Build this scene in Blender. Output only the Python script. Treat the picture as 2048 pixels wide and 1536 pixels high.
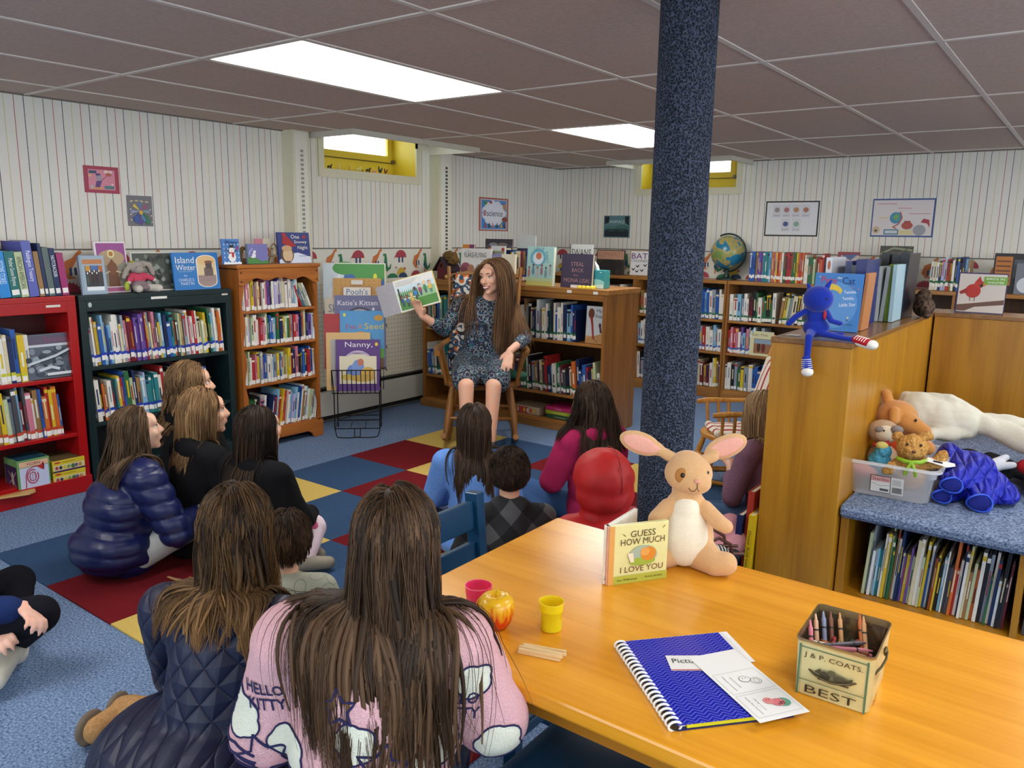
import bpy, bmesh, math, random
import numpy as np
from math import sin, cos, pi, radians, atan2, sqrt
from mathutils import Vector, Matrix
from mathutils.bvhtree import BVHTree
random.seed(7); RNG = np.random.default_rng(7)
scene = bpy.context.scene
COL = scene.collection
for o in list(bpy.data.objects): bpy.data.objects.remove(o)

# ------------------------------------------------------------------ camera
CAM_H = 1.40; F_PX = 1574.65
_y, _p, _r = radians(36.412), radians(10.69), radians(0.946)
_f = np.array([-sin(_y)*cos(_p), cos(_y)*cos(_p), -sin(_p)])
_rt = np.array([cos(_y), sin(_y), 0.]); _up = np.cross(_rt, _f)
_rt, _up = _rt*cos(_r)+_up*sin(_r), _up*cos(_r)-_rt*sin(_r)
CAM_R = np.array([_rt, _up, _f]); CAM_C = np.array([0, 0, CAM_H])
cd = bpy.data.cameras.new('camera'); cam = bpy.data.objects.new('camera', cd); COL.objects.link(cam)
cd.sensor_width = 36; cd.lens = F_PX/2048*36; cd.clip_start = .02; cd.clip_end = 60
cam.matrix_world = Matrix(((_rt[0], _up[0], -_f[0], 0), (_rt[1], _up[1], -_f[1], 0), (_rt[2], _up[2], -_f[2], CAM_H), (0, 0, 0, 1)))
scene.camera = cam

def ray(px, py): return CAM_R.T @ np.array([(px-1024)/F_PX, (768-py)/F_PX, 1.])
def onz(px, py, z):
    """point of the horizontal plane at height z seen at a photo pixel"""
    d = ray(px, py); return CAM_C+d*((z-CAM_H)/d[2])
def onp(px, py, ax, v):
    d = ray(px, py); return CAM_C+d*((v-CAM_C[ax])/d[ax])
def proj(P):
    q = CAM_R@(np.array(P)-CAM_C); return 1024+F_PX*q[0]/q[2], 768-F_PX*q[1]/q[2], q[2]

# ------------------------------------------------------------------ world, exposure, large lights
CEIL = 2.072; GX0 = -3.584; GY0 = 1.919; TW = .61; TL = 1.22
w = bpy.data.worlds.new('sky'); scene.world = w; w.use_nodes = True
bg = w.node_tree.nodes['Background']; bg.inputs[0].default_value = (.80, .92, 1, 1); bg.inputs[1].default_value = 3.8
scene.view_settings.view_transform = 'Standard'; scene.view_settings.look = 'None'
scene.view_settings.exposure = 0.62; scene.view_settings.gamma = 1
PANEL_E = 8.0      # strength of the fluorescent diffusers (built with the ceiling lights below)
PANELS = [(GX0+TW*1.5, GY0+TL*.5), (GX0+TW*1.5, GY0+TL*2.5), (GX0+TW*1.5, GY0-TL*1.5), (GX0+TW*6.5, GY0+TL*.5), (GX0+TW*6.5, GY0+TL*2.5), (GX0+TW*6.5, GY0-TL*1.5)]

# ------------------------------------------------------------------ materials
MC = {}
def srgb(c):
    if isinstance(c, str):
        c = [int(c[i:i+2], 16)/255 for i in (0, 2, 4)]
    return [x/12.92 if x <= .04045 else ((x+.055)/1.055)**2.4 for x in c]
def newmat(name):
    m = bpy.data.materials.new(name); m.use_nodes = True
    n = m.node_tree; b = n.nodes['Principled BSDF']; return m, n, b
def N(nt, t, **kw):
    n = nt.nodes.new(t)
    for k, v in kw.items(): setattr(n, k, v)
    return n
def flat(c, rough=.55, metal=0, noise=.06, scale=40, name=None, spec=.5):
    """plain coloured surface with a little procedural variation"""
    key = ('f', c, rough, metal, noise, scale, spec)
    if key in MC: return MC[key]
    m, nt, b = newmat(name or 'surface_'+str(c)); L = nt.links
    base = srgb(c)
    b.inputs['Roughness'].default_value = rough; b.inputs['Metallic'].default_value = metal
    b.inputs['Specular IOR Level'].default_value = spec
    if noise:
        tc = N(nt, 'ShaderNodeTexCoord'); nz = N(nt, 'ShaderNodeTexNoise'); nz.inputs['Scale'].default_value = scale
        mr = N(nt, 'ShaderNodeMapRange'); mr.inputs[3].default_value = 1-noise*2; mr.inputs[4].default_value = 1+noise*2
        mx = N(nt, 'ShaderNodeVectorMath', operation='SCALE'); mx.inputs[0].default_value = base
        L.new(tc.outputs['Object'], nz.inputs['Vector']); L.new(nz.outputs['Fac'], mr.inputs[0]); L.new(mr.outputs[0], mx.inputs['Scale'])
        L.new(mx.outputs[0], b.inputs['Base Color'])
    else: b.inputs['Base Color'].default_value = (*base, 1)
    MC[key] = m; return m
def wood(c1, c2, rough=.35, axis=0, scale=1., coat=0.0, key=None):
    k = ('w', c1, c2, rough, axis, scale)
    if k in MC: return MC[k]
    m, nt, b = newmat('wood'); L = nt.links
    tc = N(nt, 'ShaderNodeTexCoord'); mp = N(nt, 'ShaderNodeMapping'); s = [14*scale]*3; s[axis] = 1.1*scale; mp.inputs['Scale'].default_value = s
    nz = N(nt, 'ShaderNodeTexNoise'); nz.inputs['Scale'].default_value = 1.6; nz.inputs['Detail'].default_value = 7; nz.inputs['Distortion'].default_value = .6
    mp2 = N(nt, 'ShaderNodeMapping'); s2 = [160*scale]*3; s2[axis] = 5*scale; mp2.inputs['Scale'].default_value = s2
    nz2 = N(nt, 'ShaderNodeTexNoise'); nz2.inputs['Scale'].default_value = 1.; nz2.inputs['Detail'].default_value = 3
    mixf = N(nt, 'ShaderNodeMath', operation='MULTIPLY_ADD'); mixf.inputs[1].default_value = .35
    r = N(nt, 'ShaderNodeValToRGB'); r.color_ramp.elements[0].position = .38; r.color_ramp.elements[1].position = .82
    r.color_ramp.elements[0].color = (*srgb(c1), 1); r.color_ramp.elements[1].color = (*srgb(c2), 1)
    L.new(tc.outputs['Object'], mp.inputs[0]); L.new(mp.outputs[0], nz.inputs['Vector']); L.new(tc.outputs['Object'], mp2.inputs[0]); L.new(mp2.outputs[0], nz2.inputs['Vector'])
    L.new(nz2.outputs['Fac'], mixf.inputs[0]); L.new(nz.outputs['Fac'], mixf.inputs[2]); L.new(mixf.outputs[0], r.inputs[0])
    L.new(r.outputs[0], b.inputs['Base Color']); b.inputs['Roughness'].default_value = rough
    bp = N(nt, 'ShaderNodeBump'); bp.inputs['Strength'].default_value = .06; bp.inputs['Distance'].default_value = .002
    L.new(nz2.outputs['Fac'], bp.inputs['Height']); L.new(bp.outputs[0], b.inputs['Normal'])
    MC[k] = m; return m
def fuzzy(c, c2=None, scale=350, bump=.6, rough=.95, dist=.003, name='fabric', sheen=.0, blotch=0, voro=False):
    k = ('z', c, c2, scale, bump, dist, sheen, blotch, voro)
    if k in MC: return MC[k]
    m, nt, b = newmat(name); L = nt.links; c2 = c2 or c
    tc = N(nt, 'ShaderNodeTexCoord'); nz = N(nt, 'ShaderNodeTexVoronoi' if voro else 'ShaderNodeTexNoise'); nz.inputs['Scale'].default_value = scale
    if not voro: nz.inputs['Detail'].default_value = 2
    r = N(nt, 'ShaderNodeValToRGB'); r.color_ramp.elements[0].position = .3; r.color_ramp.elements[1].position = .7
    r.color_ramp.elements[0].color = (*srgb(c), 1); r.color_ramp.elements[1].color = (*srgb(c2), 1)
    out = nz.outputs['Distance' if voro else 'Fac']
    L.new(tc.outputs['Object'], nz.inputs['Vector']); L.new(out, r.inputs[0]); L.new(r.outputs[0], b.inputs['Base Color'])
    b.inputs['Roughness'].default_value = rough; b.inputs['Specular IOR Level'].default_value = .2
    if sheen: b.inputs['Sheen Weight'].default_value = sheen; b.inputs['Sheen Roughness'].default_value = .5
    bp = N(nt, 'ShaderNodeBump'); bp.inputs['Strength'].default_value = bump; bp.inputs['Distance'].default_value = dist
    L.new(out, bp.inputs['Height']); L.new(bp.outputs[0], b.inputs['Normal'])
    MC[k] = m; return m
def clear(c=(1, 1, 1), rough=.0, ior=1.45, name='clear', alpha=None):
    k = ('c', c, rough, alpha)
    if k in MC: return MC[k]
    m, nt, b = newmat(name); b.inputs['Base Color'].default_value = (*c, 1)
    b.inputs['Roughness'].default_value = rough; b.inputs['IOR'].default_value = ior
    if alpha is None: b.inputs['Transmission Weight'].default_value = 1
    else: b.inputs['Alpha'].default_value = alpha
    MC[k] = m; return m
def emit(c, s, name='emitter'):
    m, nt, b = newmat(name); b.inputs['Base Color'].default_value = (.8, .8, .8, 1)
    b.inputs['Emission Color'].default_value = (*c, 1); b.inputs['Emission Strength'].default_value = s; return m
def wallpaper():
    m, nt, b = newmat('striped_wallpaper'); L = nt.links
    tc = N(nt, 'ShaderNodeTexCoord'); sp = N(nt, 'ShaderNodeSeparateXYZ'); L.new(tc.outputs['Object'], sp.inputs[0])
    ad = N(nt, 'ShaderNodeMath', operation='ADD'); L.new(sp.outputs[0], ad.inputs[0]); L.new(sp.outputs[1], ad.inputs[1])
    dv = N(nt, 'ShaderNodeMath', operation='DIVIDE'); dv.inputs[1].default_value = .0475; L.new(ad.outputs[0], dv.inputs[0])
    fr = N(nt, 'ShaderNodeMath', operation='FRACT'); L.new(dv.outputs[0], fr.inputs[0])
    fl = N(nt, 'ShaderNodeMath', operation='FLOOR'); L.new(dv.outputs[0], fl.inputs[0])
    md = N(nt, 'ShaderNodeMath', operation='FLOORED_MODULO'); md.inputs[1].default_value = 7; L.new(fl.outputs[0], md.inputs[0])
    d7 = N(nt, 'ShaderNodeMath', operation='MULTIPLY_ADD'); d7.inputs[1].default_value = 1/7; d7.inputs[2].default_value = .04; L.new(md.outputs[0], d7.inputs[0])
    r = N(nt, 'ShaderNodeValToRGB'); r.color_ramp.interpolation = 'CONSTANT'; els = r.color_ramp.elements
    cols = ['2c3350', 'cfc48a', '46624f', 'b4655c', '2b2f42', 'cfc48a', 'b25a52']
    els[0].position = 0; els[0].color = (*srgb(cols[0]), 1); els[1].position = 1/7; els[1].color = (*srgb(cols[1]), 1)
    for i in range(2, 7):
        e = els.new(i/7); e.color = (*srgb(cols[i]), 1)
    L.new(d7.outputs[0], r.inputs[0])
    lt = N(nt, 'ShaderNodeMath', operation='LESS_THAN'); lt.inputs[1].default_value = .075; L.new(fr.outputs[0], lt.inputs[0])
    nz = N(nt, 'ShaderNodeTexNoise'); nz.inputs['Scale'].default_value = 3; L.new(tc.outputs['Object'], nz.inputs['Vector'])
    rb = N(nt, 'ShaderNodeValToRGB'); rb.color_ramp.elements[0].color = (*srgb('dedad0'), 1); rb.color_ramp.elements[1].color = (*srgb('ebe8e0'), 1); L.new(nz.outputs['Fac'], rb.inputs[0])
    mx = N(nt, 'ShaderNodeMixRGB'); L.new(lt.outputs[0], mx.inputs[0]); L.new(rb.outputs[0], mx.inputs[1]); L.new(r.outputs[0], mx.inputs[2])
    L.new(mx.outputs[0], b.inputs['Base Color']); b.inputs['Roughness'].default_value = .7
    return m
def gridpaper():
    m, nt, b = newmat('grid_wallpaper'); L = nt.links
    tc = N(nt, 'ShaderNodeTexCoord'); sp = N(nt, 'ShaderNodeSeparateXYZ'); L.new(tc.outputs['Object'], sp.inputs[0])
    ad = N(nt, 'ShaderNodeMath', operation='ADD'); L.new(sp.outputs[0], ad.inputs[0]); L.new(sp.outputs[1], ad.inputs[1])
    outs = []
    for src in (ad.outputs[0], sp.outputs[2]):
        dv = N(nt, 'ShaderNodeMath', operation='DIVIDE'); dv.inputs[1].default_value = .034; L.new(src, dv.inputs[0])
        fr = N(nt, 'ShaderNodeMath', operation='FRACT'); L.new(dv.outputs[0], fr.inputs[0])
        lt = N(nt, 'ShaderNodeMath', operation='LESS_THAN'); lt.inputs[1].default_value = .07; L.new(fr.outputs[0], lt.inputs[0]); outs.append(lt)
    mxm = N(nt, 'ShaderNodeMath', operation='MAXIMUM'); L.new(outs[0].outputs[0], mxm.inputs[0]); L.new(outs[1].outputs[0], mxm.inputs[1])
    mx = N(nt, 'ShaderNodeMixRGB'); mx.inputs[1].default_value = (*srgb('dedac6'), 1); mx.inputs[2].default_value = (*srgb('a89a78'), 1); L.new(mxm.outputs[0], mx.inputs[0])
    L.new(mx.outputs[0], b.inputs['Base Color']); b.inputs['Roughness'].default_value = .6
    return m
def quilted(c, k=11., depth=.012, rough=.5, sheen=0):
    m, nt, b = newmat('quilted_fabric'); L = nt.links
    tc = N(nt, 'ShaderNodeTexCoord'); sp = N(nt, 'ShaderNodeSeparateXYZ'); L.new(tc.outputs['Object'], sp.inputs[0])
    nzw = N(nt, 'ShaderNodeTexNoise'); nzw.inputs['Scale'].default_value = 5; L.new(tc.outputs['Object'], nzw.inputs['Vector'])
    hs = []
    for sg in (1, -1):
        a = N(nt, 'ShaderNodeMath', operation='MULTIPLY_ADD'); a.inputs[1].default_value = sg*1.25; L.new(sp.outputs[0], a.inputs[0]); L.new(sp.outputs[2], a.inputs[2])
        a1 = N(nt, 'ShaderNodeMath', operation='MULTIPLY_ADD'); a1.inputs[1].default_value = .03; L.new(nzw.outputs['Fac'], a1.inputs[0]); L.new(a.outputs[0], a1.inputs[2])
        s = N(nt, 'ShaderNodeMath', operation='MULTIPLY'); s.inputs[1].default_value = k; L.new(a1.outputs[0], s.inputs[0])
        f = N(nt, 'ShaderNodeMath', operation='PINGPONG'); f.inputs[1].default_value = .5; L.new(s.outputs[0], f.inputs[0]); 
        q = N(nt, 'ShaderNodeMath', operation='POWER'); q.inputs[1].default_value = .45; L.new(f.outputs[0], q.inputs[0]); hs.append(q)
    mn = N(nt, 'ShaderNodeMath', operation='MINIMUM'); L.new(hs[0].outputs[0], mn.inputs[0]); L.new(hs[1].outputs[0], mn.inputs[1])
    bp = N(nt, 'ShaderNodeBump'); bp.inputs['Strength'].default_value = 1; bp.inputs['Distance'].default_value = depth
    L.new(mn.outputs[0], bp.inputs['Height']); L.new(bp.outputs[0], b.inputs['Normal'])
    b.inputs['Base Color'].default_value = (*srgb(c), 1); b.inputs['Roughness'].default_value = rough
    return m
def printed(base, cols, scale=34, name='printed_fabric', cut=.33, mirror=False):
    """fabric with a busy print: several voronoi layers of spots over a base colour"""
    m, nt, b = newmat(name); L = nt.links
    tc = N(nt, 'ShaderNodeTexCoord'); vec = tc.outputs['Object']
    if mirror:
        sp = N(nt, 'ShaderNodeSeparateXYZ'); ab = N(nt, 'ShaderNodeMath', operation='ABSOLUTE'); cb = N(nt, 'ShaderNodeCombineXYZ')
        L.new(vec, sp.inputs[0]); L.new(sp.outputs[0], ab.inputs[0]); L.new(ab.outputs[0], cb.inputs[0]); L.new(sp.outputs[1], cb.inputs[1]); L.new(sp.outputs[2], cb.inputs[2]); vec = cb.outputs[0]
    prev = None
    for i, c in enumerate(cols):
        v = N(nt, 'ShaderNodeTexVoronoi'); v.inputs['Scale'].default_value = scale*(.7+.25*i); mp = N(nt, 'ShaderNodeMapping'); mp.inputs['Location'].default_value = (i*3.1, i*1.7, i)
        L.new(vec, mp.inputs[0]); L.new(mp.outputs[0], v.inputs['Vector'])
        pp = N(nt, 'ShaderNodeMath', operation='PINGPONG'); pp.inputs[1].default_value = .22; L.new(v.outputs['Distance'], pp.inputs[0])
        gt = N(nt, 'ShaderNodeMath', operation='LESS_THAN'); gt.inputs[1].default_value = cut*.22; L.new(pp.outputs[0], gt.inputs[0])
        mx = N(nt, 'ShaderNodeMixRGB'); L.new(gt.outputs[0], mx.inputs[0])
        if prev is None: mx.inputs[1].default_value = (*srgb(base), 1)
        else: L.new(prev, mx.inputs[1])
        mx.inputs[2].default_value = (*srgb(c), 1); prev = mx.outputs[0]
    L.new(prev, b.inputs['Base Color']); b.inputs['Roughness'].default_value = .7; return m
def hairmat(dark, light, rough=.5):
    k = ('h', dark, light)
    if k in MC: return MC[k]
    m, nt, b = newmat('hair'); L = nt.links
    at = N(nt, 'ShaderNodeAttribute'); at.attribute_name = 'tint'
    r = N(nt, 'ShaderNodeValToRGB'); dk = [min(1, q*1.7) for q in srgb(dark)]; lg = [min(1, q*1.25) for q in srgb(light)]; r.color_ramp.elements[0].color = (*dk, 1); r.color_ramp.elements[1].color = (*lg, 1)
    L.new(at.outputs['Fac'], r.inputs[0]); L.new(r.outputs[0], b.inputs['Base Color']); b.inputs['Roughness'].default_value = rough
    b.inputs['Specular IOR Level'].default_value = .22
    MC[k] = m; return m
def skinmat(c):
    k = ('s', c)
    if k in MC: return MC[k]
    m, nt, b = newmat('skin'); L = nt.links
    tc = N(nt, 'ShaderNodeTexCoord'); nz = N(nt, 'ShaderNodeTexNoise'); nz.inputs['Scale'].default_value = 25
    r = N(nt, 'ShaderNodeValToRGB'); cc = srgb(c); r.color_ramp.elements[0].color = (*cc, 1); r.color_ramp.elements[1].color = (min(1, cc[0]*1.08), cc[1]*.92, cc[2]*.88, 1)
    r.color_ramp.elements[0].position = .35; r.color_ramp.elements[1].position = .75
    L.new(tc.outputs['Object'], nz.inputs['Vector']); L.new(nz.outputs['Fac'], r.inputs[0]); L.new(r.outputs[0], b.inputs['Base Color'])
    b.inputs['Roughness'].default_value = .5; b.inputs['Subsurface Weight'].default_value = .15; b.inputs['Subsurface Radius'].default_value = (.01, .004, .002); b.inputs['Subsurface Scale'].default_value = 1.
    MC[k] = m; return m

# ------------------------------------------------------------------ mesh helpers
class MB:
    def __init__(s): s.v = []; s.f = []; s.m = []; s.mats = []
    def mi(s, mat):
        if mat not in s.mats: s.mats.append(mat)
        return s.mats.index(mat)
    def add(s, vs, fs, mat):
        o = len(s.v); s.v += [tuple(v) for v in vs]; k = s.mi(mat)
        for f in fs: s.f.append(tuple(i+o for i in f)); s.m.append(k)
    def box(s, x0, x1, y0, y1, z0, z1, mat, M=None):
        vs = [(x, y, z) for x in (x0, x1) for y in (y0, y1) for z in (z0, z1)]
        if M is not None: vs = [tuple(M@Vector(v)) for v in vs]
        s.add(vs, [(0, 1, 3, 2), (4, 6, 7, 5), (0, 4, 5, 1), (2, 3, 7, 6), (0, 2, 6, 4), (1, 5, 7, 3)], mat)
    def prism(s, pts, z0, z1, mat, M=None):
        """polygon (x,y) extruded z0..z1"""
        n = len(pts); vs = [(x, y, z0) for x, y in pts]+[(x, y, z1) for x, y in pts]
        if M is not None: vs = [tuple(M@Vector(v)) for v in vs]
        s.add(vs, [tuple(range(n))[::-1], tuple(range(n, 2*n))]+[(i, (i+1) % n, n+(i+1) % n, n+i) for i in range(n)], mat)
    def tube(s, pts, r, mat, n=8, caps=True):
        pts = [Vector(p) for p in pts]; rs = r if hasattr(r, '__len__') else [r]*len(pts)
        vs = []; up = None
        for i, p in enumerate(pts):
            d = (pts[min(i+1, len(pts)-1)]-pts[max(i-1, 0)]).normalized()
            if up is None: up = d.orthogonal().normalized()
            up = (up-d*up.dot(d)); up = up.normalized() if up.length > 1e-6 else d.orthogonal().normalized()
            b = d.cross(up)
            for k in range(n):
                a = 2*pi*k/n; vs.append(p+(up*cos(a)+b*sin(a))*rs[i])
        fs = []
        for i in range(len(pts)-1):
            for k in range(n): fs.append((i*n+k, i*n+(k+1) % n, (i+1)*n+(k+1) % n, (i+1)*n+k))
        if caps: fs += [tuple(range(n))[::-1], tuple((len(pts)-1)*n+k for k in range(n))]
        s.add(vs, fs, mat)
    def lathe(s, prof, mat, n=24, M=None, cx=0, cy=0):
        vs = []
        for r, z in prof:
            for k in range(n): a = 2*pi*k/n; vs.append((cx+r*cos(a), cy+r*sin(a), z))
        if M is not None: vs = [tuple(M@Vector(v)) for v in vs]
        fs = [(i*n+k, i*n+(k+1) % n, (i+1)*n+(k+1) % n, (i+1)*n+k) for i in range(len(prof)-1) for k in range(n)]
        fs += [tuple(range(n))[::-1], tuple((len(prof)-1)*n+k for k in range(n))]
        s.add(vs, fs, mat)
    def ell(s, c, r, mat, n=12, M=None):
        rr = r if hasattr(r, '__len__') else (r, r, r); vs = []; m = n//2
        for i in range(m+1):
            t = pi*i/m
            for k in range(n):
                a = 2*pi*k/n; v = Vector((rr[0]*sin(t)*cos(a), rr[1]*sin(t)*sin(a), rr[2]*cos(t)))
                if M is not None: v = M@v
                vs.append((c[0]+v[0], c[1]+v[1], c[2]+v[2]))
        s.add(vs, [(i*n+k, (i+1)*n+k, (i+1)*n+(k+1) % n, i*n+(k+1) % n) for i in range(m) for k in range(n)], mat)
    def build(s, name, parent=None, smooth=False, bevel=0, loc=None, rot=None, kind=None):
        me = bpy.data.meshes.new(name); me.from_pydata([tuple(v) for v in s.v], [], s.f)
        for m in s.mats: me.materials.append(m)
        me.polygons.foreach_set('material_index', s.m)
        if smooth: me.polygons.foreach_set('use_smooth', [True]*len(me.polygons))
        me.update(); me.validate()
        o = bpy.data.objects.new(name, me); COL.objects.link(o)
        if parent is not None: o.parent = parent
        if loc is not None: o.location = loc
        if rot is not None: o.rotation_euler = rot
        if kind: o['kind'] = kind
        if bevel:
            b = o.modifiers.new('bevel', 'BEVEL'); b.width = bevel; b.segments = 2; b.limit_method = 'ANGLE'; b.angle_limit = radians(50)
        if smooth and bevel is not False:
            me.set_sharp_from_angle(angle=radians(45))
        return o
def thing(name, label, cat, loc=(0, 0, 0), rz=0, group=None, rot=None):
    o = bpy.data.objects.new(name, None); COL.objects.link(o); o.location = loc; o.rotation_euler = rot or (0, 0, rz); o.empty_display_size = .05
    return tag(o, label, cat, group)
def tag(o, label, cat, group=None):
    o['label'] = label; o['category'] = cat
    if group: o['group'] = group
    return o

def fit_text(s, w, h, mat, M, mb, bold=False):
    """outline of a string scaled to w x h in the plane (x, z) of matrix M, centred"""
    cu = bpy.data.curves.new('t', 'FONT'); cu.body = s; cu.align_x = 'CENTER'; cu.resolution_u = 2
    if bold: cu.offset = .018
    ob = bpy.data.objects.new('t', cu); COL.objects.link(ob)
    dg = bpy.context.evaluated_depsgraph_get(); me = bpy.data.meshes.new_from_object(ob.evaluated_get(dg))
    bpy.data.objects.remove(ob); bpy.data.curves.remove(cu)
    if not len(me.vertices): return
    co = np.array([v.co[:] for v in me.vertices]); mn = co.min(0); mx = co.max(0)
    sc = [w/max(1e-6, mx[0]-mn[0]), h/max(1e-6, mx[1]-mn[1])]
    vs = [tuple(M@Vector(((c[0]-(mn[0]+mx[0])/2)*sc[0], 0, (c[1]-(mn[1]+mx[1])/2)*sc[1]))) for c in co]
    mb.add(vs, [tuple(p.vertices) for p in me.polygons], mat); bpy.data.meshes.remove(me)

def art(shapes, w, h, parent, M0=None, name='cover_art', tname='title', eps=.0006, rough=.4, rings=20):
    """printed marks on a flat face. Coordinates in fractions of w x h, origin lower left, plane x-z facing -y of M0"""
    M0 = M0 or Matrix.Identity(4); mb = MB(); tb = MB(); k = 1
    for s in shapes:
        y = -eps*k*.35-eps; k += 1
        mat = flat(s[-1] if s[0] != 't' else s[6], rough, noise=0)
        P = lambda x, z: tuple(M0@Vector(((x-.5)*w, y, z*h)))
        if s[0] == 'r': x0, z0, x1, z1 = s[1:5]; mb.add([P(x0, z0), P(x1, z0), P(x1, z1), P(x0, z1)], [(0, 1, 2, 3)], mat)
        elif s[0] == 'e':
            cx, cz, rx, rz = s[1:5]; mb.add([P(cx+rx*cos(2*pi*i/rings), cz+rz*sin(2*pi*i/rings)) for i in range(rings)], [tuple(range(rings))], mat)
        elif s[0] == 'p': mb.add([P(x, z) for x, z in s[1]], [tuple(range(len(s[1])))], mat)
        elif s[0] == 'l':   # polyline stroke: points, width (fraction of w)
            pts = s[1]; wd = s[2]*w/2
            for (xa, za), (xb, zb) in zip(pts, pts[1:]):
                dx, dz = (xb-xa)*w, (zb-za)*h; L = sqrt(dx*dx+dz*dz) or 1; nx, nz = -dz/L*wd/w, dx/L*wd/h
                mb.add([P(xa+nx, za+nz), P(xa-nx, za-nz), P(xb-nx, zb-nz), P(xb+nx, zb+nz)], [(0, 1, 2, 3)], mat)
        elif s[0] == 't':
            txt, cx, cz, tw, th, c = s[1:7]; rt = radians(s[7]) if len(s) > 7 else 0
            M = M0@Matrix.Translation(((cx-.5)*w, y-.0003, cz*h))@Matrix.Rotation(-rt, 4, 'Y')
            a, b2 = (tw*w, th*h) if abs(abs(rt)-pi/2) > .3 else (tw*h, th*w)
            tb = MB(); fit_text(txt, a, b2, flat(c, rough, noise=0), M, tb)
            if tb.v: tb.build(tname, parent)
    if mb.v: mb.build(name, parent)

def prim_mesh(prims):
    V = []; Fc = []
    for p in prims:
        if p[0] == 'c':
            a, b, r1, r2 = np.array(p[1], float), np.array(p[2], float), p[3], p[4]; d = b-a; L = np.linalg.norm(d)
            d = d/L if L > 1e-6 else np.array([0, 0, 1.]); u = np.cross(d, [0, 0, 1.] if abs(d[2]) < .9 else [1., 0, 0]); u /= np.linalg.norm(u); v = np.cross(d, u)
            rings = []; n = 14
            for t in (0.02, .5, .9, 1.3): rings.append((a-d*r1*cos(t), r1*sin(t)))
            rings.append((a, r1)); rings.append((a+(b-a)*.5, (r1+r2)/2)); rings.append((b, r2))
            for t in (1.3, .9, .5, .02): rings.append((b+d*r2*cos(t), r2*sin(t)))
            o = len(V)
            for c, r in rings:
                for k in range(n): an = 2*pi*k/n; V.append(c+(u*cos(an)+v*sin(an))*r)
            for i in range(len(rings)-1):
                for k in range(n): Fc.append((o+i*n+k, o+(i+1)*n+k, o+(i+1)*n+(k+1) % n, o+i*n+(k+1) % n))
            Fc.append(tuple(o+k for k in range(n))); Fc.append(tuple(o+(len(rings)-1)*n+k for k in range(n))[::-1])
        else:
            c, r, R = np.array(p[1], float), np.array(p[2], float), (np.array(p[3], float) if len(p) > 3 and p[3] is not None else np.eye(3))
            n = 20; m = 10; o = len(V)
            for i in range(m+1):
                t = .02+(pi-.04)*i/m
                for k in range(n):
                    an = 2*pi*k/n; V.append(c+R@(r*np.array([sin(t)*cos(an), sin(t)*sin(an), cos(t)])))
            for i in range(m):
                for k in range(n): Fc.append((o+i*n+k, o+(i+1)*n+k, o+(i+1)*n+(k+1) % n, o+i*n+(k+1) % n))
            Fc.append(tuple(o+k for k in range(n))); Fc.append(tuple(o+m*n+k for k in range(n))[::-1])
    return V, Fc
def blob(name, prims, voxel, mat, parent=None, smooth=4, disp=None, loc=None, label=None):
    """union of rounded volumes as one continuous skin"""
    V, Fc = prim_mesh(prims); me = bpy.data.meshes.new('tmp'); me.from_pydata([tuple(v) for v in V], [], Fc); me.update()
    bm = bmesh.new(); bm.from_mesh(me); bmesh.ops.recalc_face_normals(bm, faces=bm.faces); bm.to_mesh(me); bm.free()
    ob = bpy.data.objects.new('tmp', me); COL.objects.link(ob)
    r = ob.modifiers.new('r', 'REMESH'); r.mode = 'VOXEL'; r.voxel_size = voxel; r.adaptivity = 0
    if smooth: s = ob.modifiers.new('s', 'SMOOTH'); s.factor = .5; s.iterations = smooth
    dg = bpy.context.evaluated_depsgraph_get(); nm = bpy.data.meshes.new_from_object(ob.evaluated_get(dg)); bpy.data.objects.remove(ob); bpy.data.meshes.remove(me)
    nm.name = name; n = len(nm.vertices)
    if disp is not None:
        co = np.empty(n*3); nm.vertices.foreach_get('co', co); co = co.reshape(-1, 3)
        no = np.array([v.normal[:] for v in nm.vertices]).reshape(-1, 3); co += no*disp(co)[:, None]; nm.vertices.foreach_set('co', co.ravel())
    nm.materials.clear(); nm.materials.append(mat); nm.polygons.foreach_set('use_smooth', [True]*len(nm.polygons)); nm.update()
    o = bpy.data.objects.new(name, nm); COL.objects.link(o)
    if parent is not None: o.parent = parent
    if loc is not None: o.location = loc
    if label: o['label'] = label
    return o
def wrinkle(a=.004, k=22., seed=0, zk=0, za=0):
    """folds of cloth; zk/za add puffed horizontal baffles"""
    r = np.random.default_rng(seed); D = r.normal(size=(5, 3)); D /= np.linalg.norm(D, axis=1)[:, None]; ph = r.uniform(0, 6, 5)
    def f(co):
        s = np.zeros(len(co))
        q = co+.02*np.sin(co[:, [1, 2, 0]]*k*.7)
        for i in range(5): s += (np.abs(np.sin(q@D[i]*k*(.6+.25*i)+ph[i]))-.6)*a/(1+.4*i)
        if zk:
            u = (co[:, 2]+.012*np.sin(co[:, 0]*14+co[:, 1]*9+ph[0]))*zk; s += za*(np.sqrt(np.abs(np.sin(u*pi)))-.7)
        return s
    return f
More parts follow.
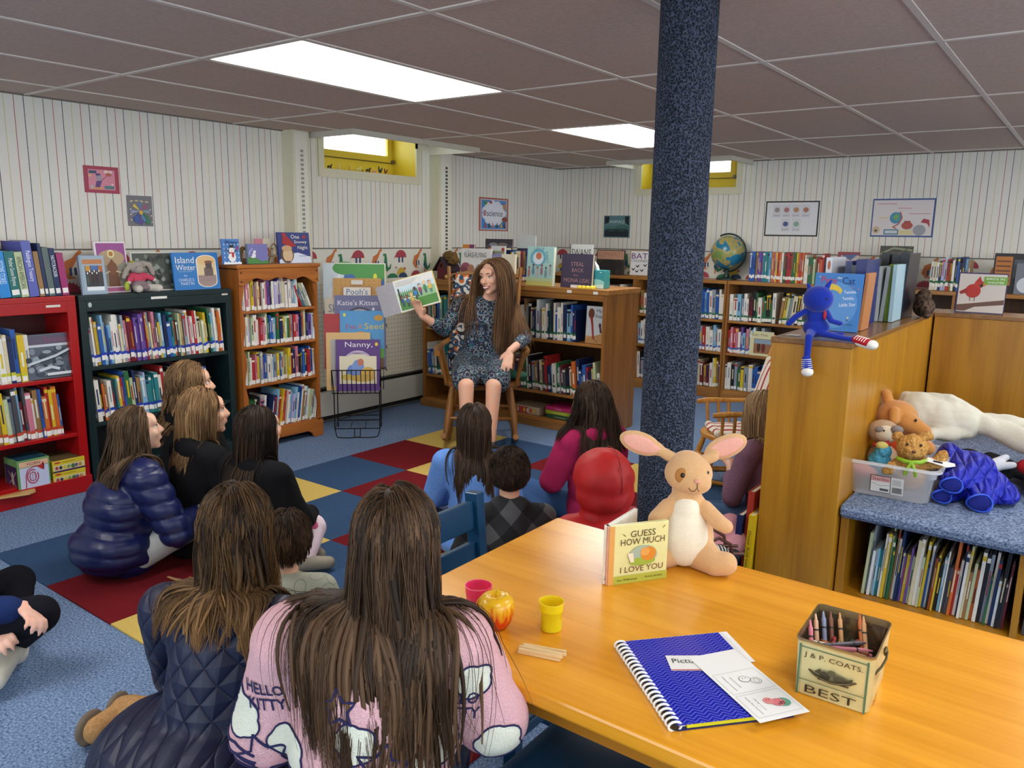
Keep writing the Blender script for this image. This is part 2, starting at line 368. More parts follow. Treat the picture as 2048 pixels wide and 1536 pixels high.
# ------------------------------------------------------------------ hair
def rotm(pitch=0, yaw=0, roll=0):
    """head frame: +y face, pitch up positive, yaw left positive"""
    return np.array((Matrix.Rotation(radians(yaw), 3, 'Z')@Matrix.Rotation(radians(pitch), 3, 'X')@Matrix.Rotation(radians(roll), 3, 'Y')))
def strands(c, R, rad, n, length, thick, mat, parent, colliders=(), wave=0, wfreq=9, part=0.0, seed=1, back=.45, name='hair', clump=.55, nclump=60, tips=0, base=.3, fringe=False, gather=1.2, hug_=.42, lam=.030, seg=16, spread=.12, sides=1., lenvar=.25, stiff=.86, face=None, hub=None):
    rg = np.random.default_rng(seed); rad = np.array(rad)
    P = rg.normal(size=(n*6, 3)); P /= np.linalg.norm(P, axis=1)[:, None]
    x, y, z = P.T
    ok = ((z > .40) & (y < .70)) | ((y < .28) & (z > .05)) | ((y < -.15) & (z > -.55)) | ((y < .12) & (z > -.3))
    if fringe: ok |= ((z > .42) & (y < .78))
    P = P[ok][:n]; n = len(P)
    cl = rg.integers(0, n, nclump); ci = np.argmin(((P[:, None, :]-P[cl][None])**2).sum(2), 1)
    side = np.where(P[:, 0]-part >= 0, 1., -1.)
    sw = np.clip((P[:, 1]+.55)*1.3, .06, 1)+np.clip((P[:, 2]-.6)*1.2, 0, .5); comb = np.stack([side*(.62-.5*np.abs(P[:, 0]))*sides*np.clip(sw, 0, 1), -back*(1.1+P[:, 1]), -.35-.6*(1-P[:, 2])], 1)
    comb = comb-P*(comb*P).sum(1)[:, None]; comb /= np.linalg.norm(comb, axis=1)[:, None]+1e-6
    pos = P*rad; L = length*(1-lenvar*rg.random(n)); ds = L/seg
    d = comb@R.T; pos = pos@R.T+c; pts = [pos.copy()]
    g = np.array([0, 0, -1.]); spread *= .5; rnd = rg.normal(size=(n, 3))*spread
    rndc = rg.normal(size=(nclump, 3))*spread; off = rndc[ci]*.8+rnd*.35
    radh = rad*1.0+.003; lift = rg.random(n)*min(.008, length*.05)
    cols = [('h', c, R, radh)]+list(colliders)
    hx = R@np.array([1, 0, 0]); hy = R@np.array([0, 1, 0]); hub2 = np.array(c)-hy*rad[1]*.75
    for k in range(seg):
        t = (k+1)/seg
        lx = ((pos-hub2)@hx); pull = -hx[None]*(lx*gather)[:, None]*(pos[:, 2] < c[2]+.01)[:, None]
        hug = (c-pos)/np.maximum(np.linalg.norm(pos-c, axis=1), 1e-3)[:, None]*(hug_*(pos[:, 2] > c[2]-.01))[:, None]
        kk = (1-np.exp(-ds/lam))[:, None]
        d = d*(1-kk)+(g+off+pull+hug)*kk; d /= np.linalg.norm(d, axis=1)[:, None]
        pos = pos+d*ds[:, None]
        for q in cols:
            if q[0] in 'he':
                Rq = q[2]; rq = np.array(q[3])+(lift[:, None] if q[0] == 'h' else lift[:, None]*.6)
                l = (pos-q[1])@Rq; m = np.sqrt(((l/rq)**2).sum(1)); ins = m < 1
                if ins.any():
                    l2 = l/np.maximum(m, 1e-3)[:, None]; nw = l2@Rq.T+q[1]; pos = np.where(ins[:, None], nw, pos)
            else:
                a, b, r1, r2 = np.array(q[1]), np.array(q[2]), q[3], q[4]; ab = b-a; tt = np.clip(((pos-a)@ab)/(ab@ab), 0, 1); ax = a+tt[:, None]*ab
                dv = pos-ax; dd = np.linalg.norm(dv, axis=1); rr = r1+(r2-r1)*tt+lift*.6+.004; ins = dd < rr
                pos = np.where(ins[:, None], ax+dv/np.maximum(dd, 1e-4)[:, None]*rr[:, None], pos)
        dn = pos-pts[-1]; d = dn/np.maximum(np.linalg.norm(dn, axis=1), 1e-6)[:, None]
        pts.append(pos.copy())
    pts = np.stack(pts, 1)          # n, seg+1, 3
    T = np.linspace(0, 1, seg+1)
    if clump:
        ctr = pts[cl][ci]; wgt = clump*T**2; pts = pts*(1-wgt[None, :, None])+ctr*wgt[None, :, None]
    if wave:
        ph = rg.uniform(0, 6.28, nclump)[ci]+rg.normal(size=n)*.35; u = R@np.array([1, 0, 0]); v2 = R@np.array([0, 1, 0])
        amp = wave*np.clip(T*2.2-.35, 0, 1)
        pts = pts+(np.sin(T[None]*wfreq+ph[:, None])*amp)[..., None]*u+(np.cos(T[None]*wfreq*.8+ph[:, None]*1.7)*amp*.7)[..., None]*v2
    # geometry: triangular tubes
    K = seg+1; dirs = np.gradient(pts, axis=1); dirs /= np.linalg.norm(dirs, axis=2)[..., None]+1e-9
    ref = np.array([.31, .87, .21]); U = np.cross(dirs, ref); U /= np.linalg.norm(U, axis=2)[..., None]+1e-9; W = np.cross(dirs, U)
    th = thick*(1-.75*T**3)[None, :, None]
    V = np.stack([pts+(U*cos(a)+W*sin(a))*th for a in (0, 2.094, 4.189)], 2).reshape(-1, 3)
    idx = (np.arange(n)[:, None, None]*K+np.arange(K-1)[None, :, None])*3; k = np.arange(3)[None, None]
    F = np.stack([idx+k, idx+(k+1) % 3, idx+3+(k+1) % 3, idx+3+k], -1).reshape(-1, 4)
    tint = np.clip(base+rg.normal(size=nclump)[ci]*.16+rg.normal(size=n)*.13, 0, 1)
    tint = np.clip(tint[:, None]+tips*np.clip(T*1.5-.6, 0, 1)[None]*(.4+.6*rg.random(nclump)[ci])[:, None], 0, 1); tint = np.repeat(tint[..., None], 3, 2).ravel()
    return V, F, tint
def make_hair(parent, specs, mat, cap=None, name='hair'):
    Vs = []; Fs = []; Ts = []; o = 0
    for V, F, t in specs: Vs.append(V); Fs.append(F+o); Ts.append(t); o += len(V)
    if cap is not None:
        V, Fc = prim_mesh(cap); V = np.array(V); Vs.append(V); t = np.full(len(V), .08); Ts.append(t)
        extra = [tuple(i+o for i in f) for f in Fc]
    else: extra = []
    V = np.concatenate(Vs); F = np.concatenate(Fs); T = np.concatenate(Ts)
    me = bpy.data.meshes.new(name); nq = len(F); tot = nq*4+sum(len(f) for f in extra)
    me.vertices.add(len(V)); me.vertices.foreach_set('co', V.astype(np.float32).ravel())
    me.loops.add(tot); li = list(F.ravel())+[i for f in extra for i in f]; me.loops.foreach_set('vertex_index', np.array(li, dtype=np.int32))
    me.polygons.add(nq+len(extra)); st = list(range(0, nq*4, 4)); s = nq*4
    for f in extra: st.append(s); s += len(f)
    me.polygons.foreach_set('loop_start', np.array(st, dtype=np.int32))
    me.polygons.foreach_set('use_smooth', [True]*(nq+len(extra)))
    me.update(calc_edges=True)
    at = me.attributes.new('tint', 'FLOAT', 'POINT'); at.data.foreach_set('value', T.astype(np.float32))
    me.materials.append(mat); ob = bpy.data.objects.new(name, me); COL.objects.link(ob); ob.parent = parent
    return ob

# ------------------------------------------------------------------ people
def hand(w, d, nrm, s=1., side=1, curl=.5, spread=.12):
    """palm, four fingers, thumb. w wrist, d pointing direction, nrm back-of-hand direction"""
    w = np.array(w, float); d = np.array(d, float); d /= np.linalg.norm(d); nrm = np.array(nrm, float); nrm -= d*(nrm@d); nrm /= np.linalg.norm(nrm); x = np.cross(d, nrm)*side
    pr = [('e', w+d*.042*s, (.034*s, .045*s, .014*s), np.stack([x, d, nrm], 1)), ('c', w-d*.012*s, w+d*.02*s, .019*s, .02*s)]
    for i, (xo, ln) in enumerate(((.026, .062), (.009, .070), (-.009, .066), (-.025, .052))):
        b = w+d*.072*s+x*xo*s-d*abs(xo-.005)*.25*s; dd = d+x*(xo*spread*45); dd /= np.linalg.norm(dd); a = curl
        p1 = b+dd*ln*.42*s; d2 = dd*cos(a)-nrm*sin(a); p2 = p1+d2*ln*.33*s; d3 = dd*cos(2*a)-nrm*sin(2*a); p3 = p2+d3*ln*.28*s
        pr += [('c', b-dd*.012*s, p1, .0088*s, .0082*s), ('c', p1, p2, .008*s, .0074*s), ('c', p2, p3, .0074*s, .0064*s)]
    tb = w+x*.022*s+d*.018*s; t1 = tb+(x*.75+d*.65-nrm*.2)*.028*s; t2 = t1+(x*.35+d*.9-nrm*.35)*.026*s
    pr += [('c', tb, t1, .012*s, .0098*s), ('c', t1, t2, .0096*s, .0078*s)]
    return pr
def headparts(c, R, s=1., nose=1., smile=False):
    """skull, jaw, nose, ears, lips in the head frame; s scales an adult-size 23 cm head"""
    c = np.array(c, float); T = lambda *p: c+R@(np.array(p)*s); E = lambda p, r, Q=None: ('e', T(*p), tuple(np.array(r)*s), R if Q is None else R@Q)
    rx = lambda a: np.array(Matrix.Rotation(radians(a), 3, 'X')); rz = lambda a: np.array(Matrix.Rotation(radians(a), 3, 'Z'))
    pr = [E((0, -.012, .03), (.074, .092, .086)), E((0, .03, -.02), (.060, .062, .075)), E((0, .040, -.062), (.045, .045, .042), rx(-12)), E((0, .068, -.094), (.022, .020, .017)),
          E((0, .074, .035), (.052, .020, .034)),
          ('c', T(0, .088, .012), T(0, .110*(.93+.07*nose), -.026), .0075*s, .0125*s), E((.011, .098, -.030), (.0085, .010, .008)), E((-.011, .098, -.030), (.0085, .010, .008)),
          E((.034, .066, -.022), (.026, .022, .024)), E((-.034, .066, -.022), (.026, .022, .024)),
          E((0, .084, -.056), (.026, .014, .016)),
          E((.076, -.008, -.008), (.007, .020, .032), rz(-18)), E((-.076, -.008, -.008), (.007, .020, .032), rz(18)),
          E((.030, .084, .022), (.022, .010, .006)), E((-.030, .084, .022), (.022, .010, .006))]
    return pr, T, E
def face_bits(root, T, E, s, eyec='5a4632', lip='b8655c', brow='5a4030', smile=False, lookdown=0):
    M = lambda pr, nm, mat: blob(nm, pr, .0016*s if False else .002, mat, root, smooth=1)
    mb = MB(); wh = flat('f0ebe6', .2, noise=0); ir = flat(eyec, .15, noise=0); pu = flat('0a0a0a', .1, noise=0)
    for sx in (-1, 1):
        mb.ell(T(sx*.031, .0740, .004), .0115*s, wh, 16); mb.ell(T(sx*.031, .0798, .004), .0068*s, ir, 12); mb.ell(T(sx*.031, .0835, .004), .0034*s, pu, 10)
    mb.build('eyes', root, True)
    V = MB()
    for sx in (-1, 1):
        V.tube([T(sx*.014, .095, .026), T(sx*.030, .0955, .032), T(sx*.048, .082, .027)], [.0022*s, .003*s, .0012*s], flat(brow, .8), 6)
        V.tube([T(sx*.018, .0845, .008), T(sx*.031, .0885, .0135), T(sx*.044, .080, .008)], [.0012*s, .0018*s, .0012*s], flat(brow, .8), 6)
    V.build('eyebrows', root, True)
    mb = MB(); lm = flat(lip, .5, noise=.02); lr = .0034 if smile else .0024; ly = .1005 if smile else .0975
    wd = .030 if smile else .021; up = .010 if smile else .001
    if smile:
        th = MB(); q = [T(x*wd*.85, .0995-.02*abs(x)**2, -.0605+up*x*x*.8) for x in np.linspace(-1, 1, 9)]; th.tube(q, [.001]+[.0058*s]*7+[.001], flat('f4efe6', .25, noise=0), 8); th.build('teeth', root, True)
    for dz in ((.007, -.0065) if smile else (.0025, -.0035)):
        mb.tube([T(x*wd, ly-.021*abs(x)**2, -.060+up*x*x+dz*(1-x*x)) for x in np.linspace(-1, 1, 9)], [.0012*s]+[lr*s]*7+[.0012*s], lm, 8)
    mb.build('lips', root, True)

def person(label, loc, yaw, S=.70, top='222222', bottom='333a4a', hair=None, head=(0, 0, 0), lean=.05, topmat=None, botmat=None, J=None, infl=.012, puff=None, skin='e3b597', voxel=.009, hood=None, shoe='d8d2c4', eyec='5a4632', lip='c48474', shoes=True, extra_top=(), arms_top=True, smile=False, hs=1., wr=.004, collar=None, sleeve=.92, nose=1., group=None, facing=True, topname='jacket', handcurl=.6, hemz=None):
    root = thing('person', label, 'person', loc, 0, group); root.rotation_euler = (0, 0, radians(yaw))
    s = S/.70
    D = dict(pel=(0, 0, .09), wai=(0, lean*.35, .21), che=(0, lean*.75, .345), neck=(0, lean, .45), head=(0, lean+.025, .585),
             shL=(-.125, lean*.9, .415), shR=(.125, lean*.9, .415), elL=(-.185, lean+.05, .235), elR=(.185, lean+.05, .235), wrL=(-.08, lean+.21, .19), wrR=(.08, lean+.21, .19),
             hipL=(-.07, .02, .085), hipR=(.07, .02, .085), knL=(-.25, .24, .10), knR=(.25, .24, .10), anL=(.06, .29, .05), anR=(-.06, .25, .05), toL=(.16, .27, .035), toR=(-.17, .24, .035))
    if J: D.update(J)
    J = {k: np.array(v, float)*s for k, v in D.items()}
    R = rotm(*head); hsz = hs*.86*s if S < .8 else hs*s*.82
    hc = J['head']; hp, T, E = headparts(hc, R, hsz, nose)
    sk = skinmat(skin)
    b = hp+[('c', J['neck']-[0, .0, .02*s], hc-R@np.array([0, .012, .05])*hsz, .036*s*1.1, .040*s), ('e', J['che'], (.10*s, .065*s, .11*s)), ('e', J['wai'], (.085*s, .06*s, .09*s)), ('e', J['pel'], (.105*s, .075*s, .075*s)),
            ('c', J['shL'], J['shR'], .038*s, .038*s)]
    for q in 'LR':
        b += [('c', J['sh'+q], J['el'+q], .034*s, .026*s), ('c', J['el'+q], J['wr'+q], .026*s, .019*s), ('c', J['hip'+q], J['kn'+q], .060*s, .042*s), ('c', J['kn'+q], J['an'+q], .042*s, .026*s), ('c', J['an'+q], J['to'+q], .026*s, .020*s)]
        dv = J['wr'+q]-J['el'+q]; sd = 1 if q == 'L' else -1
        hd = J.get('hd'+q); hn = J.get('hn'+q)
        b += hand(J['wr'+q], dv if hd is None else hd, (0, .3, 1.) if hn is None else hn, .80*s if S < .8 else .82*s, sd, handcurl)
    body = blob('body', b, voxel, sk, root, smooth=2)
    face_bits(root, T, E, hsz, eyec, lip, smile=smile, brow=(hair or {}).get('brow', '5a4030'))
    # clothes
    i = infl*s
    tm = topmat or fuzzy(top, name='cloth', scale=260, bump=.25)
    ch = J['che']; t = [('e', ch, (.108*s+i, .078*s+i, .115*s+i)), ('e', J['wai'], (.10*s+i, .078*s+i, .11*s+i)), ('e', J['pel']+[0, 0, .01], (.118*s+i, .098*s+i, .085*s+i)), ('c', J['shL'], J['shR'], .046*s+i, .046*s+i),
         ('e', J['neck']-[0, .01*s, .015*s], (.075*s+i, .055*s+i, .035*s+i)), ('c', ch-[0, .01, 0], J['pel'], .085*s+i, .1*s+i)]
    if arms_top:
        for q in 'LR': t += [('c', J['sh'+q], J['el'+q], .043*s+i, .034*s+i), ('c', J['el'+q], J['el'+q]+(J['wr'+q]-J['el'+q])*sleeve, .034*s+i, .026*s+i*.8)]
    if hood == 'down': t += [('e', J['neck']+[0, -.055*s, .0], (.085*s, .042*s, .055*s)), ('c', J['neck']+np.array([-.06, -.02, .005])*s, J['neck']+np.array([.06, -.02, .005])*s, .032*s, .032*s)]
    if collar: t += [('c', J['neck']+np.array([-.035, -.01, .012])*s, J['neck']+np.array([.035, -.01, .012])*s, .048*s, .048*s)]
    t += [(('c', np.array(e[1])*s, np.array(e[2])*s, e[3]*s, e[4]*s) if e[0] == 'c' else ('e', np.array(e[1])*s, tuple(np.array(e[2])*s), e[3] if len(e) > 3 else None)) for e in extra_top]
    jk = blob(topname, t, voxel, tm, root, smooth=4, disp=wrinkle(wr, 22, int(abs(loc[0]*100)), *(puff or (0, 0))))
    bt = []
    for q in 'LR' if (bottom or botmat) else '': bt += [('c', J['hip'+q], J['kn'+q], .072*s, .056*s), ('c', J['kn'+q], J['an'+q]+(J['kn'+q]-J['an'+q])*.12, .054*s, .036*s)]
    if bt: blob('trousers', bt, voxel, botmat or fuzzy(bottom, name='cloth', scale=300, bump=.25), root, smooth=3, disp=wrinkle(.003, 26, 3))
    if shoes:
        for q in 'LR':
            d = J['to'+q]-J['an'+q]; blob('shoe', [('c', J['an'+q]-d*.15, J['to'+q], .034*s, .027*s)], voxel*.8, flat(shoe, .6), root, smooth=2)
    if hood == 'up':
        hm = tm
        blob('hood', [E((0, -.020, .036), (.113, .118, .112)), E((0, -.035, -.02), (.110, .098, .085)), ('c', J['neck']+[-.03, -.01, .03], J['neck']+[.03, -.01, .03], .062*s, .062*s)], voxel, hm, root, smooth=3, disp=wrinkle(.004, 44, 5))
        # centre seam
        sm = MB(); pts = []
        for a in np.linspace(20, 235, 26):
            pts.append(T(.028, -.020-(.117)*cos(radians(180-a)) if False else -.020+.116*cos(radians(a)), .036+.113*sin(radians(a)) if a < 180 else .036-.08*(a-180)/55))
        sm.tube(pts, .0013*s, flat('8e1416', .7), 6); sm.build('hood_seam', root, True)
    # hair
    if hair:
        h = dict(n=1400, length=.30, thick=.0012, dark='2a1d14', light='7a5a3c', wave=0, tips=0, base=.3, under=150, uth=.007)
        h.update(hair); mt = hairmat(h['dark'], h['light'])
        rad = np.array([.0785, .0955, .0905])*hsz; cc = hc+R@np.array([0, -.012, .03])*hsz
        col = [('c', J['neck']-[0, .0, .0], J['neck']+[0, 0, .05*s], .045*s, .05*s), ('e', ch, np.eye(3), np.array([.108*s+i, .078*s+i, .115*s+i])+.006), ('c', J['shL'], J['shR'], .046*s+i+.004, .046*s+i+.004),
               ('e', J['wai'], np.eye(3), np.array([.10*s+i, .078*s+i, .11*s+i])+.006)]
        for q in 'LR': col.append(('c', J['sh'+q], J['el'+q], .046*s+i, .036*s+i))
        # keep hair off the face
        col.append(('e', hc+R@np.array([0, .035, -.03])*hsz, R, np.array([.066, .066, .085])*hsz))
        kw = dict(colliders=col, wave=h['wave'], tips=h['tips'], seed=h.get('seed', 3))
        for k_ in ('gather', 'hug_', 'lam', 'back', 'part', 'spread', 'sides', 'lenvar', 'stiff', 'fringe', 'clump', 'nclump', 'wfreq', 'seg'):
            if k_ in h: kw[k_] = h[k_]
        sp = [strands(cc, R, rad, h['n'], h['length'], h['thick'], None, None, base=h['base'], **kw)]
        if h['under']: kw['seed'] = kw['seed']+1; kw['lenvar'] = .12; sp.append(strands(cc, R, rad*.95, h['under'], h['length']*h.get('ulen', .86), h['uth'], None, None, base=h['base']*.7, **kw))
        cap = [E((0, -.022, .034), (.0765, .0875, .0885)), E((0, -.040, -.005), (.070, .064, .062))]
        make_hair(root, sp, mt, cap)
    root['_'] = 0; del root['_']
    return root, J, T, E, R, hsz, jk
# ------------------------------------------------------------------ the room
WX, WY = -4.57, 6.93       # left wall and back wall planes
XR, YN = 3.6, -3.2
SP = wallpaper(); GP = gridpaper()
cream = flat('d8d2b8', .5, noise=.02); yellow = flat('e2c93a', .45, noise=.03); offw = flat('e2dfd2', .5, noise=.02)
ceilm = fuzzy('bfada0', 'ccbab0', scale=90, bump=.35, dist=.002, name='ceiling_tile'); barm = flat('d6cec6', .45, noise=.02)
bluecarp = fuzzy('42587a', '8aa2c4', scale=130, bump=.9, dist=.004, name='carpet')
def st(name, mb, **k): o = mb.build(name, **k); o['kind'] = 'structure'; return o
m = MB(); m.box(WX-.4, XR, YN, WY+.4, -.05, 0, bluecarp); st('floor', m)
# coloured carpet squares, half a metre each
CT = {'R': fuzzy('5a0c14', '7c161e', scale=420, bump=.5, name='carpet'), 'Y': fuzzy('c2a452', 'd8bd6a', scale=420, bump=.5, name='carpet'), 'B': fuzzy('27405f', '3a577a', scale=420, bump=.5, name='carpet')}
def ctile(i, j):
    x0 = -3.70+.5*i; y0 = 1.257+.507*j; m = MB(); c = 'BRY'[(i+j) % 3]; m.box(x0, x0+.5, y0, y0+.507, 0, .006, CT[c])
    o = m.build('carpet_tile'); cn = {'R': 'dark red', 'Y': 'yellow', 'B': 'dark blue'}[c]
    rows = ['nearest', 'second nearest', 'third nearest', 'middle', 'third farthest', 'second farthest', 'farthest']
    tag(o, f"{cn} carpet square, {['first','second','third','fourth','fifth'][i]} from the left in the {['nearest','second','third','fourth','fifth','farthest'][j]} row", 'carpet tile', 'coloured carpet squares')
for i in range(5):
    for j in range(6): ctile(i, j)
# ceiling plane with holes for window wells and light panels -> built as strips
def slab_with_holes(x0, x1, y0, y1, holes, z0, z1, mat, name):
    xs = sorted({x0, x1, *[h[0] for h in holes], *[h[1] for h in holes]}); ys = sorted({y0, y1, *[h[2] for h in holes], *[h[3] for h in holes]})
    m = MB()
    for a, b in zip(xs, xs[1:]):
        run = None
        for c, d in zip(ys, ys[1:]):
            hole = any(h[0] <= a+1e-6 and b <= h[1]+1e-6 and h[2] <= c+1e-6 and d <= h[3]+1e-6 for h in holes)
            if not hole: run = (run[0], d) if run else (c, d)
            if hole and run: m.box(a, b, run[0], run[1], z0, z1, mat); run = None
        if run: m.box(a, b, run[0], run[1], z0, z1, mat)
    return st(name, m)
W1 = (3.87, 4.83, 1.85, 2.36); W2 = (-3.62, -2.68, 1.85, 2.36)
WELL1 = (WX, -4.06, 3.70, 5.00); WELL2 = (-3.70, -2.55, 6.42, WY)
holes = [WELL1, WELL2]+[(x-TW/2+.012, x+TW/2-.012, y-TL/2+.012, y+TL/2-.012) for x, y in PANELS]
slab_with_holes(WX-.03, XR, YN, WY+.03, [(WX-.03, WELL1[1], WELL1[2], WELL1[3]), (WELL2[0], WELL2[1], WELL2[2], WY+.03)]+holes, CEIL, CEIL+.03, ceilm, 'ceiling')
m = MB(); m.box(WX-.6, XR, YN, WY+.6, 2.40, 2.45, offw); st('trim_10', m)
# T-bar grid (cut at the window wells)
m = MB()
def bars(seg, along):
    for (x0, x1, y0, y1) in seg: m.box(x0, x1, y0, y1, CEIL-.004, CEIL+.004, barm)
for i in range(-1, 12):
    x = GX0+TW*i
    if x > XR: continue
    y1 = WY if not (WELL2[0] < x < WELL2[1]) else WELL2[2]
    m.box(x-.011, x+.011, YN, y1, CEIL-.004, CEIL+.003, barm)
for j in range(-4, 5):
    y = GY0+TL*j
    x0 = WELL1[1] if WELL1[2] < y < WELL1[3] else WX
    if y < WY: m.box(x0, XR, y-.011, y+.011, CEIL-.0045, CEIL+.003, barm)
m.box(WX, WX+.02, YN, WELL1[2], CEIL-.006, CEIL, flat('6e6660', .5)); m.box(WX, WX+.02, WELL1[3], WY, CEIL-.006, CEIL, flat('6e6660', .5)); m.box(WX, WELL2[0], WY-.02, WY, CEIL-.006, CEIL, flat('6e6660', .5)); m.box(WELL2[1], XR, WY-.02, WY, CEIL-.006, CEIL, flat('6e6660', .5))
st('trim_1', m)
LN = ['fluorescent ceiling light panel nearest the left wall, large and bright overhead', 'farther fluorescent ceiling light panel, partly behind the carpet-covered column', 'ceiling light panel behind the camera on the left', 'ceiling light panel on the right, out of frame', 'far right ceiling light panel, out of frame', 'ceiling light panel behind the camera on the right']
DIF = emit((1, .97, .93), PANEL_E, 'diffuser')
for k, (x, y) in enumerate(PANELS):
    t = thing('ceiling_light', LN[k], 'ceiling light', (x, y, CEIL))
    d = MB(); d.box(-TW/2+.02, TW/2-.02, -TL/2+.02, TL/2-.02, .004, .008, DIF); d.build('diffuser', t)
    f = MB(); a, b = TW/2-.011, TL/2-.011
    for q in ((-a, a, -b, -b+.012), (-a, a, b-.012, b), (-a, -a+.012, -b, b), (a-.012, a, -b, b)): f.box(*q, -.003, .012, barm)
    f.box(-a, a, -b, b, .03, .05, barm); f.build('frame', t)
# left wall: sheet with window opening, three bands of covering
def wallL(z0, z1, mat, y0=YN, y1=WY, m=None):
    m.box(WX-.03, WX, y0, y1, z0, z1, mat)
m = MB(); wallL(1.285, W1[2], SP, m=m); wallL(W1[2], 2.072, SP, YN, W1[0], m); wallL(W1[2], 2.072, SP, W1[1], WY, m)
wallL(2.072, 2.42, offw, YN, W1[0], m); wallL(2.072, 2.42, offw, W1[1], WY, m); wallL(0, 1.03, GP, m=m); wallL(1.03, 1.285, offw, m=m)
st('wall_left', m)
m = MB()
def wb(x0, x1, z0, z1, mat): m.box(x0, x1, WY, WY+.03, z0, z1, mat)
wb(WX, XR, 1.285, W2[2], SP); wb(WX, W2[0], W2[2], 2.072, SP); wb(W2[1], XR, W2[2], 2.072, SP); wb(WX, W2[0], 2.072, 2.42, offw); wb(W2[1], XR, 2.072, 2.42, offw); wb(WX, XR, 0, 1.03, GP); wb(WX, XR, 1.03, 1.285, offw)
st('wall_back', m)
# right and front walls, out of view; window openings added to brighten the room
m = MB(); m.box(XR, XR+.03, YN, WY, 0, .8, SP); m.box(XR, XR+.03, YN, WY, 2.0, 2.42, SP)
for y0_, y1_ in ((YN, -2.4), (1.6, 2.2), (6.2, WY)): m.box(XR, XR+.03, y0_, y1_, .8, 2.0, SP)
st('wall_right', m)
m = MB(); m.box(WX, XR, YN-.03, YN, 0, .8, SP); m.box(WX, XR, YN-.03, YN, 2.0, 2.42, SP)
for x0_, x1_ in ((WX, -3.6), (-.4, .2), (3.0, XR)): m.box(x0_, x1_, YN-.03, YN, .8, 2.0, SP)
st('wall_front', m)
for n_, (a_, b__) in enumerate(((-2.4, 1.6), (2.2, 6.2))):  # frames of the added openings in the right wall, there for fill daylight
    m = MB(); m.box(XR-.02, XR+.04, a_, a_+.05, .8, 2, offw); m.box(XR-.02, XR+.04, b__-.05, b__, .8, 2, offw); m.box(XR-.02, XR+.04, a_, b__, .8, .85, offw); m.box(XR-.02, XR+.04, a_, b__, 1.95, 2, offw); m.box(XR-.01, XR+.03, (a_+b__)/2-.025, (a_+b__)/2+.025, .8, 2, offw); st('window_%d' % (3+n_), m)
for n_, (a_, b__) in enumerate(((-3.6, -.4), (.2, 3.0))):  # frames of the openings added behind the camera for more daylight
    m = MB(); m.box(a_, a_+.05, YN-.04, YN+.02, .8, 2, offw); m.box(b__-.05, b__, YN-.04, YN+.02, .8, 2, offw); m.box(a_, b__, YN-.04, YN+.02, .8, .85, offw); m.box(a_, b__, YN-.04, YN+.02, 1.95, 2, offw); st('window_%d' % (5+n_), m)
# chair-rail line above the border
m = MB(); m.box(WX, WX+.006, YN, WY, 1.281, 1.288, flat('5e5a55', .5)); st('trim_2', m)
m = MB(); m.box(WX, XR, WY-.006, WY, 1.281, 1.288, flat('5e5a55', .5)); st('trim_3', m)
# dinosaur border
DC = {'r': flat('a8404a', .6, noise=.05), 'o': flat('c8743c', .6, noise=.05), 'g': flat('2f7a50', .6, noise=.05), 'y': flat('c8a83a', .6, noise=.05), 'n': flat('2c4468', .6, noise=.05), 'x': flat('b84a50', .6, noise=.02)}
def arc(cx, cz, rx, rz, a0, a1, n=14): return [(cx+rx*cos(radians(a0+(a1-a0)*i/n)), cz+rz*sin(radians(a0+(a1-a0)*i/n))) for i in range(n+1)]
def thickline(pts, w):
    L = []; Rr = []
    for i, (x, z) in enumerate(pts):
        a = pts[max(0, i-1)]; b = pts[min(len(pts)-1, i+1)]; dx, dz = b[0]-a[0], b[1]-a[1]; l = sqrt(dx*dx+dz*dz) or 1; ww = w[i]/2
        L.append((x-dz/l*ww, z+dx/l*ww)); Rr.append((x+dz/l*ww, z-dx/l*ww))
    return L+Rr[::-1]
def dinos(period=.46):
    S = []
    S += [('r', arc(0, .185, .062, .055, -5, 185)), ('r', [(-.062, .185), (-.085, .17), (-.055, .205)]), ('n', [(-.03, .14), (-.012, .14), (-.012, .185), (-.03, .185)]), ('n', [(.008, .14), (.026, .14), (.026, .185), (.008, .185)])]
    bp = [(.245, .245), (.225, .232), (.205, .20), (.175, .175), (.155, .13), (.175, .10), (.205, .098)]; S += [('o', thickline(bp, [.022, .018, .026, .052, .04, .02, .006])), ('n', [(.175, .11), (.19, .11), (.19, .155), (.175, .155)]), ('n', [(.203, .115), (.216, .115), (.214, .155), (.2, .155)])]
    gp = [(.262, .20), (.285, .205), (.288, .17), (.285, .12), (.31, .085), (.335, .10), (.345, .13)]; S += [('g', thickline(gp, [.02, .024, .028, .042, .034, .02, .006])), ('n', arc(.283, .118, .012, .03, 0, 360)), ('o', [(.272, .06), (.29, .06), (.287, .09), (.275, .09)])]
    S += [('x', arc(-.09+.13, .09, .012, .012, 0, 360, 8)), ('y', arc(-.0, .045, .048, .055, 0, 180)), ('n', arc(.02, .02, .05, .04, 0, 180)), ('r', arc(.17, .02, .055, .05, 0, 180)), ('g', arc(.36, .02, .06, .035, 0, 180)), ('x', arc(.40, .10, .008, .008, 0, 360, 8))]
    for k in range(9): a = radians(20*k+10); S.append(('r', [(.17+.052*cos(a-.12), .02+.048*sin(a-.12)), (.17+.066*cos(a), .02+.062*sin(a)), (.17+.052*cos(a+.12), .02+.048*sin(a+.12))]))
    return S
DS = dinos()
def border(name, u0, u1, place, off):
    m = MB(); n = int((u1-u0)/.46)+1
    for i in range(n):
        for k, (c, pts) in enumerate(DS):
            q = [(min(max(u0+off+i*.46+x, u0), u1), z) for x, z in pts]
            if max(p[0] for p in q)-min(p[0] for p in q) < .004: continue
            m.add([place(x, 1.03+z, .001+.0003*k) for x, z in q], [tuple(range(len(q)))], DC[c])
    return st(name, m)
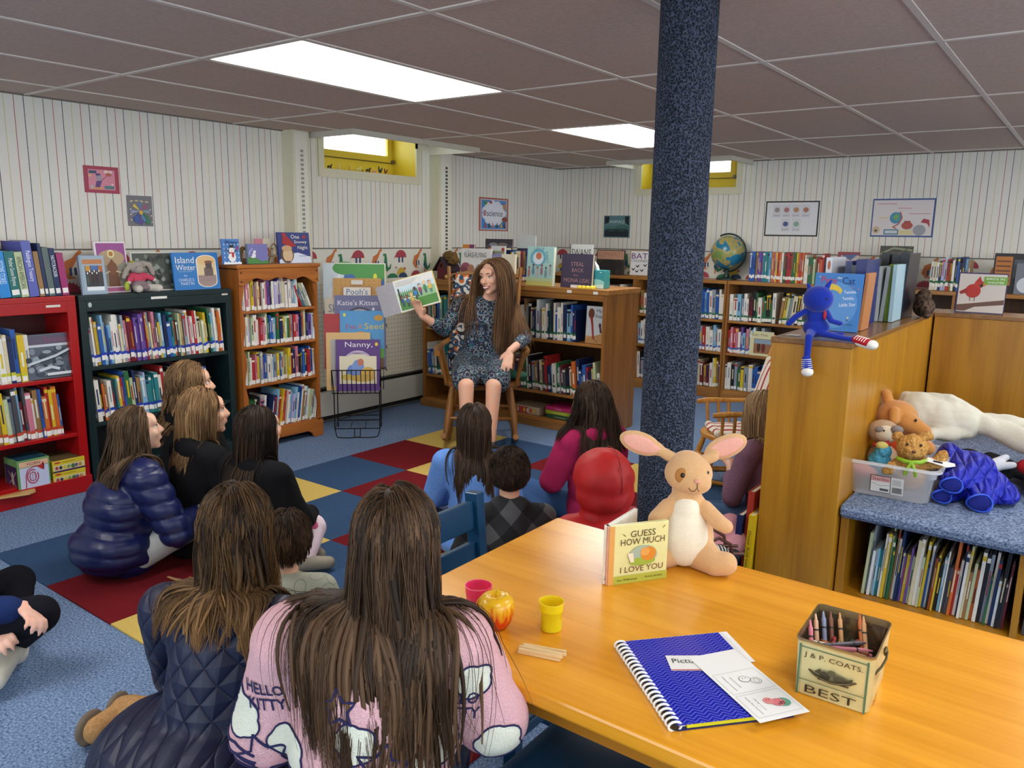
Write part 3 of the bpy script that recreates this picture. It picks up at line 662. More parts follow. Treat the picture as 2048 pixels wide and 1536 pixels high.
border('trim_4', .4, WY, lambda u, z, e: (WX+e, u, z), .11); border('trim_5', WX, 1.6, lambda u, z, e: (u, WY-e, z), .08)
# baseboards
m = MB(); m.box(WX, WX+.015, 3.7, WY, 0, .07, cream); st('baseboard_left', m)
m = MB(); m.box(WX, XR, WY-.015, WY, 0, .07, cream); st('baseboard_back', m)
# pilasters with slotted shelf standards
for k, (y0, y1, px) in enumerate(((3.517, 3.66, -4.458), (5.007, 5.177, -4.475))):
    m = MB(); m.box(WX, px, y0, y1, 0, CEIL, cream); yc = (y0+y1)/2
    m.box(px, px+.004, y0+.02, y1-.02, 0, CEIL-.01, offw); m.box(px+.004, px+.008, yc-.022, yc+.022, .2, CEIL-.1, offw)
    sl = flat('9a978c', .6) if k == 0 else flat('46433c', .6)
    z = 1.0
    while z < 1.95: m.box(px+.008, px+.0085, yc-.012, yc+.014, z, z+.018, sl); z += .030
    st('trim_%d' % (6+k), m)
# windows: deep yellow reveals, frame, glass, cream casing
def window(n, W, axis, depth, glass0, glassu):
    """W = (u0,u1,z0,z1); axis 'L' or 'B'"""
    P = (lambda u, d, z: (WX-d, u, z)) if axis == 'L' else (lambda u, d, z: (u, WY+d, z))
    def bx(m, u0, u1, d0, d1, z0, z1, mat):
        a, b = P(u0, d0, z0), P(u1, d1, z1); m.box(min(a[0], b[0]), max(a[0], b[0]), min(a[1], b[1]), max(a[1], b[1]), z0, z1, mat)
    u0, u1, z0, z1 = W; m = MB(); u0 += .003; u1 -= .003; z0 += .002
    bx(m, u0-.03, u1+.03, .0, depth+.03, z0-.03, z0, yellow); bx(m, u0-.03, u0, 0, depth, z0, z1, yellow); bx(m, u1, u1+.03, 0, depth, z0, z1, yellow); bx(m, u0-.03, u1+.03, 0, depth, z1, z1+.03, yellow)
    g0, g1 = glassu; gz = glass0; gt = z1-.04
    bx(m, u0, u1, depth, depth+.03, z0, gz-.05, yellow); bx(m, u0, g0-.04, depth, depth+.03, gz-.05, z1, yellow); bx(m, g1+.04, u1, depth, depth+.03, gz-.05, z1, yellow)
    fr = flat('d8bf3c', .4, noise=.02)
    bx(m, g0-.04, g1+.04, depth-.015, depth+.01, gz-.05, gz, fr); bx(m, g0-.04, g0, depth-.015, depth+.01, gz, z1, fr); bx(m, g1, g1+.04, depth-.015, depth+.01, gz, z1, fr); bx(m, g0, g1, depth-.015, depth+.01, gt, z1, fr)
    bx(m, g0-.04, g1+.04, depth-.018, depth-.014, gz-.058, gz-.052, flat('4a4430', .6)); bx(m, g1+.035, g1+.06, depth-.04, depth-.01, gz-.06, gz-.03, flat('77746c', .4, .8))
    st('window_%d' % n, m)
    g = MB(); bx(g, g0, g1, depth, depth+.006, gz, gt, clear((.75, .9, .95), 0, alpha=.25)); o = g.build('pane'); o['kind'] = 'structure'; o.name = 'window_%d_pane' % n; o.parent = bpy.data.objects['window_%d' % n]
    c = MB(); cw = .05
    for q in ((u0-cw, u1+cw, z0-cw-.01, z0), (u0-cw, u0, z0, CEIL), (u1, u1+cw, z0, CEIL)): bx(c, q[0], q[1], -.014, 0, q[2], q[3], cream)
    st('trim_%d' % (20+n), c)
window(1, W1, 'L', .26, 2.02, (3.95, 4.76)); window(2, W2, 'B', .2, 2.0, (-3.5, -2.82))
# white fascia boards around the two ceiling wells
fas = flat('c9c4b6', .5, noise=.02)
def fascia(n, x0, x1, y0, y1, sides):
    m = MB()
    zc, zt = CEIL-.035, 2.42
    if 's' in sides: m.box(x0-.012, x1+.012, y0-.012, y0, zc, CEIL, fas); m.box(x0, x1, y0, y0+.012, zc, zt, offw)
    if 'n' in sides: m.box(x0-.012, x1+.012, y1, y1+.012, zc, CEIL, fas); m.box(x0, x1, y1-.012, y1, zc, zt, offw)
    if 'e' in sides: m.box(x1, x1+.012, y0, y1, zc, CEIL, fas); m.box(x1-.012, x1, y0, y1, zc, zt, offw)
    if 'w' in sides: m.box(x0-.012, x0, y0, y1, zc, CEIL, fas); m.box(x0, x0+.012, y0, y1, zc, zt, offw)
    st('trim_%d' % n, m)
fascia(8, *WELL1, 'sne'); fascia(9, *WELL2, 'swe')
# round steel column wrapped in blue-grey carpet
pm = fuzzy('20252f', '535d72', scale=190, bump=1, dist=.010, name='looped_carpet', voro=True)
m = MB(); prof = [(.079, z) for z in np.linspace(0, CEIL, 30)]; m.lathe(prof, pm, 48)
o = m.build('column', smooth=True, loc=(-.985, 2.12, 0)); tag(o, 'round floor-to-ceiling column wrapped in blue-grey looped carpet', 'column')
# baseboard heater
hm = flat('cfccc0', .4, noise=.02); t = thing('baseboard_heater', 'long cream baseboard heater with a dark slot low on the left wall', 'heater', (WX, 4.33, 0))
m = MB(); m.box(.002, .062, -.60, .62, .05, .235, hm); m.box(.002, .05, -.60, .62, .26, .285, hm); m.box(.002, .072, -.62, -.6, .04, .285, hm); m.box(.002, .072, .62, .64, .04, .285, hm); m.build('casing', t, bevel=.004)
m = MB(); m.box(.004, .03, -.6, .62, .235, .26, flat('15130f', .7)); m.box(.03, .055, -.6, .62, .02, .05, flat('15130f', .7)); m.box(.006, .064, -.6, .62, .268, .272, flat('15130f', .7)); m.build('slot', t)

# ------------------------------------------------------------------ bookcases
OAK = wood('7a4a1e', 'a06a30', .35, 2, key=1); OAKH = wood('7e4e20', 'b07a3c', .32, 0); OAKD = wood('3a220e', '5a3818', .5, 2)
RED = flat('a80d10', .35, noise=.03, scale=3); GREEN = flat('12282a', .4, noise=.05, scale=3); GOLD = wood('94600e', 'bc8420', .33, 2, .6); GOLDX = wood('94600e', 'bc8420', .33, 0, .6)
TALLM = wood('8e4a1c', 'b06a2c', .35, 2); TALLH = wood('8e4a1c', 'b8702e', .35, 0)
def bookcase(label, axis, u0, u1, front, depth, H, boards, mat, math_, side=.025, top=.03, apron=None, toe=.07, back=None, over=0., muls=(), lip=.0, name='bookcase', base_over=0):
    if axis == 'L': loc, rz = (front, (u0+u1)/2, 0), pi/2
    else: loc, rz = ((u0+u1)/2, front, 0), 0
    t = thing(name, label, 'bookcase', loc, rz); hw = (u1-u0)/2
    for sx in (-1, 1):
        m = MB(); a, b = sorted((sx*hw, sx*(hw-side))); m.box(a, b, 0, depth, 0, H-top, mat); m.build('side_panel', t, bevel=.002)
    m = MB(); m.box(-hw-over, hw+over, -over, depth, H-top, H, math_); m.build('top', t, bevel=.003)
    for z in boards: m = MB(); m.box(-hw+side, hw-side, .008, depth-.01, z-.02, z, math_); m.build('shelf', t, bevel=.0015)
    m = MB(); m.box(-hw+side, hw-side, .02-base_over, depth-.012, 0, toe, math_); m.box(-hw+(side if not base_over else 0), hw-(side if not base_over else 0), -base_over, .02, 0.0 if not base_over else .0, toe-.012, math_); m.build('base', t, bevel=.002)
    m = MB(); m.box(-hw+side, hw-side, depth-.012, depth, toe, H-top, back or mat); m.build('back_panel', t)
    if apron: m = MB(); m.box(-hw+side, hw-side, 0, .018, H-top-apron, H-top, math_); m.build('apron', t, bevel=.002)
    for u in muls: m = MB(); m.box(u-(u0+u1)/2-.0125, u-(u0+u1)/2+.0125, .004, depth-.012, toe, H-top-(apron or 0), mat); m.build('divider', t, bevel=.002)
    return t
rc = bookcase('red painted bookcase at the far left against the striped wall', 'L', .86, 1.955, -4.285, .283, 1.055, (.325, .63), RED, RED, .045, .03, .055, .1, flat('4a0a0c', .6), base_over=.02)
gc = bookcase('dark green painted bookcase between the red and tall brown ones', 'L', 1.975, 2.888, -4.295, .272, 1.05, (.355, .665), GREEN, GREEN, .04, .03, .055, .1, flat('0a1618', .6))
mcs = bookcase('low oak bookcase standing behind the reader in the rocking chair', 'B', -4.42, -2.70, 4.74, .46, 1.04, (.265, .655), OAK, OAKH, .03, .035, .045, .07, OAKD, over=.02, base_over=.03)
# stickers and screws on the painted cases
m = MB(); m.box(.40, .47, -.001, 0, 1.0, 1.012, flat('d8d4c8')); m.build('label_plate', rc)
m = MB(); m.box(-.06, .035, -.001, 0, 1.012, 1.026, flat('e8e6e0')); m.build('shelf_label', gc); m = MB(); m.box(.39, .43, -.001, 0, 1.012, 1.022, flat('d8d4c8')); m.ell((-.40, 0, 1.0), (.010, .002, .014), flat('b8c4c0'), 8); m.build('label_plate', gc)
# tall brown case with scalloped apron, wavy sides and bracket feet
t = thing('bookcase', 'tall warm brown wooden bookcase with scalloped apron, full of paperbacks', 'bookcase', (-4.265, 3.228, 0), pi/2); tallc = t
hw = .305; dpt = .30; HT = 1.195
for sx in (-1, 1):
    m = MB(); a, b = sorted((sx*hw, sx*(hw-.02))); m.box(a, b, .01, dpt, .06, HT-.03, TALLM); m.build('side_panel', t, bevel=.002)
    pts = [(0, .1)]; n = 60
    for i in range(n+1):
        z = .1+(1.11-.1)*i/n; w_ = .026+.009*cos(2*pi*(z-.08)/.245); pts.append((w_, z))
    pts += [(0, 1.11)]; m = MB(); m.prism([(sx*(hw-x), z) for x, z in pts], 0, .012, TALLM, Matrix(((1, 0, 0, 0), (0, 0, 1, 0), (0, 1, 0, 0), (0, 0, 0, 1)))); m.build('side_moulding', t)
XZ = Matrix(((1, 0, 0, 0), (0, 0, 1, 0), (0, 1, 0, 0), (0, 0, 0, 1)))
m = MB(); pts = [(-hw-.005, 1.17), (hw+.005, 1.17), (hw+.005, 1.07)]
for i in range(31):
    u = 1-2*i/30; z = 1.105-.030*abs(u)**3+.012*cos(3*pi*u) + (-.018*math.exp(-(u/.06)**2)); pts.append((u*(hw-.02), z))
pts += [(-hw-.005, 1.07)]; m.prism(pts, -.012, .010, TALLH, XZ); m.build('scalloped_apron', t, bevel=.002)
m = MB(); m.box(-hw-.018, hw+.018, -.022, dpt, 1.17, HT, TALLH); m.build('top', t, bevel=.006)
for z in (.43, .68, .905): m = MB(); m.box(-hw+.02, hw-.02, .004, dpt-.01, z-.018, z, TALLH); m.build('shelf', t, bevel=.003)
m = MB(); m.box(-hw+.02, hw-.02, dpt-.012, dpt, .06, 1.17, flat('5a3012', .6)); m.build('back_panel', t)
m = MB(); m.box(-hw, hw, 0, dpt-.01, .10, .125, TALLH)
pts = [(-hw-.01, .115), (-hw-.01, 0), (-hw+.07, 0), (-hw+.085, .03), (-hw+.12, .05), (hw-.12, .05), (hw-.085, .03), (hw-.07, 0), (hw+.01, 0), (hw+.01, .115)]
m.prism(pts, -.014, .006, TALLH, XZ); m.box(-hw, -hw+.02, 0, dpt, 0, .1, TALLM); m.box(hw-.02, hw, 0, dpt, 0, .1, TALLM); m.build('bracket_base', t, bevel=.003)
m = MB()
for sx in (-1, 1):
    for z in (1.09, 1.145): m.ell((sx*(hw-.012), -.013, z), (.006, .003, .006), flat('3a1c0a', .4), 8)
m.build('screw_plug', t)
# back wall run of cases, one unit each
BX = [-4.50, -3.46, -2.585, -1.71, -.835, .04, .915]
BW = bookcase('low oak bookcase at the back wall, leftmost unit with an elephant book on it', 'B', BX[0], BX[1]-.004, 6.62, .29, 1.045, (.415, .70), OAK, OAKH, .035, .03, .0, .09, OAKD)
lb = ['oak bookcase unit at the back wall just behind the carpeted column', 'oak bookcase unit at the back wall under the poster in a black frame', 'oak bookcase unit at the back wall under the poster in a blue frame', 'oak bookcase unit at the back wall behind the bird book, nearly empty', 'oak bookcase unit at the right end of the back wall']
for k in range(5): bookcase(lb[k], 'B', BX[k+1], BX[k+2]-.004, 6.62, .29, 1.045, (.415, .70), OAK, OAKH, .02, .03, .0, .09, OAKD)
# the high partition at the right: a cabinet run and its return
def part_unit(label, x0, x1, y0, y1, name='partition_cabinet', seam=None):
    t = thing(name, label, 'cabinet', ((x0+x1)/2, (y0+y1)/2, 0)); a, b = (x1-x0)/2, (y1-y0)/2
    m = MB(); m.box(-a+.004, a-.004, -b+.004, b-.002, 0, 1.015, GOLD); m.build('carcass', t, bevel=.002)
    m = MB(); m.box(-a, a, -b, b, 1.015, 1.035, wood('6e4a22', '94683a', .25, 1, .6)); m.build('top', t, bevel=.003); return t
part_unit('golden brown partition end unit that the blue cat plush sits on', -.985, -.685, 3.0, 3.82); part_unit('golden brown partition unit behind the one with the cat plush', -.985, -.685, 3.822, 4.98)
part_unit('golden brown partition return with the bird book standing on it', -.683, 1.6, 4.68, 4.98)
# window-seat style bench: carcass with book bays and a carpeted seat
t = thing('bench_bookcase', 'low brown bench with book bays under a carpeted seat', 'bench', (.35, 3.85, 0)); X0, X1, Y0, Y1 = -1.033, 1.25, -.79, .83
m = MB(); m.box(X0, X0+.03, Y0, Y1, 0, .37, GOLD); m.build('side_panel', t, bevel=.002); m = MB(); m.box(X1-.03, X1, Y0, Y1, 0, .37, GOLD); m.build('side_panel', t, bevel=.002)
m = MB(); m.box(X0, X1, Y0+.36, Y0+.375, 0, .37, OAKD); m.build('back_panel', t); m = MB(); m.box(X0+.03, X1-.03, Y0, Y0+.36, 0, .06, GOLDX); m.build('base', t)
for x in (-.452, .40): m = MB(); m.box(x, x+.022, Y0, Y0+.36, .06, .37, GOLD); m.build('divider', t, bevel=.002)
seatc = fuzzy('3c4c68', '93a5c4', scale=120, bump=1, dist=.006, name='carpet')
m = MB(); pr = [(Y0-.02, .37), (Y0-.035, .385), (Y0-.035, .405), (Y0-.02, .42), (Y1, .42), (Y1, .37)]
M = Matrix(((0, 0, 1, 0), (1, 0, 0, 0), (0, 1, 0, 0), (0, 0, 0, 1))); m.prism(pr, X0, X1, seatc, M); m.build('carpeted_seat', t, bevel=.008)

# ------------------------------------------------------------------ table and chairs
TOPM = wood('cc8410', 'eaa42c', .22, 0, .5); t = thing('library_table', 'long honey-coloured wooden table with toys, notebook and crayon tin', 'table', (0, 1.375, 0)); table = t
NAVY = flat('0d2a44', .35, noise=.03)
m = MB(); m.box(-1.12, .95, -.365, .365, .608, .64, TOPM); m.build('tabletop', t, bevel=.006)
m = MB(); m.box(-1.05, .88, -.31, -.29, .55, .608, wood('a0600e', 'b87820', .4, 0, .5)); m.box(-1.05, .88, .29, .31, .55, .608, wood('a0600e', 'b87820', .4, 0, .5)); m.box(-1.05, -1.03, -.29, .29, .55, .608, NAVY); m.box(.86, .88, -.29, .29, .55, .608, NAVY); m.build('apron', t)
for x in (-1.02, .85):
    for y in (-.28, .28): m = MB(); m.box(x-.025, x+.025, y-.025, y+.025, 0, .608, NAVY); m.build('leg', t, bevel=.003)
def blue_chair(label, x, y, rz, seat=.36, H=.71):
    t = thing('wooden_chair', label, 'chair', (x, y, 0), rz, 'blue painted chairs at the table')   # faces +y
    B = flat('0e3e60', .3, noise=.03)
    m = MB(); m.box(-.18, .18, -.17, .19, seat-.02, seat, B); m.build('seat', t, bevel=.006)
    for sx in (-1, 1):
        m = MB(); m.box(sx*.165-.016, sx*.165+.016, .14, .172, 0, seat-.02, B); m.build('leg', t, bevel=.003)
        m = MB(); M = Matrix.Translation((sx*.175, -.175, 0))@Matrix.Rotation(radians(5), 4, 'X'); m.box(-.016, .016, -.022, .022, 0.003, H, B, M); m.build('leg', t, bevel=.003)
        m = MB(); m.box(sx*.165-.009, sx*.165+.009, -.15, .15, .12, .145, B); m.build('stretcher', t)
    for z0, z1 in ((H-.10, H-.02), (H-.21, H-.135)):
        m = MB(); M = Matrix.Translation((0, -.175, 0))@Matrix.Rotation(radians(5), 4, 'X'); m.box(-.16, .16, -.009, .009, z0, z1, B, M); m.build('back_slat', t, bevel=.003)
    m = MB(); m.box(-.15, .15, -.155, .155, seat-.07, seat-.02, B); m.build('seat_rail', t)
    return t
blue_chair('blue painted chair pushed in at the left end of the table', -1.07, 1.43, -pi/2)
blue_chair('blue painted chair under the near edge, beside the pink fleece', -.66, 1.12, 0, .36, .54)
blue_chair('blue painted chair that the child in pink fleece sits on', -.86, .80, radians(34), .34, .50)
# rocking chairs
def rocking(label, loc, rz, k=1., col=('6e4218', '9c682c'), cushion=None, knob=False, name='rocking_chair'):
    t = thing(name, label, 'rocking chair', loc, rz); WM = wood(col[0], col[1], .35, 2, 1.); t.scale = (k, k, k)     # faces -y
    m = MB(); n = 20; pts = []
    for i in range(n): a = 2*pi*i/n; pts.append((.27*cos(a)*(1.-.06*(sin(a) > 0)), .235*sin(a)))
    m.prism(pts, .385, .425, WM); m.build('seat', t, bevel=.012)
    for sx in (-1, 1):
        q = []
        for i in range(25): a = -.42+.84*i/24; q.append((sx*.235, 1.15*sin(a)-(-.06), 1.15*(1-cos(a))+.018))
        m = MB(); m.tube(q, .019, WM, 8); m.build('rocker', t, True)
        m = MB(); m.tube([(sx*.195, -.14, .39), (sx*.215, -.19, .22), (sx*.235, -.245, .055)], [.019, .026, .016], WM, 10); m.build('leg', t, True)
        m = MB(); m.tube([(sx*.17, .15, .39), (sx*.2, .2, .22), (sx*.235, .26, .055)], [.019, .025, .016], WM, 10); m.build('leg', t, True)
        m = MB(); m.tube([(sx*.20, .19, .40), (sx*.232, .30, .78), (sx*.262, .42, 1.17)], [.019, .017, .014], WM, 10)
        if knob: m.ell((sx*.262, .42, 1.19), (.05, .03, .05), WM, 12)
        m.build('back_post', t, True)
        m = MB(); m.tube([(sx*.236, .29, .66), (sx*.285, .10, .645), (sx*.30, -.12, .64), (sx*.29, -.215, .628)], [.018, .02, .026, .020], WM, 10); m.build('armrest', t, True)
        for dy, z0 in ((-.12, .41), (-.02, .41), (.07, .41)): m = MB(); m.tube([(sx*.235, dy, z0), (sx*.29, dy-.01, .64)], [.012, .016], WM, 8); m.build('arm_spindle', t, True)
        m = MB(); m.tube([(sx*.222, -.20, .17), (sx*.213, .22, .17)], .011, WM, 8); m.build('stretcher', t, True)
    m = MB(); m.tube([(-.222, -.21, .19), (0, -.21, .19), (.222, -.21, .19)], [.011, .017, .011], WM, 8); m.build('stretcher', t, True)
    m = MB(); m.tube([(-.213, .20, .19), (.213, .20, .19)], .011, WM, 8); m.build('stretcher', t, True)
    for i in range(5):
        x = -.13+.065*i; m = MB(); m.tube([(x, .20, .41), (x*1.2, .40, 1.08)], .009, WM, 8); m.build('back_spindle', t, True)
    m = MB(); m.tube([(-.262, .405, 1.10), (-.13, .432, 1.12), (.13, .432, 1.12), (.262, .405, 1.10)], [.016, .022, .022, .016], WM, 8); m.tube([(-.258, .395, 1.06), (0, .425, 1.08), (.258, .395, 1.06)], .014, WM, 8); m.build('crest_rail', t, True)
    return t
CH = (-3.345, 4.185); CHR = radians(36.9)
rocking('brown wooden rocking chair the reader in the printed dress sits in', (CH[0], CH[1], 0), CHR)
# ------------------------------------------------------------------ books in rows
BC = dict(w='e6e2d8', c='d8cba6', k='1c1c22', r='b02a2c', m='6a1c28', o='cc6a2a', y='d8b828', g='2c6a40', t='2a7f86', b='2a5aa8', n='1c2c58', l='7fb2d0', v='6a4a98', p='c8788a', s='8e98a4', z='9a7448', d='4a4a50', a='b4b0dc', e='b8c49a', x='dde6ea')
CN = dict(w='white', c='cream', k='black', r='red', m='maroon', o='orange', y='yellow', g='green', t='teal', b='blue', n='navy', l='pale blue', v='purple', p='pink', s='grey', z='tan', d='dark grey', a='lavender', e='pale green', x='off-white')
PAGE = flat('cfc6ae', .8, noise=.05, scale=200)
def bcol(ch): return flat(BC[ch], .38, noise=.05, scale=30, name='book_cover')
ORD = ['', 'first', 'second', 'third', 'fourth', 'fifth', 'sixth', 'seventh', 'eighth', 'ninth', 'tenth', 'eleventh', 'twelfth', 'thirteenth', 'fourteenth', 'fifteenth', 'sixteenth', 'seventeenth', 'eighteenth', 'nineteenth', 'twentieth']
def ordn(i):
    if i <= 20: return ORD[i]
    tens = {2: 'twenty', 3: 'thirty', 4: 'forty', 5: 'fifty', 6: 'sixty', 7: 'seventy', 8: 'eighty'}
    if i % 10 == 0: return {2: 'twentieth', 3: 'thirtieth', 4: 'fortieth', 5: 'fiftieth', 6: 'sixtieth', 7: 'seventieth', 8: 'eightieth'}[i//10]
    return tens[i//10]+'-'+ORD[i % 10]
BOOKS = []
def row(phrase, group, axis, u0, u1, front, z, hs, pat, band=None, lean=0, depth=.2, lz=.03, seed=0, tvar=.5, bvis=1.):
    rg = random.Random(seed+len(BOOKS)); n = len(pat); ws = [1+tvar*rg.uniform(-1, 1) for _ in pat]; S = sum(ws); u = u0
    for i, (ch, w_) in enumerate(zip(pat, ws)):
        t = (u1-u0)*w_/S; h = rg.uniform(*hs); d = min(depth, max(.12, h*rg.uniform(.72, .95))); ins = rg.uniform(.0, .022)
        ln = radians(lean*rg.uniform(.85, 1.1)); uc = u+t/2; tt = t*.94*cos(ln)
        if axis == 'L': loc, rz = (front-ins, uc, z), pi/2
        else: loc, rz = (uc, front+ins, z), 0
        BOOKS.append(dict(loc=loc, rz=rz, lean=ln, t=tt, h=h, d=d, ch=ch, band=band, lz=lz, phrase=phrase, i=i+1, group=group, deco=rg.random(), dc=rg.choice('wkcnywr'), bvis=bvis)); u += t
def book_geo(m, b, M=None):
    t, h, d = b['t'], b['h'], b['d']; c = bcol(b['ch']); ct = min(.0022, t*.2); lift = abs(sin(b['lean']))*t/2+.0004
    A = Matrix.Translation((0, 0, lift))@Matrix.Rotation(b['lean'], 4, 'Y'); A = A if M is None else M@A
    m.box(-t/2, -t/2+ct, 0, d, 0, h, c, A); m.box(t/2-ct, t/2, 0, d, 0, h, c, A); m.box(-t/2, t/2, -ct*.6, ct, 0, h, c, A)
    if b['deco'] < .75 and t > .005:
        dm = bcol(b['dc']) if b['dc'] != b['ch'] else bcol('s'); z0 = h*(.32+.2*b['deco']); z1 = h*(.62+.36*b['deco'])
        m.box(-t*.16, t*.16, -ct*.6-.0004, -ct*.6, z0, z1, dm, A)
    if b['deco'] > .6: m.box(-t*.5, t*.5, -ct*.6-.0003, -ct*.6, h*.88, h*.95, bcol(b['dc']), A)
    return A, ct
def book_pages(m, b, A, ct): m.box(-b['t']/2+ct, b['t']/2-ct, ct, b['d']-.004, .003, b['h']-.003, PAGE, A)
def book_label(m, b, A, ct):
    if not b['band']: return False
    t = b['t']; w_ = min(t*.5, .011); z = b['lz']; e = -ct*.6-.0008; r = random.Random(int(b['loc'][0]*1e4+b['loc'][1]*1e4)); dz = r.uniform(-.006, .006)
    m.box(-w_, w_, e, e+.0006, z-.022+dz, z+.004+dz, flat('eeece6', .5, noise=0), A)
    if b['band'] != 'w': m.box(-w_, w_, e, e+.0006, z+.004+dz, z+.020+dz, flat(b['band'], .5, noise=0), A)
    return True
G1, G2 = 'books on the upper shelf of the green bookcase', 'books on the second shelf of the green bookcase'
row("red bookcase middle shelf", 'books on the middle shelf of the red bookcase', 'L', 1.44, 1.725, -4.30, .63, (.225, .27), 'wyceccwcnbyw', 'c8c42a', -2)
row("red bookcase lower shelf", 'books on the lower shelf of the red bookcase', 'L', 1.42, 1.853, -4.30, .325, (.20, .285), 'wrwwyyyzyesdlmdpwzboryob', 'c84a2a', -3)
row("green bookcase upper shelf", G1, 'L', 2.018, 2.835, -4.305, .667, (.20, .275), 'gswzyblsblwwwscspmrvvvvvrsczpdylnbtodezyswpwrwceykgtlwzow', '1c3cae', -4, seed=3, lz=.045)
row("green bookcase second shelf", G2, 'L', 2.018, 2.72, -4.305, .357, (.19, .27), 'dwkozwdtyrbgenzlattttwrwkdnrwoklywpwb', '1c3cae', -4, seed=5, lz=.045)
row("tall brown bookcase top shelf", 'books on the top shelf of the tall bookcase', 'L', 2.945, 3.39, -4.275, .907, (.165, .225), 'awpwyvocmwpvkwacvscwpwslw', 'w', -1, .17, .022)
row("right end of tall bookcase top shelf", 'books on the top shelf of the tall bookcase', 'L', 3.41, 3.50, -4.275, .907, (.12, .18), 'rtsewl', None, -24, .15)
row("tall brown bookcase second shelf", 'books on the second shelf of the tall bookcase', 'L', 2.945, 3.51, -4.275, .682, (.16, .205), 'wwaewwrpwegbblgnyegolrpbnzcnvx', 'w', 0, .17, .022, seed=2)
row("tall brown bookcase third shelf", 'books on the third shelf of the tall bookcase', 'L', 2.945, 3.51, -4.275, .432, (.16, .215), 'wwewrpysvbwwlsybezeymnpkdbnrbbw', 'w', 0, .17, .022, seed=4)
row("tall brown bookcase bottom shelf", 'books on the bottom shelf of the tall bookcase', 'L', 3.12, 3.50, -4.275, .127, (.19, .25), 'nnlryorwlalwbwzwlwesww', 'w', 9, .18, .022, seed=4)
row("left group on tall bookcase bottom shelf", 'books on the bottom shelf of the tall bookcase', 'L', 2.96, 3.09, -4.275, .127, (.19, .22), 'ggkkpaw', 'w', 6, .18, .022, seed=8)
gA = 'books on the upper shelf behind the reader'; gB = 'books on the lower shelf behind the reader'
row("upper shelf behind the rocking chair", gA, 'B', -4.38, -2.955, 4.755, .657, (.20, .29), 'sgcnbelgtwcdksnznwdvkzswkzdczksdwgdvwcpkdwwzskcnwxsdwwngkwbwwnlbnn', '1e6a3c', -1, seed=1, lz=.04)
row("lower shelf behind the rocking chair", gB, 'B', -4.38, -2.74, 4.755, .267, (.18, .27), 'wbscngewtsnklwdscbnwgtekszncdwgskodzwcnsbmdgwkszncdrnlwgsmdkwzonbkbrnsew', '1e6a3c', -5, seed=2, lz=.04)
for k in range(3):
    ph = ['top', 'middle', 'lowest'][k]; z = [.702, .417, .092][k]; hh = (.19, .27) if k != 1 else (.18, .24); bd = ['1e6a3c', '3a62b0', 'w'][k]
    row(f"back wall unit under the elephant book, {ph} shelf", 'books in the back wall bookcases', 'B', -4.0, -3.50, 6.64, z, hh, ['kdwzcwgwwrwsckwgdw', 'gwszwwkdgcwwpwlww', 'swwcgkwwdswwlwwgw'][k], bd, -4, seed=10+k)
    row(f"back wall unit behind the column, {ph} shelf", 'books in the back wall bookcases', 'B', -3.435, -2.61, 6.64, z, hh, ['kzwlwrpwosvprwgwcwkwwbswwlbblbwsbww', 'lwwsmwwkpwwcrwwlgwwzbwosrwwlsw', 'wksowgcwkrzszcmmsmwyycywzcmzmwcyzb'][k], bd, -2, seed=20+k)
    row(f"back wall unit right of the column, {ph} shelf", 'books in the back wall bookcases', 'B', -2.56, [-2.16, -2.235, -1.735][k], 6.64, z, hh, ['wwlswwmkgwggkkgw', 'rprpwvlpswlxnvns', 'wwksgyswbbbvblwppbkwsgwldwykbwsc'][k], bd, -1, seed=30+k)
row("right half of back unit's top shelf, beside column", 'books in the back wall bookcases', 'B', -2.13, -1.735, 6.64, .702, (.22, .27), 'zyesckcwdncwkbso', '1e6a3c', 6, seed=40)
# top of the back run: matching colourful set and more
row("colourful set on the back wall bookcase top", 'books on top of the back wall bookcases', 'B', -2.42, -1.965, 6.66, 1.047, (.248, .252), 'bbbzvvvtttlopyrowgmrrggyoro', 'w', 0, .17, .05, seed=5, tvar=.1)
row("green and red group on back bookcase top", 'books on top of the back wall bookcases', 'B', -1.96, -1.79, 6.66, 1.047, (.20, .25), 'wwggegrord', None, 0, .17, seed=5, tvar=.2)
row("back bookcase top behind the tall black books", 'books on top of the back wall bookcases', 'B', -1.03, -.77, 6.66, 1.047, (.20, .265), 'wcwnaxrywkbknlz', '1e6a3c', 0, .17, .05, seed=6, tvar=.3)
row("unit behind the bird book, top shelf", 'books in the back wall bookcases', 'B', -1.16, -.9, 6.64, .702, (.15, .20), 'bnslbknsl', None, 0, seed=7)
# back row on the reader's bookcase
row("row on top of the reader's bookcase", 'books on top of the bookcase behind the reader', 'B', -4.02, -3.79, 5.06, 1.042, (.22, .262), 'rosryltgcn', 'w', 0, .12, .03, seed=9)
row("blue group on top of the reader's bookcase", 'books on top of the bookcase behind the reader', 'B', -3.78, -3.55, 5.06, 1.042, (.235, .25), 'nbscnznbkn', '1c3cae', 0, .12, .03, seed=9)
# bench bays
row("left bay of the bench", 'books in the left bay of the carpeted bench', 'B', -.595, -.125, 3.10, .062, (.17, .29), 'esxwltwyeggzwnnvyvecweybxkoyklwddorwnwczeowksgwnxkdm', None, 3, .2, seed=3, tvar=.45)
row("right bay of the bench", 'books in the right bay of the carpeted bench', 'B', -.07, .28, 3.10, .062, (.17, .27), 'dswknozwcwkknsrwdkbnwzksgwrdkcw', None, 3, .2, seed=5, tvar=.45)
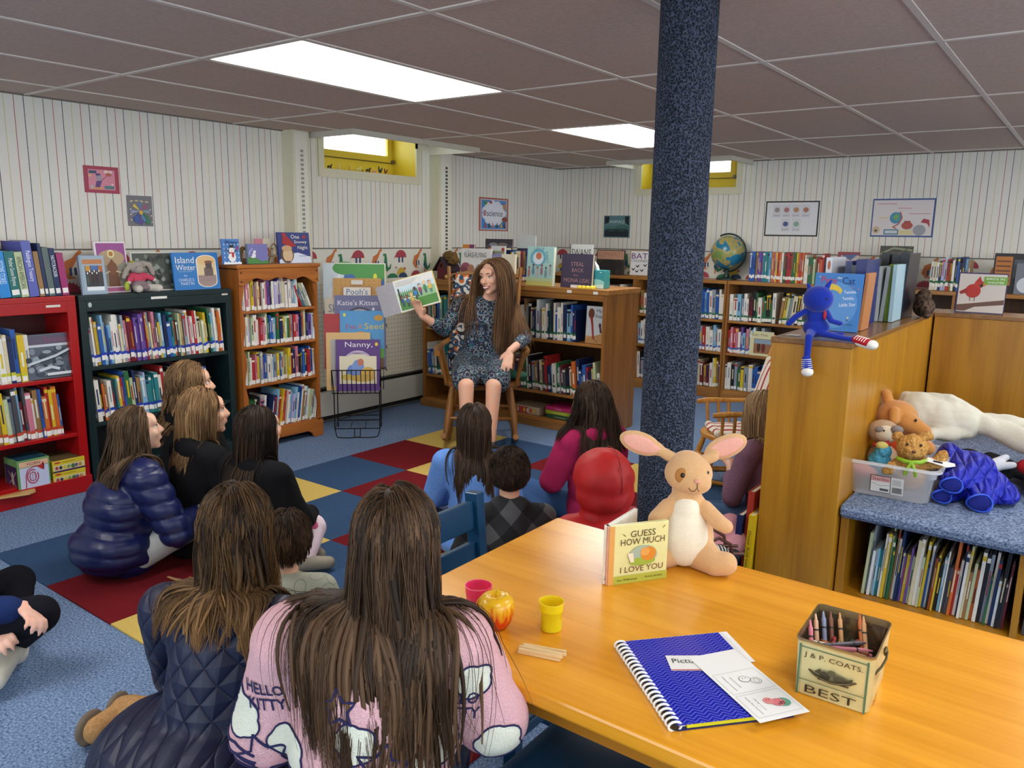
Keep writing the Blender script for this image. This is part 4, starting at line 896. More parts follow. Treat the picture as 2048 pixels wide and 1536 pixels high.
# books lying on low shelves handled with displays below
def spine(label, u0, u1, h, d, ch, txt, tc, lean=0, ins=0, th=.55, tw=.8, lab='w', z=1.057, group='books on top of the red bookcase'):
    """a titled book standing spine-out on the red case"""
    t = u1-u0; o = MB(); b = dict(t=t, h=h, d=d, ch=ch, lean=0, deco=.78 if not txt else .76, dc=ch); ct = .0025
    c = bcol(ch); o.box(-t/2, -t/2+ct, 0, d, 0, h, c); o.box(t/2-ct, t/2, 0, d, 0, h, c); o.box(-t/2, t/2, -.002, ct, 0, h, c)
    ob = o.build('book', loc=(-4.29-ins, (u0+u1)/2, z+abs(sin(radians(lean)))*t/2+.0005), rot=(0, radians(lean), pi/2)); ob.rotation_mode = 'XYZ'
    ob.matrix_world = Matrix.Translation(ob.location)@Matrix.Rotation(pi/2, 4, 'Z')@Matrix.Rotation(radians(lean), 4, 'Y')
    p = MB(); p.box(-t/2+ct, t/2-ct, ct, d-.004, .003, h-.003, PAGE); p.build('pages', ob)
    if txt: art([('t', txt, .5, th, tw, .62, tc, -90)], t, h, ob, Matrix.Translation((0, -.002, 0)), tname='title')
    if lab: l = MB(); l.box(-t*.4, t*.4, -.0026, -.002, .012, .038, flat('f0ede6', .5, noise=0)); l.build('spine_label', ob)
    tag(ob, label, 'book', group); return ob
sy = lambda px: float(onp(px, 560, 0, -4.29)[1])
spine('slim white book at the left edge of the red bookcase top', 1.545, 1.575, .235, .17, 'w', None, 'kkk', -5); 
spine('white book with small pictures, second from the left on red bookcase top', 1.578, 1.605, .235, .17, 'x', None, 'kkk', -5)
spine('bright blue bedtime story book on top of the red bookcase', 1.608, 1.655, .225, .19, 'b', 'BEDTIME STORIES', 'cfe8ff', -5, tw=.5, lab=None)
bpy.data.objects['book.002'].data.materials[0] = flat('1a86d0', .35, name='book_cover')
spine('teal nursery rhyme book standing on top of the red bookcase', 1.658, 1.70, .225, .19, 't', 'Mother Goose Rhymes', 'e8f0e8', -5, tw=.6)
bpy.data.objects['book.003'].data.materials[0] = flat('0f6a66', .35, name='book_cover')
spine('olive and tan book titled African American on the red bookcase', 1.703, 1.738, .222, .19, 'e', 'AFRICAN AMERICAN', '2a2a10', -5, tw=.7)
spine('tall maroon book leaning behind the others on the red bookcase', 1.66, 1.70, .285, .10, 'm', None, 'kkk', -4, .17)
spine('tall periwinkle treasury on top of the red bookcase', 1.742, 1.785, .275, .23, 'v', 'Paddington Treasury', 'f4f4ff', -5, tw=.55, lab=None)
bpy.data.objects['book.006'].data.materials[0] = flat('5a62b0', .35, name='book_cover')
spine('tan book between the periwinkle and navy ones on red bookcase', 1.789, 1.812, .225, .19, 'z', None, 'kkk', -5)
spine('thin navy book with a cream foot on the red bookcase', 1.815, 1.83, .265, .2, 'n', None, 'kkk', -5)
spine('grey green book beside the nutcracker book on the red bookcase', 1.833, 1.862, .245, .19, 'd', None, 'kkk', -5)
bpy.data.objects['book.009'].data.materials[0] = flat('5a6a66', .35, name='book_cover')
spine('navy nutcracker book second from right on the red bookcase top', 1.865, 1.892, .24, .19, 'n', 'NUTCRACKER', 'f0f0f0', -5, th=.62, tw=.45)
spine('magenta book at the right end of the red bookcase row', 1.897, 1.93, .215, .19, 'p', None, 'kkk', -5)
bpy.data.objects['book.011'].data.materials[0] = flat('a0286a', .35, name='book_cover')

# ------------------------------------------------------------------ books and boxes shown face out
NDISP = [0]
def disp(name, label, box, axis, plane, z, t, cover, shapes, cat='book', tilt=0, yaw=0, group=None, pages=True, w=None, h=None, back=None, spinecol=None, hfix=None):
    """upright flat thing whose front covers photo box (x0,y0,x1,y1), standing at height z on the given wall-parallel plane"""
    x0, y0, x1, y1 = box; xm = (x0+x1)/2; ax = 0 if axis == 'L' else 1; P = onp(xm, y1, ax, plane); u = 1-ax
    ca = abs(cos(radians(yaw)))
    W = w or abs(onp(x1, (y0+y1)/2, ax, plane)[u]-onp(x0, (y0+y1)/2, ax, plane)[u])/ca; Hh = h or float(onp(xm, y0, ax, plane)[2])-z
    loc = [0, 0, z]; loc[ax] = plane; loc[u] = float(onp(xm, (y0+y1)/2, ax, plane)[u])
    rz = (pi/2 if axis == 'L' else 0)+radians(yaw)
    return face_out(name, label, loc, rz, W, Hh, t, cover, shapes, cat, tilt, group, pages, back, spinecol)
def face_out(name, label, loc, rz, W, Hh, t, cover, shapes, cat='book', tilt=0, group=None, pages=True, back=None, spinecol=None):
    cm = flat(cover, .38, noise=.03, name='cover'); m = MB(); ct = min(.0025, t*.25); hw = W/2
    m.box(-hw, hw, 0, ct, 0, Hh, cm); m.box(-hw, hw, t-ct, t, 0, Hh, flat(back or cover, .4, noise=.03)); m.box(-hw, -hw+ct, ct, t-ct, 0, Hh, flat(spinecol or cover, .4, noise=.03))
    o = m.build(name); tl = radians(tilt)
    o.matrix_world = Matrix.Translation(Vector(loc)+Vector((0, 0, .0008)))@Matrix.Rotation(rz, 4, 'Z')@Matrix.Rotation(-tl, 4, 'X')
    if pages and t > .004: p = MB(); p.box(-hw+ct, hw-.003, ct, t-ct, .003, Hh-.003, PAGE); p.build('pages', o)
    if shapes: art(shapes, W, Hh, o)
    tag(o, label, cat, group)
    if cat == 'book': NDISP[0] += 1
    return o
R_ = lambda x0, z0, x1, z1, c: ('r', x0, z0, x1, z1, c)
E_ = lambda cx, cz, rx, rz, c: ('e', cx, cz, rx, rz, c)
T_ = lambda s, cx, cz, w_, h_, c, *r: ('t', s, cx, cz, w_, h_, c, *r)
P_ = lambda pts, c: ('p', pts, c)
GT = 1.052
disp('picture_book', 'small grey-blue framed book showing a group of people, left on green bookcase', (163, 511, 214, 588), 'L', -4.31, GT, .018, '8fa2b4', [R_(.08, .04, .97, .98, '9fb0bf'), R_(.12, .78, .9, .90, 'c07a48'), T_('SNOWED IN', .51, .84, .6, .06, '7a3a20'), R_(.2, .1, .88, .74, '30343a'), R_(.2, .1, .88, .2, 'e8ecf0'), R_(.22, .60, .40, .74, 'c8922a'), R_(.72, .58, .88, .74, 'b4682a'), R_(.42, .62, .7, .74, '4a68a8'), *[E_(.27+.09*i, .38+.05*(i % 2), .035, .14, ['2e5a50', '5a2a2a', '23262a', '4a2420', '2a2a30', '53342a'][i]) for i in range(6)], *[E_(.27+.09*i, .55+.05*(i % 2), .025, .03, 'e8e4e0') for i in range(6)]], tilt=6)
# the lettering on that cover is illegible in the photo: keep only its orange banner
bpy.data.objects.remove([o for o in bpy.data.objects if o.name.startswith('title') and o.parent and o.parent.name == 'picture_book'][0])
disp('picture_book', 'tall magenta-topped mammoth book standing behind the grey-blue framed one', (196, 483, 259, 582), 'L', -4.38, GT, .015, 'e8e2e4', [R_(.06, .6, .96, .97, '9a4a90'), R_(.06, .12, .96, .6, '8a8678'), E_(.5, .68, .42, .16, 'b59a78'), E_(.5, .76, .11, .08, 'e8e0a8'), E_(.5, .76, .07, .05, 'b07838'), P_([(.33, .12), (.38, .55), (.5, .66), (.62, .55), (.70, .12)], '6e4024'), E_(.5, .48, .16, .13, '7c4a2a'), ('l', [(.4, .42), (.2, .36), (.12, .46)], .035, 'dccaa4'), ('l', [(.6, .42), (.82, .38), (.9, .50)], .035, 'dccaa4'), R_(.06, .02, .96, .1, 'b8628a')], tilt=7)
disp('picture_book', 'dark snowy photograph book standing behind the grey rabbit toy', (268, 504, 352, 581), 'L', -4.36, GT, .012, 'd4d4cc', [R_(.03, .03, .99, .97, '4a5048'), *[E_(random.uniform(.1, .95), random.uniform(.1, .9), .05, .06, random.choice(['6e766c', '2c302c', '8e968c', '3a4038'])) for _ in range(40)]], tilt=7)
disp('picture_book', 'wide blue book titled Island Winter standing on the green bookcase', (350, 505, 441, 580), 'L', -4.31, GT, .014, '2f7cc4', [T_('Island', .26, .80, .40, .17, 'f4f2ea'), T_('Winter', .27, .60, .42, .15, 'f4f2ea'), R_(.1, .49, .4, .495, 'e8e6e0'), T_('by', .25, .38, .07, .07, 'd8e4f0'), T_('CHARLES E.', .26, .27, .34, .08, 'd8e4f0'), T_('MARTIN', .27, .17, .28, .08, 'd8e4f0'), R_(.5, .2, .94, .78, 'f4f0e4'), E_(.72, .78, .22, .15, 'f4f0e4'), E_(.72, .2, .22, .15, 'f4f0e4'), R_(.52, .2, .92, .78, 'e2cda0'), E_(.72, .78, .2, .13, 'e6c088'), E_(.72, .2, .2, .13, 'a8908a'), R_(.52, .2, .92, .38, 'a08a86'), R_(.66, .36, .86, .58, '6e5e5c'), R_(.7, .56, .84, .72, '564a4a'), E_(.77, .74, .09, .04, '8a5a48')], tilt=6)
TT = 1.197
disp('board_book', 'small blue board book titled Winter with a snowman, on tall bookcase', (446, 478, 481, 526), 'L', -4.28, TT, .012, '4f86c8', [*[E_(.1+.2*(i % 5), .1+.17*(i//5), .03, .03, 'e4eefc') for i in range(25)], T_('Winter', .52, .87, .75, .13, '14285a'), E_(.5, .28, .22, .19, 'f6f6f4'), E_(.5, .55, .15, .13, 'f6f6f4'), R_(.36, .65, .66, .67, '1a1a1e'), R_(.41, .66, .6, .76, '1a1a1e'), R_(.35, .42, .65, .47, 'c02028'), P_([(.5, .44), (.62, .40), (.58, .25), (.48, .3)], 'c02028'), E_(.5, .54, .04, .015, 'e0762a'), ('l', [(.33, .48), (.1, .62)], .03, '5a3a20'), ('l', [(.67, .48), (.88, .62)], .03, '5a3a20'), E_(.82, .64, .09, .08, '8a4a8a'), R_(0, 0, 1, .08, 'f2f6fa')], tilt=5)
disp('board_book', 'small purple board book with a white figure on green grass', (495, 488, 537, 526), 'L', -4.29, TT, .012, '7a78b8', [R_(0, 0, .04, 1, '3c7840'), P_([(0, 0), (1, 0), (1, .2), (.7, .12), (.4, .3), (0, .35)], '4e8a48'), T_("Can't You Sleep", .5, .74, .8, .08, 'd8d4f0'), ('l', [(.1, .45), (.14, .62), (.28, .78)], .03, 'd8d4f0'), E_(.32, .42, .09, .13, 'eceaf4'), E_(.36, .6, .07, .08, 'eceaf4'), E_(.26, .35, .08, .06, 'eceaf4')], tilt=5)
bpy.data.objects.remove([o for o in bpy.data.objects if o.name.startswith('title') and o.parent and o.parent.name == 'board_book.001'][0])
disp('board_book', 'small pink and cream book behind the purple board book', (512, 474, 541, 505), 'L', -4.36, TT, .01, 'd88a9a', [P_([(.4, 0), (1, 0), (1, 1), (.55, 1)], 'e8dcc0'), E_(.78, .45, .16, .2, 'c05a4a'), E_(.78, .45, .08, .1, 'ead8b8')], tilt=4, h=.155)
disp('picture_book', 'blue book titled One Snowy Night with a red-hatted animal', (559, 465, 622, 524), 'L', -4.27, TT, .016, '27387c', [P_([(0, 0), (1, 0), (1, .2), (.6, .34), (.3, .3), (0, .1)], 'dce4f4'), T_('One', .54, .86, .26, .13, 'f4f2ee'), T_('Snowy', .70, .68, .40, .13, 'f4f2ee'), T_('Night', .76, .49, .32, .15, 'f4f2ee'), E_(.83, .86, .06, .055, 'a81c30'), P_([(.12, .64), (.16, .92), (.22, .94), (.56, .56), (.4, .52)], 'a81c24'), E_(.19, .93, .06, .05, 'b8202c'), E_(.25, .28, .21, .27, '54402e'), E_(.27, .27, .155, .24, 'd8b890'), E_(.25, .48, .16, .1, 'cba27a'), R_(.62, .22, .9, .235, '3a4a88'), E_(.25, .04, .11, .035, '5a3e2a')], tilt=5)
# on the reader's bookcase
MTp = 1.042
disp('picture_book', 'white book titled On a Flake-Flying Day behind the reader', (919, 497, 979, 558), 'B', 4.86, MTp, .012, 'e8e6e4', [T_('On a', .26, .92, .14, .05, '2a2a30'), T_('FLAKE-FLYING', .48, .80, .72, .15, '22222a'), T_('Day', .75, .66, .13, .05, '2a2a30'), E_(.18, .36, .18, .2, '9a5868'), E_(.12, .3, .10, .14, '84485a'), E_(.36, .38, .11, .12, 'b87e68'), P_([(.3, .1), (.85, .62), (.97, .68), (.98, .58), (.5, .1)], '8c3448'), P_([(.28, .05), (.6, .52), (.72, .5), (.45, .02)], '74788a'), E_(.75, .42, .13, .12, '9a98b8'), E_(.55, .12, .17, .16, '9c7ab0'), E_(.8, .14, .18, .16, 'a88ac0')], tilt=5)
disp('picture_book', 'small lavender and cream book just behind the reader\'s head', (981, 508, 1028, 562), 'B', 4.84, MTp, .02, 'e8e0c8', [R_(0, 0, .42, 1, '8c8ab8'), R_(.05, .8, .36, .9, 'a8a6d0'), R_(.05, .62, .36, .7, 'a8a6d0'), E_(.55, .8, .012, .03, '6a5a48'), E_(.66, .72, .012, .03, '6a5a48'), ('l', [(.55, .1), (.56, .6)], .02, 'd4c8a0'), ('l', [(.75, .1), (.72, .5)], .02, 'd4c8a0')], tilt=4)
disp('picture_book', 'pale turquoise book titled Let It Fall on the reader\'s bookcase', (1052, 493, 1105, 567), 'B', 4.755, MTp, .03, 'a8d2cc', [R_(0, 0, 1, .12, 'c8c474'), R_(0, .12, 1, .2, 'b8cca0'), E_(.42, .72, .3, .22, '6fb0c4'), E_(.42, .70, .2, .16, 'd8e8f0'), E_(.44, .76, .11, .09, 'c87858'), T_('LET IT', .45, .93, .38, .07, '5a7a86', 0), T_('FALL', .77, .72, .3, .06, '5a7a86', -80), *[s for i in range(6) for s in (E_(.1+.16*i, .32+.06*(i % 2), .045, .11, ['b87a7a', '6a90a8', 'c0b8b8', 'a07080', '7a98a0', 'b0a8a0'][i]), E_(.1+.16*i, .46+.06*(i % 2), .035, .03, ['9a4a40', '7a4a3a', 'b05a40', '8a4a48', '6a4a40', '7a5a50'][i]))]], tilt=4, spinecol='d0f0e4')
disp('picture_book', 'dark plum book with dusty pink capitals, right of the turquoise book', (1121, 508, 1183, 571), 'B', 4.775, MTp, .028, '3a3448', [R_(.02, .02, .98, .98, '423a50'), T_('STEAL', .52, .70, .42, .12, 'b08888'), T_('BACK', .54, .52, .38, .11, 'b08888'), T_('the', .48, .38, .14, .06, 'b08888'), T_('MONA LISA!', .52, .22, .82, .12, 'b08888'), T_('Meghan McCarthy', .6, .07, .4, .04, 'd8d0d8')], tilt=4, spinecol='b4a0c4')
disp('picture_book', 'grey-white book titled Swans behind the plum coloured book', (1138, 489, 1183, 530), 'B', 5.02, MTp, .012, 'b8bab8', [T_('SWANS', .5, .80, .86, .18, '26282a'), R_(0, 0, .03, 1, '26282a')], tilt=3)
disp('picture_book', 'wide dark grey photo book behind the lavender one on reader\'s bookcase', (968, 478, 1022, 555), 'B', 5.12, MTp, .012, '54505c', [R_(0, .85, 1, 1, '34303c'), E_(.3, .86, .16, .05, '8a8a94'), E_(.65, .86, .18, .05, '7a6a68'), R_(.0, .6, 1, .70, '8886a0')], tilt=3)
disp('picture_book', 'pale book with black lettering band in the back row behind reader', (1032, 471, 1068, 550), 'B', 5.14, MTp, .012, 'b4b8b8', [T_('CATCHER', .5, .82, .7, .05, '22222a'), R_(0, .66, 1, .72, '16161a')], tilt=3)
bpy.data.objects.remove([o for o in bpy.data.objects if o.name.startswith('title') and o.parent and o.parent.name.startswith('picture_book') and 'black lettering' in o.parent.get('label', '')][0])
disp('picture_book', 'orange and purple topped book behind the Flake-Flying book', (923, 489, 946, 520), 'B', 5.0, MTp, .02, 'a03a4a', [R_(0, .8, .6, 1, 'd88a2a'), R_(.6, .8, 1, 1, '7a3a6a')], tilt=3)
disp('picture_book', 'yellow flower photo book in the back row behind the reader', (980, 492, 1008, 550), 'B', 5.0, MTp, .012, 'd8dce0', [R_(.05, .1, .95, .86, '9aa088'), E_(.65, .6, .2, .14, 'd8c020'), E_(.2, .65, .12, .2, '707860'), R_(.75, .85, .95, .95, 'b03a3a')], tilt=3)
disp('picture_book', 'book with boy pulling shadow under My Friend lettering, on oak shelf', (1171, 613, 1207, 686), 'B', 4.78, .657, .01, 'c6ccd0', [R_(0, 0, 1, .2, 'c4a070'), P_([(0, .12), (1, .3), (1, .0), (0, 0)], 'b88a58'), E_(.28, .80, .17, .14, '6a3a2a'), P_([(.2, .72), (.36, .72), (.42, .5), (.5, .12), (.4, .12), (.3, .5)], '9a3a30'), E_(.78, .5, .07, .06, '4a3030'), P_([(.74, .46), (.85, .46), (.92, .3), (.8, .3)], '5a3a38'), ('l', [(.45, .12), (.7, .04)], .03, '6a5a4a'), T_('My', .72, .87, .3, .1, '2a2a2e'), T_('Friend', .78, .74, .5, .1, '2a2a2e')], tilt=3)
# back wall displays
disp('picture_book', 'elephant book with tan lettering band on the back wall bookcase', (1192, 500, 1248, 551), 'B', 6.66, 1.047, .012, '3a3430', [R_(.03, .62, .97, .97, 'c8987c'), T_('ELEPHANTS', .5, .82, .85, .2, 'b07a62'), E_(.45, .36, .34, .26, '241f1e'), R_(.2, 0, .3, .3, '241f1e'), R_(.6, 0, .7, .3, '241f1e'), E_(.8, .42, .13, .2, '2c2624'), R_(.86, .02, .9, .3, '2c2624')], tilt=3)
disp('picture_book', 'white book titled Bat Colonies on the back wall bookcase', (1259, 501, 1297, 551), 'B', 6.66, 1.047, .012, 'b48a5a', [R_(.04, .03, .96, .97, 'e8e6e4'), T_('BAT', .5, .78, .84, .22, '6a2a7a'), T_('COLONIES', .5, .59, .84, .09, '3a2440'), *[P_([(x-.12, z+.06), (x, z), (x+.12, z+.08), (x+.04, z-.04), (x-.03, z-.05)], '1c1a1e') for x, z in ((.2, .26), (.42, .38), (.4, .18), (.66, .22), (.82, .42))]], tilt=3)
disp('picture_book', 'white book with a brown ringed spot, half behind the column', (1300, 503, 1326, 552), 'B', 6.66, 1.047, .012, 'd8d8d2', [E_(.6, .4, .25, .22, 'a88a78'), E_(.6, .4, .15, .14, '6a4038'), E_(.6, .4, .06, .06, 'd8c8b8'), *[('l', [(.6, .7), (.1+.2*i, .9)], .02, '9a9a94') for i in range(5)]], tilt=3)
disp('picture_book', 'small cream book with people on it, facing out on a back shelf', (1508, 668, 1536, 711), 'B', 6.64, .417, .012, 'd8d4a8', [T_('Get The', .4, .86, .7, .1, '7a6a2a'), R_(.18, .1, .95, .7, '9a6a4a'), E_(.4, .35, .08, .2, '4a2a20'), E_(.6, .35, .08, .2, '6a2a20'), R_(.2, .5, .95, .68, '8aa0b0')], tilt=2, w=.20, h=.21)
disp('picture_book', 'red and white airplane book on the back bookcase behind the blue books', (1672, 504, 1716, 570), 'B', 6.70, 1.047, .012, '8a2a34', [R_(.15, .02, 1, .9, 'b8a8a4'), P_([(.15, .5), (1, .8), (1, .6), (.2, .35)], 'a83038'), P_([(.2, .9), (.95, .95), (.6, .75)], '4a5a88'), P_([(.2, .25), (.9, .3), (.5, .15)], 'c88858')], tilt=3)
disp('picture_book', 'large dark book with olive swirls at the back, behind black books', (1756, 492, 1822, 570), 'B', 6.72, 1.047, .012, '3a3c30', [('l', [(.02, .8), (.4, .95), (.98, .9)], .06, '8a8c6a'), ('l', [(.1, .7), (.5, .8), (.95, .98)], .04, '5a5c48')], tilt=3)
disp('picture_book', 'black book with an orange striped scroll at the right edge', (1985, 507, 2060, 582), 'B', 6.66, 1.047, .012, '1a181c', [R_(.05, .2, .5, .92, 'b8702a'), *[R_(.08, .3+.12*i, .46, .34+.12*i, '6a3a1a') for i in range(5)], R_(.55, .4, 1, .85, '4a4e58')], tilt=3)
disp('picture_book', 'grey photo book at the far right edge of the back bookcase', (2030, 527, 2075, 586), 'B', 6.62, 1.047, .012, '70747c', [E_(.5, .3, .4, .25, 'c8ccd0'), E_(.45, .85, .08, .08, 'e8e8e8')], tilt=3)
# on the partition
PT = 1.037
disp('picture_book', 'bright blue story book with a yellow moon, leaning behind the blue cat toy', (1622, 546, 1718, 668), 'B', 3.36, PT, .012, '3f7ec4', [E_(.5, .45, .44, .4, '5a94d2'), T_('Pete', .30, .875, .32, .12, 'c83048'), T_('the', .515, .92, .09, .04, 'f0f0f0'), T_('Cat', .71, .875, .26, .12, '1c2c6c'), P_(arc(.36, .64, .26, .17, 20, 200)+arc(.38, .58, .20, .13, 195, 25), 'e2c23a'), T_('Twinkle,', .77, .68, .26, .06, 'f4f6fa', 6), T_('Twinkle,', .74, .57, .24, .06, 'f4f6fa', 6), T_('Little Star', .74, .465, .34, .06, 'f4f6fa', 6), *[P_([(x+.03*cos(radians(90+36*k))*(1 if k % 2 == 0 else .45), z+.025*sin(radians(90+36*k))*(1 if k % 2 == 0 else .45)) for k in range(10)], c) for x, z, c in ((.52, .68, 'b0a890'), (.8, .76, '9a7a98'), (.93, .74, '9a7a98'), (.78, .24, 'e0d8a0'), (.1, .93, 'a0b0d0'))], T_('By', .78, .19, .05, .035, '16224a'), T_('James Dean', .76, .12, .26, .04, '16224a')], tilt=8)
disp('picture_book', 'white bird book with a red cardinal standing on the partition return', (1912, 546, 2011, 627), 'B', 4.76, PT, .014, '3c2a5c', [R_(.03, .03, .985, .97, 'd4ccc4'), P_([(.03, .05), (.03, .2), (.3, .24), (.98, .36), (.98, .24), (.4, .16), (.2, .05)], '6a4a3a'), E_(.33, .55, .16, .17, 'b8281c'), E_(.44, .72, .1, .1, 'c23020'), P_([(.36, .78), (.45, .92), (.50, .76)], 'b8281c'), P_([(.05, .52), (.2, .62), (.22, .5), (.08, .46)], '9a2018'), P_([(.52, .74), (.6, .70), (.52, .66)], 'e08a3a'), E_(.49, .69, .035, .04, '2a1a18'), R_(.53, .72, 1.0, .91, '76a83a'), T_('BIRDS IN', .76, .86, .36, .05, 'f4f4ea'), T_('WINTER', .77, .77, .34, .05, 'f4f4ea'), ('l', [(.28, .4), (.29, .3)], .015, '4a3a30'), ('l', [(.38, .4), (.38, .3)], .015, '4a3a30')], tilt=5)
def pleaf(label, x0, x1, y, h, d, ch, lean=0, z=PT, yaw=0):
    """large book standing on the partition, spine toward the table"""
    t = x1-x0; m = MB(); c = flat(ch, .3, noise=.03, name='cover'); ct = .003
    m.box(-t/2, -t/2+ct, 0, d, 0, h, c); m.box(t/2-ct, t/2, 0, d, 0, h, c); m.box(-t/2, t/2, -.002, ct, 0, h, c); o = m.build('book')
    o.matrix_world = Matrix.Translation(((x0+x1)/2, y, z+.001+abs(sin(radians(lean)))*t/2))@Matrix.Rotation(radians(yaw), 4, 'Z')@Matrix.Rotation(radians(lean), 4, 'Y')
    p = MB(); p.box(-t/2+ct, t/2-ct, ct, d-.004, .004, h-.004, PAGE); p.build('pages', o); tag(o, label, 'book', 'large books on the partition'); NDISP[0] += 1
for a in [('thin orange-edged book standing behind the bright blue moon story book', -.775, -.764, 3.44, .235, .13, 'c08050', 3), ('white book marked with a letter M on the partition', -.965, -.94, 3.60, .29, .22, 'd8dce4', 0), ('tall navy book left of the group on the partition', -.90, -.872, 3.66, .275, .24, '1a2a6c', 0), ('grey book between the two navy books on the partition', -.868, -.845, 3.64, .26, .24, '5a6068', 0), ('navy blue wide book nearest the camera on the partition', -.842, -.80, 3.60, .285, .24, '16206a', 0), ('slim silver book in the middle group on the partition', -.815, -.80, 3.92, .25, .2, 'b0b8bc', 0), ('second slim silver book in the middle group on the partition', -.797, -.782, 3.92, .25, .2, '9aa0a4', 3), ('olive green book in the middle group on the partition', -.778, -.76, 3.94, .26, .2, '6a8a1e', 0), ('pale blue book in the middle group on the partition', -.757, -.742, 3.92, .26, .2, 'a8c8d4', 0),
          ('black book, left of the three tall black ones on the partition', -.86, -.825, 4.16, .31, .26, '10141c', 0), ('black book, middle of the three tall black ones on the partition', -.82, -.785, 4.14, .30, .26, '141a24', 2), ('black book with white edge, right of the tall black ones', -.78, -.74, 4.12, .31, .27, '0e1220', 2)]: pleaf(*a)
bo = [o for o in bpy.data.objects if o.get('label', '').startswith('white book marked')][0]
art([E_(.5, .78, .3, .06, 'b86848'), T_('M', .5, .42, .7, .10, '28306a')], .022, .33, bo, Matrix.Translation((0, -.002, 0)))
pleaf('red-bordered yellow picture book on the floor beside the partition end', -1.045, -1.02, 3.02, .40, .30, 'a8382c', 2, 0.001); pleaf('thin navy book on the floor beside the partition end', -1.075, -1.05, 3.0, .30, .25, '24305c', 2, .001); pleaf('yellow book with handwritten-style spine on the floor by partition', -1.017, -.995, 2.97, .32, .25, 'd8b41c', 2, .001)
bo = [o for o in bpy.data.objects if o.get('label', '').startswith('yellow book with hand')][0]
art([T_('Ostee Andrews', .5, .55, .5, .55, '3a2a10', -90), T_('David', .5, .14, .18, .5, '3a2a10', -90)], .022, .32, bo, Matrix.Translation((0, -.002, 0)))
# posters, flat paper on the wall
def poster(label, axis, u0, u1, z0, z1, border, shapes, rough=.5, cat='poster'):
    W, Hh = u1-u0, z1-z0; m = MB(); m.box(-W/2, W/2, 0, .002, 0, Hh, flat(border, .5, noise=.02)); o = m.build('poster')
    if axis == 'L': o.matrix_world = Matrix.Translation((WX+.004, (u0+u1)/2, z0))@Matrix.Rotation(pi/2, 4, 'Z')
    else: o.matrix_world = Matrix.Translation(((u0+u1)/2, WY-.004, z0))
    art(shapes, W, Hh, o, name='print', tname='lettering'); tag(o, label, cat)
poster('pink framed crayon drawing on the striped wall, left of the grey one', 'L', 2.184, 2.379, 1.596, 1.742, 'a83a52', [R_(.12, .12, .88, .87, 'd8889c'), R_(.14, .72, .36, .83, '2c4a66'), E_(.17, .64, .05, .05, 'd8b078'), E_(.64, .8, .07, .07, 'e8c8c0'), E_(.76, .8, .05, .06, 'e8c8c0'), E_(.70, .70, .09, .07, 'b85a4a'), ('l', [(.48, .46), (.64, .64)], .015, '7a2a3a'), E_(.40, .68, .07, .05, '4a2c70'), E_(.42, .56, .08, .10, '9a94a4'), P_([(.30, .22), (.34, .44), (.50, .46), (.42, .2)], '5a3478'), E_(.36, .17, .18, .04, 'd89a58'), E_(.2, .22, .04, .06, 'b0b4bc'), R_(.56, .16, .84, .28, '4a7a84'), E_(.79, .33, .03, .03, 'e8d8d8')])
poster('grey drawing with a burst of colourful fish on the striped wall', 'L', 2.415, 2.567, 1.418, 1.592, '77747a', [*[('l', [(.12+.2*i, .80+.04*sin(i*1.0)), (.24+.2*i, .83-.03*(i > 1))], .05, 'c8b888') for i in range(4)], *[P_([(.5, .5), (.5+.34*cos(a)-.06*sin(a), .45+.30*sin(a)+.05*cos(a)), (.5+.38*cos(a), .45+.36*sin(a)), (.5+.34*cos(a)+.06*sin(a), .45+.30*sin(a)-.05*cos(a))], c) for a, c in ((2.3, 'd8c848'), (1.57, '5a7ab0'), (.8, 'a84a7c'), (3.1, '9aa0d0'), (.1, '8aa0b4'), (3.9, '2c4a9a'), (4.5, '4c3a8c'), (5.2, '5a8ac0'), (5.7, '2c7a50'))], *[E_(x, z, .025, .02, 'f0ece4') for x, z in ((.12, .55), (.12, .38), (.13, .2), (.9, .55), (.92, .35), (.94, .14))], E_(.52, .45, .08, .07, 'd8b040'), E_(.35, .22, .12, .12, '3c5aa0'), E_(.5, .14, .1, .08, '5a4a90'), E_(.78, .16, .1, .1, '3a7a5a')])
poster('science poster with a red border on the far part of left wall', 'L', 5.648, 6.082, 1.437, 1.735, 'b06050', [R_(.05, .04, .95, .95, 'd8d8dc'), R_(.07, .06, .93, .93, '4a86c8'), *[E_(.5+.30*cos(a), .54+.27*sin(a), .12, .12, 'e0e0ea') for a in np.linspace(0, 6.28, 12)], E_(.5, .54, .33, .3, 'e4e4ee'), T_('science', .52, .53, .54, .17, '1c2440'), E_(.2, .84, .06, .06, '4a8a4a'), E_(.38, .86, .05, .04, 'a84a50'), E_(.86, .75, .06, .1, 'b88a6a'), R_(.14, .45, .17, .62, '8a3a48'), R_(.19, .45, .22, .62, 'a84a50'), *[P_([(x-.04, .1), (x, .28), (x+.04, .1)], c) for x, c in ((.33, '2c5a48'), (.6, '2c5a48'), (.2, 'b0505a'), (.45, 'c87a70'), (.74, 'c8a040'), (.86, '5a3a34'))], E_(.86, .35, .1, .08, '8a4a44')])
poster('small dark green animals poster on the back wall', 'B', -4.012, -3.72, 1.394, 1.607, '6c8a90', [R_(.04, .04, .96, .96, '5a8088'), R_(.04, .04, .96, .36, '16222e'), E_(.3, .42, .28, .12, '4a7a72'), E_(.7, .44, .28, .14, '3c6a64'), P_([(.04, .96), (.04, .62), (.2, .68), (.22, .96)], '121c24'), P_([(.96, .96), (.96, .55), (.82, .68), (.8, .96)], '121c24'), T_('ANIMALS', .5, .72, .58, .13, 'c8d8d8'), R_(.1, .32, .9, .40, '24343c')])
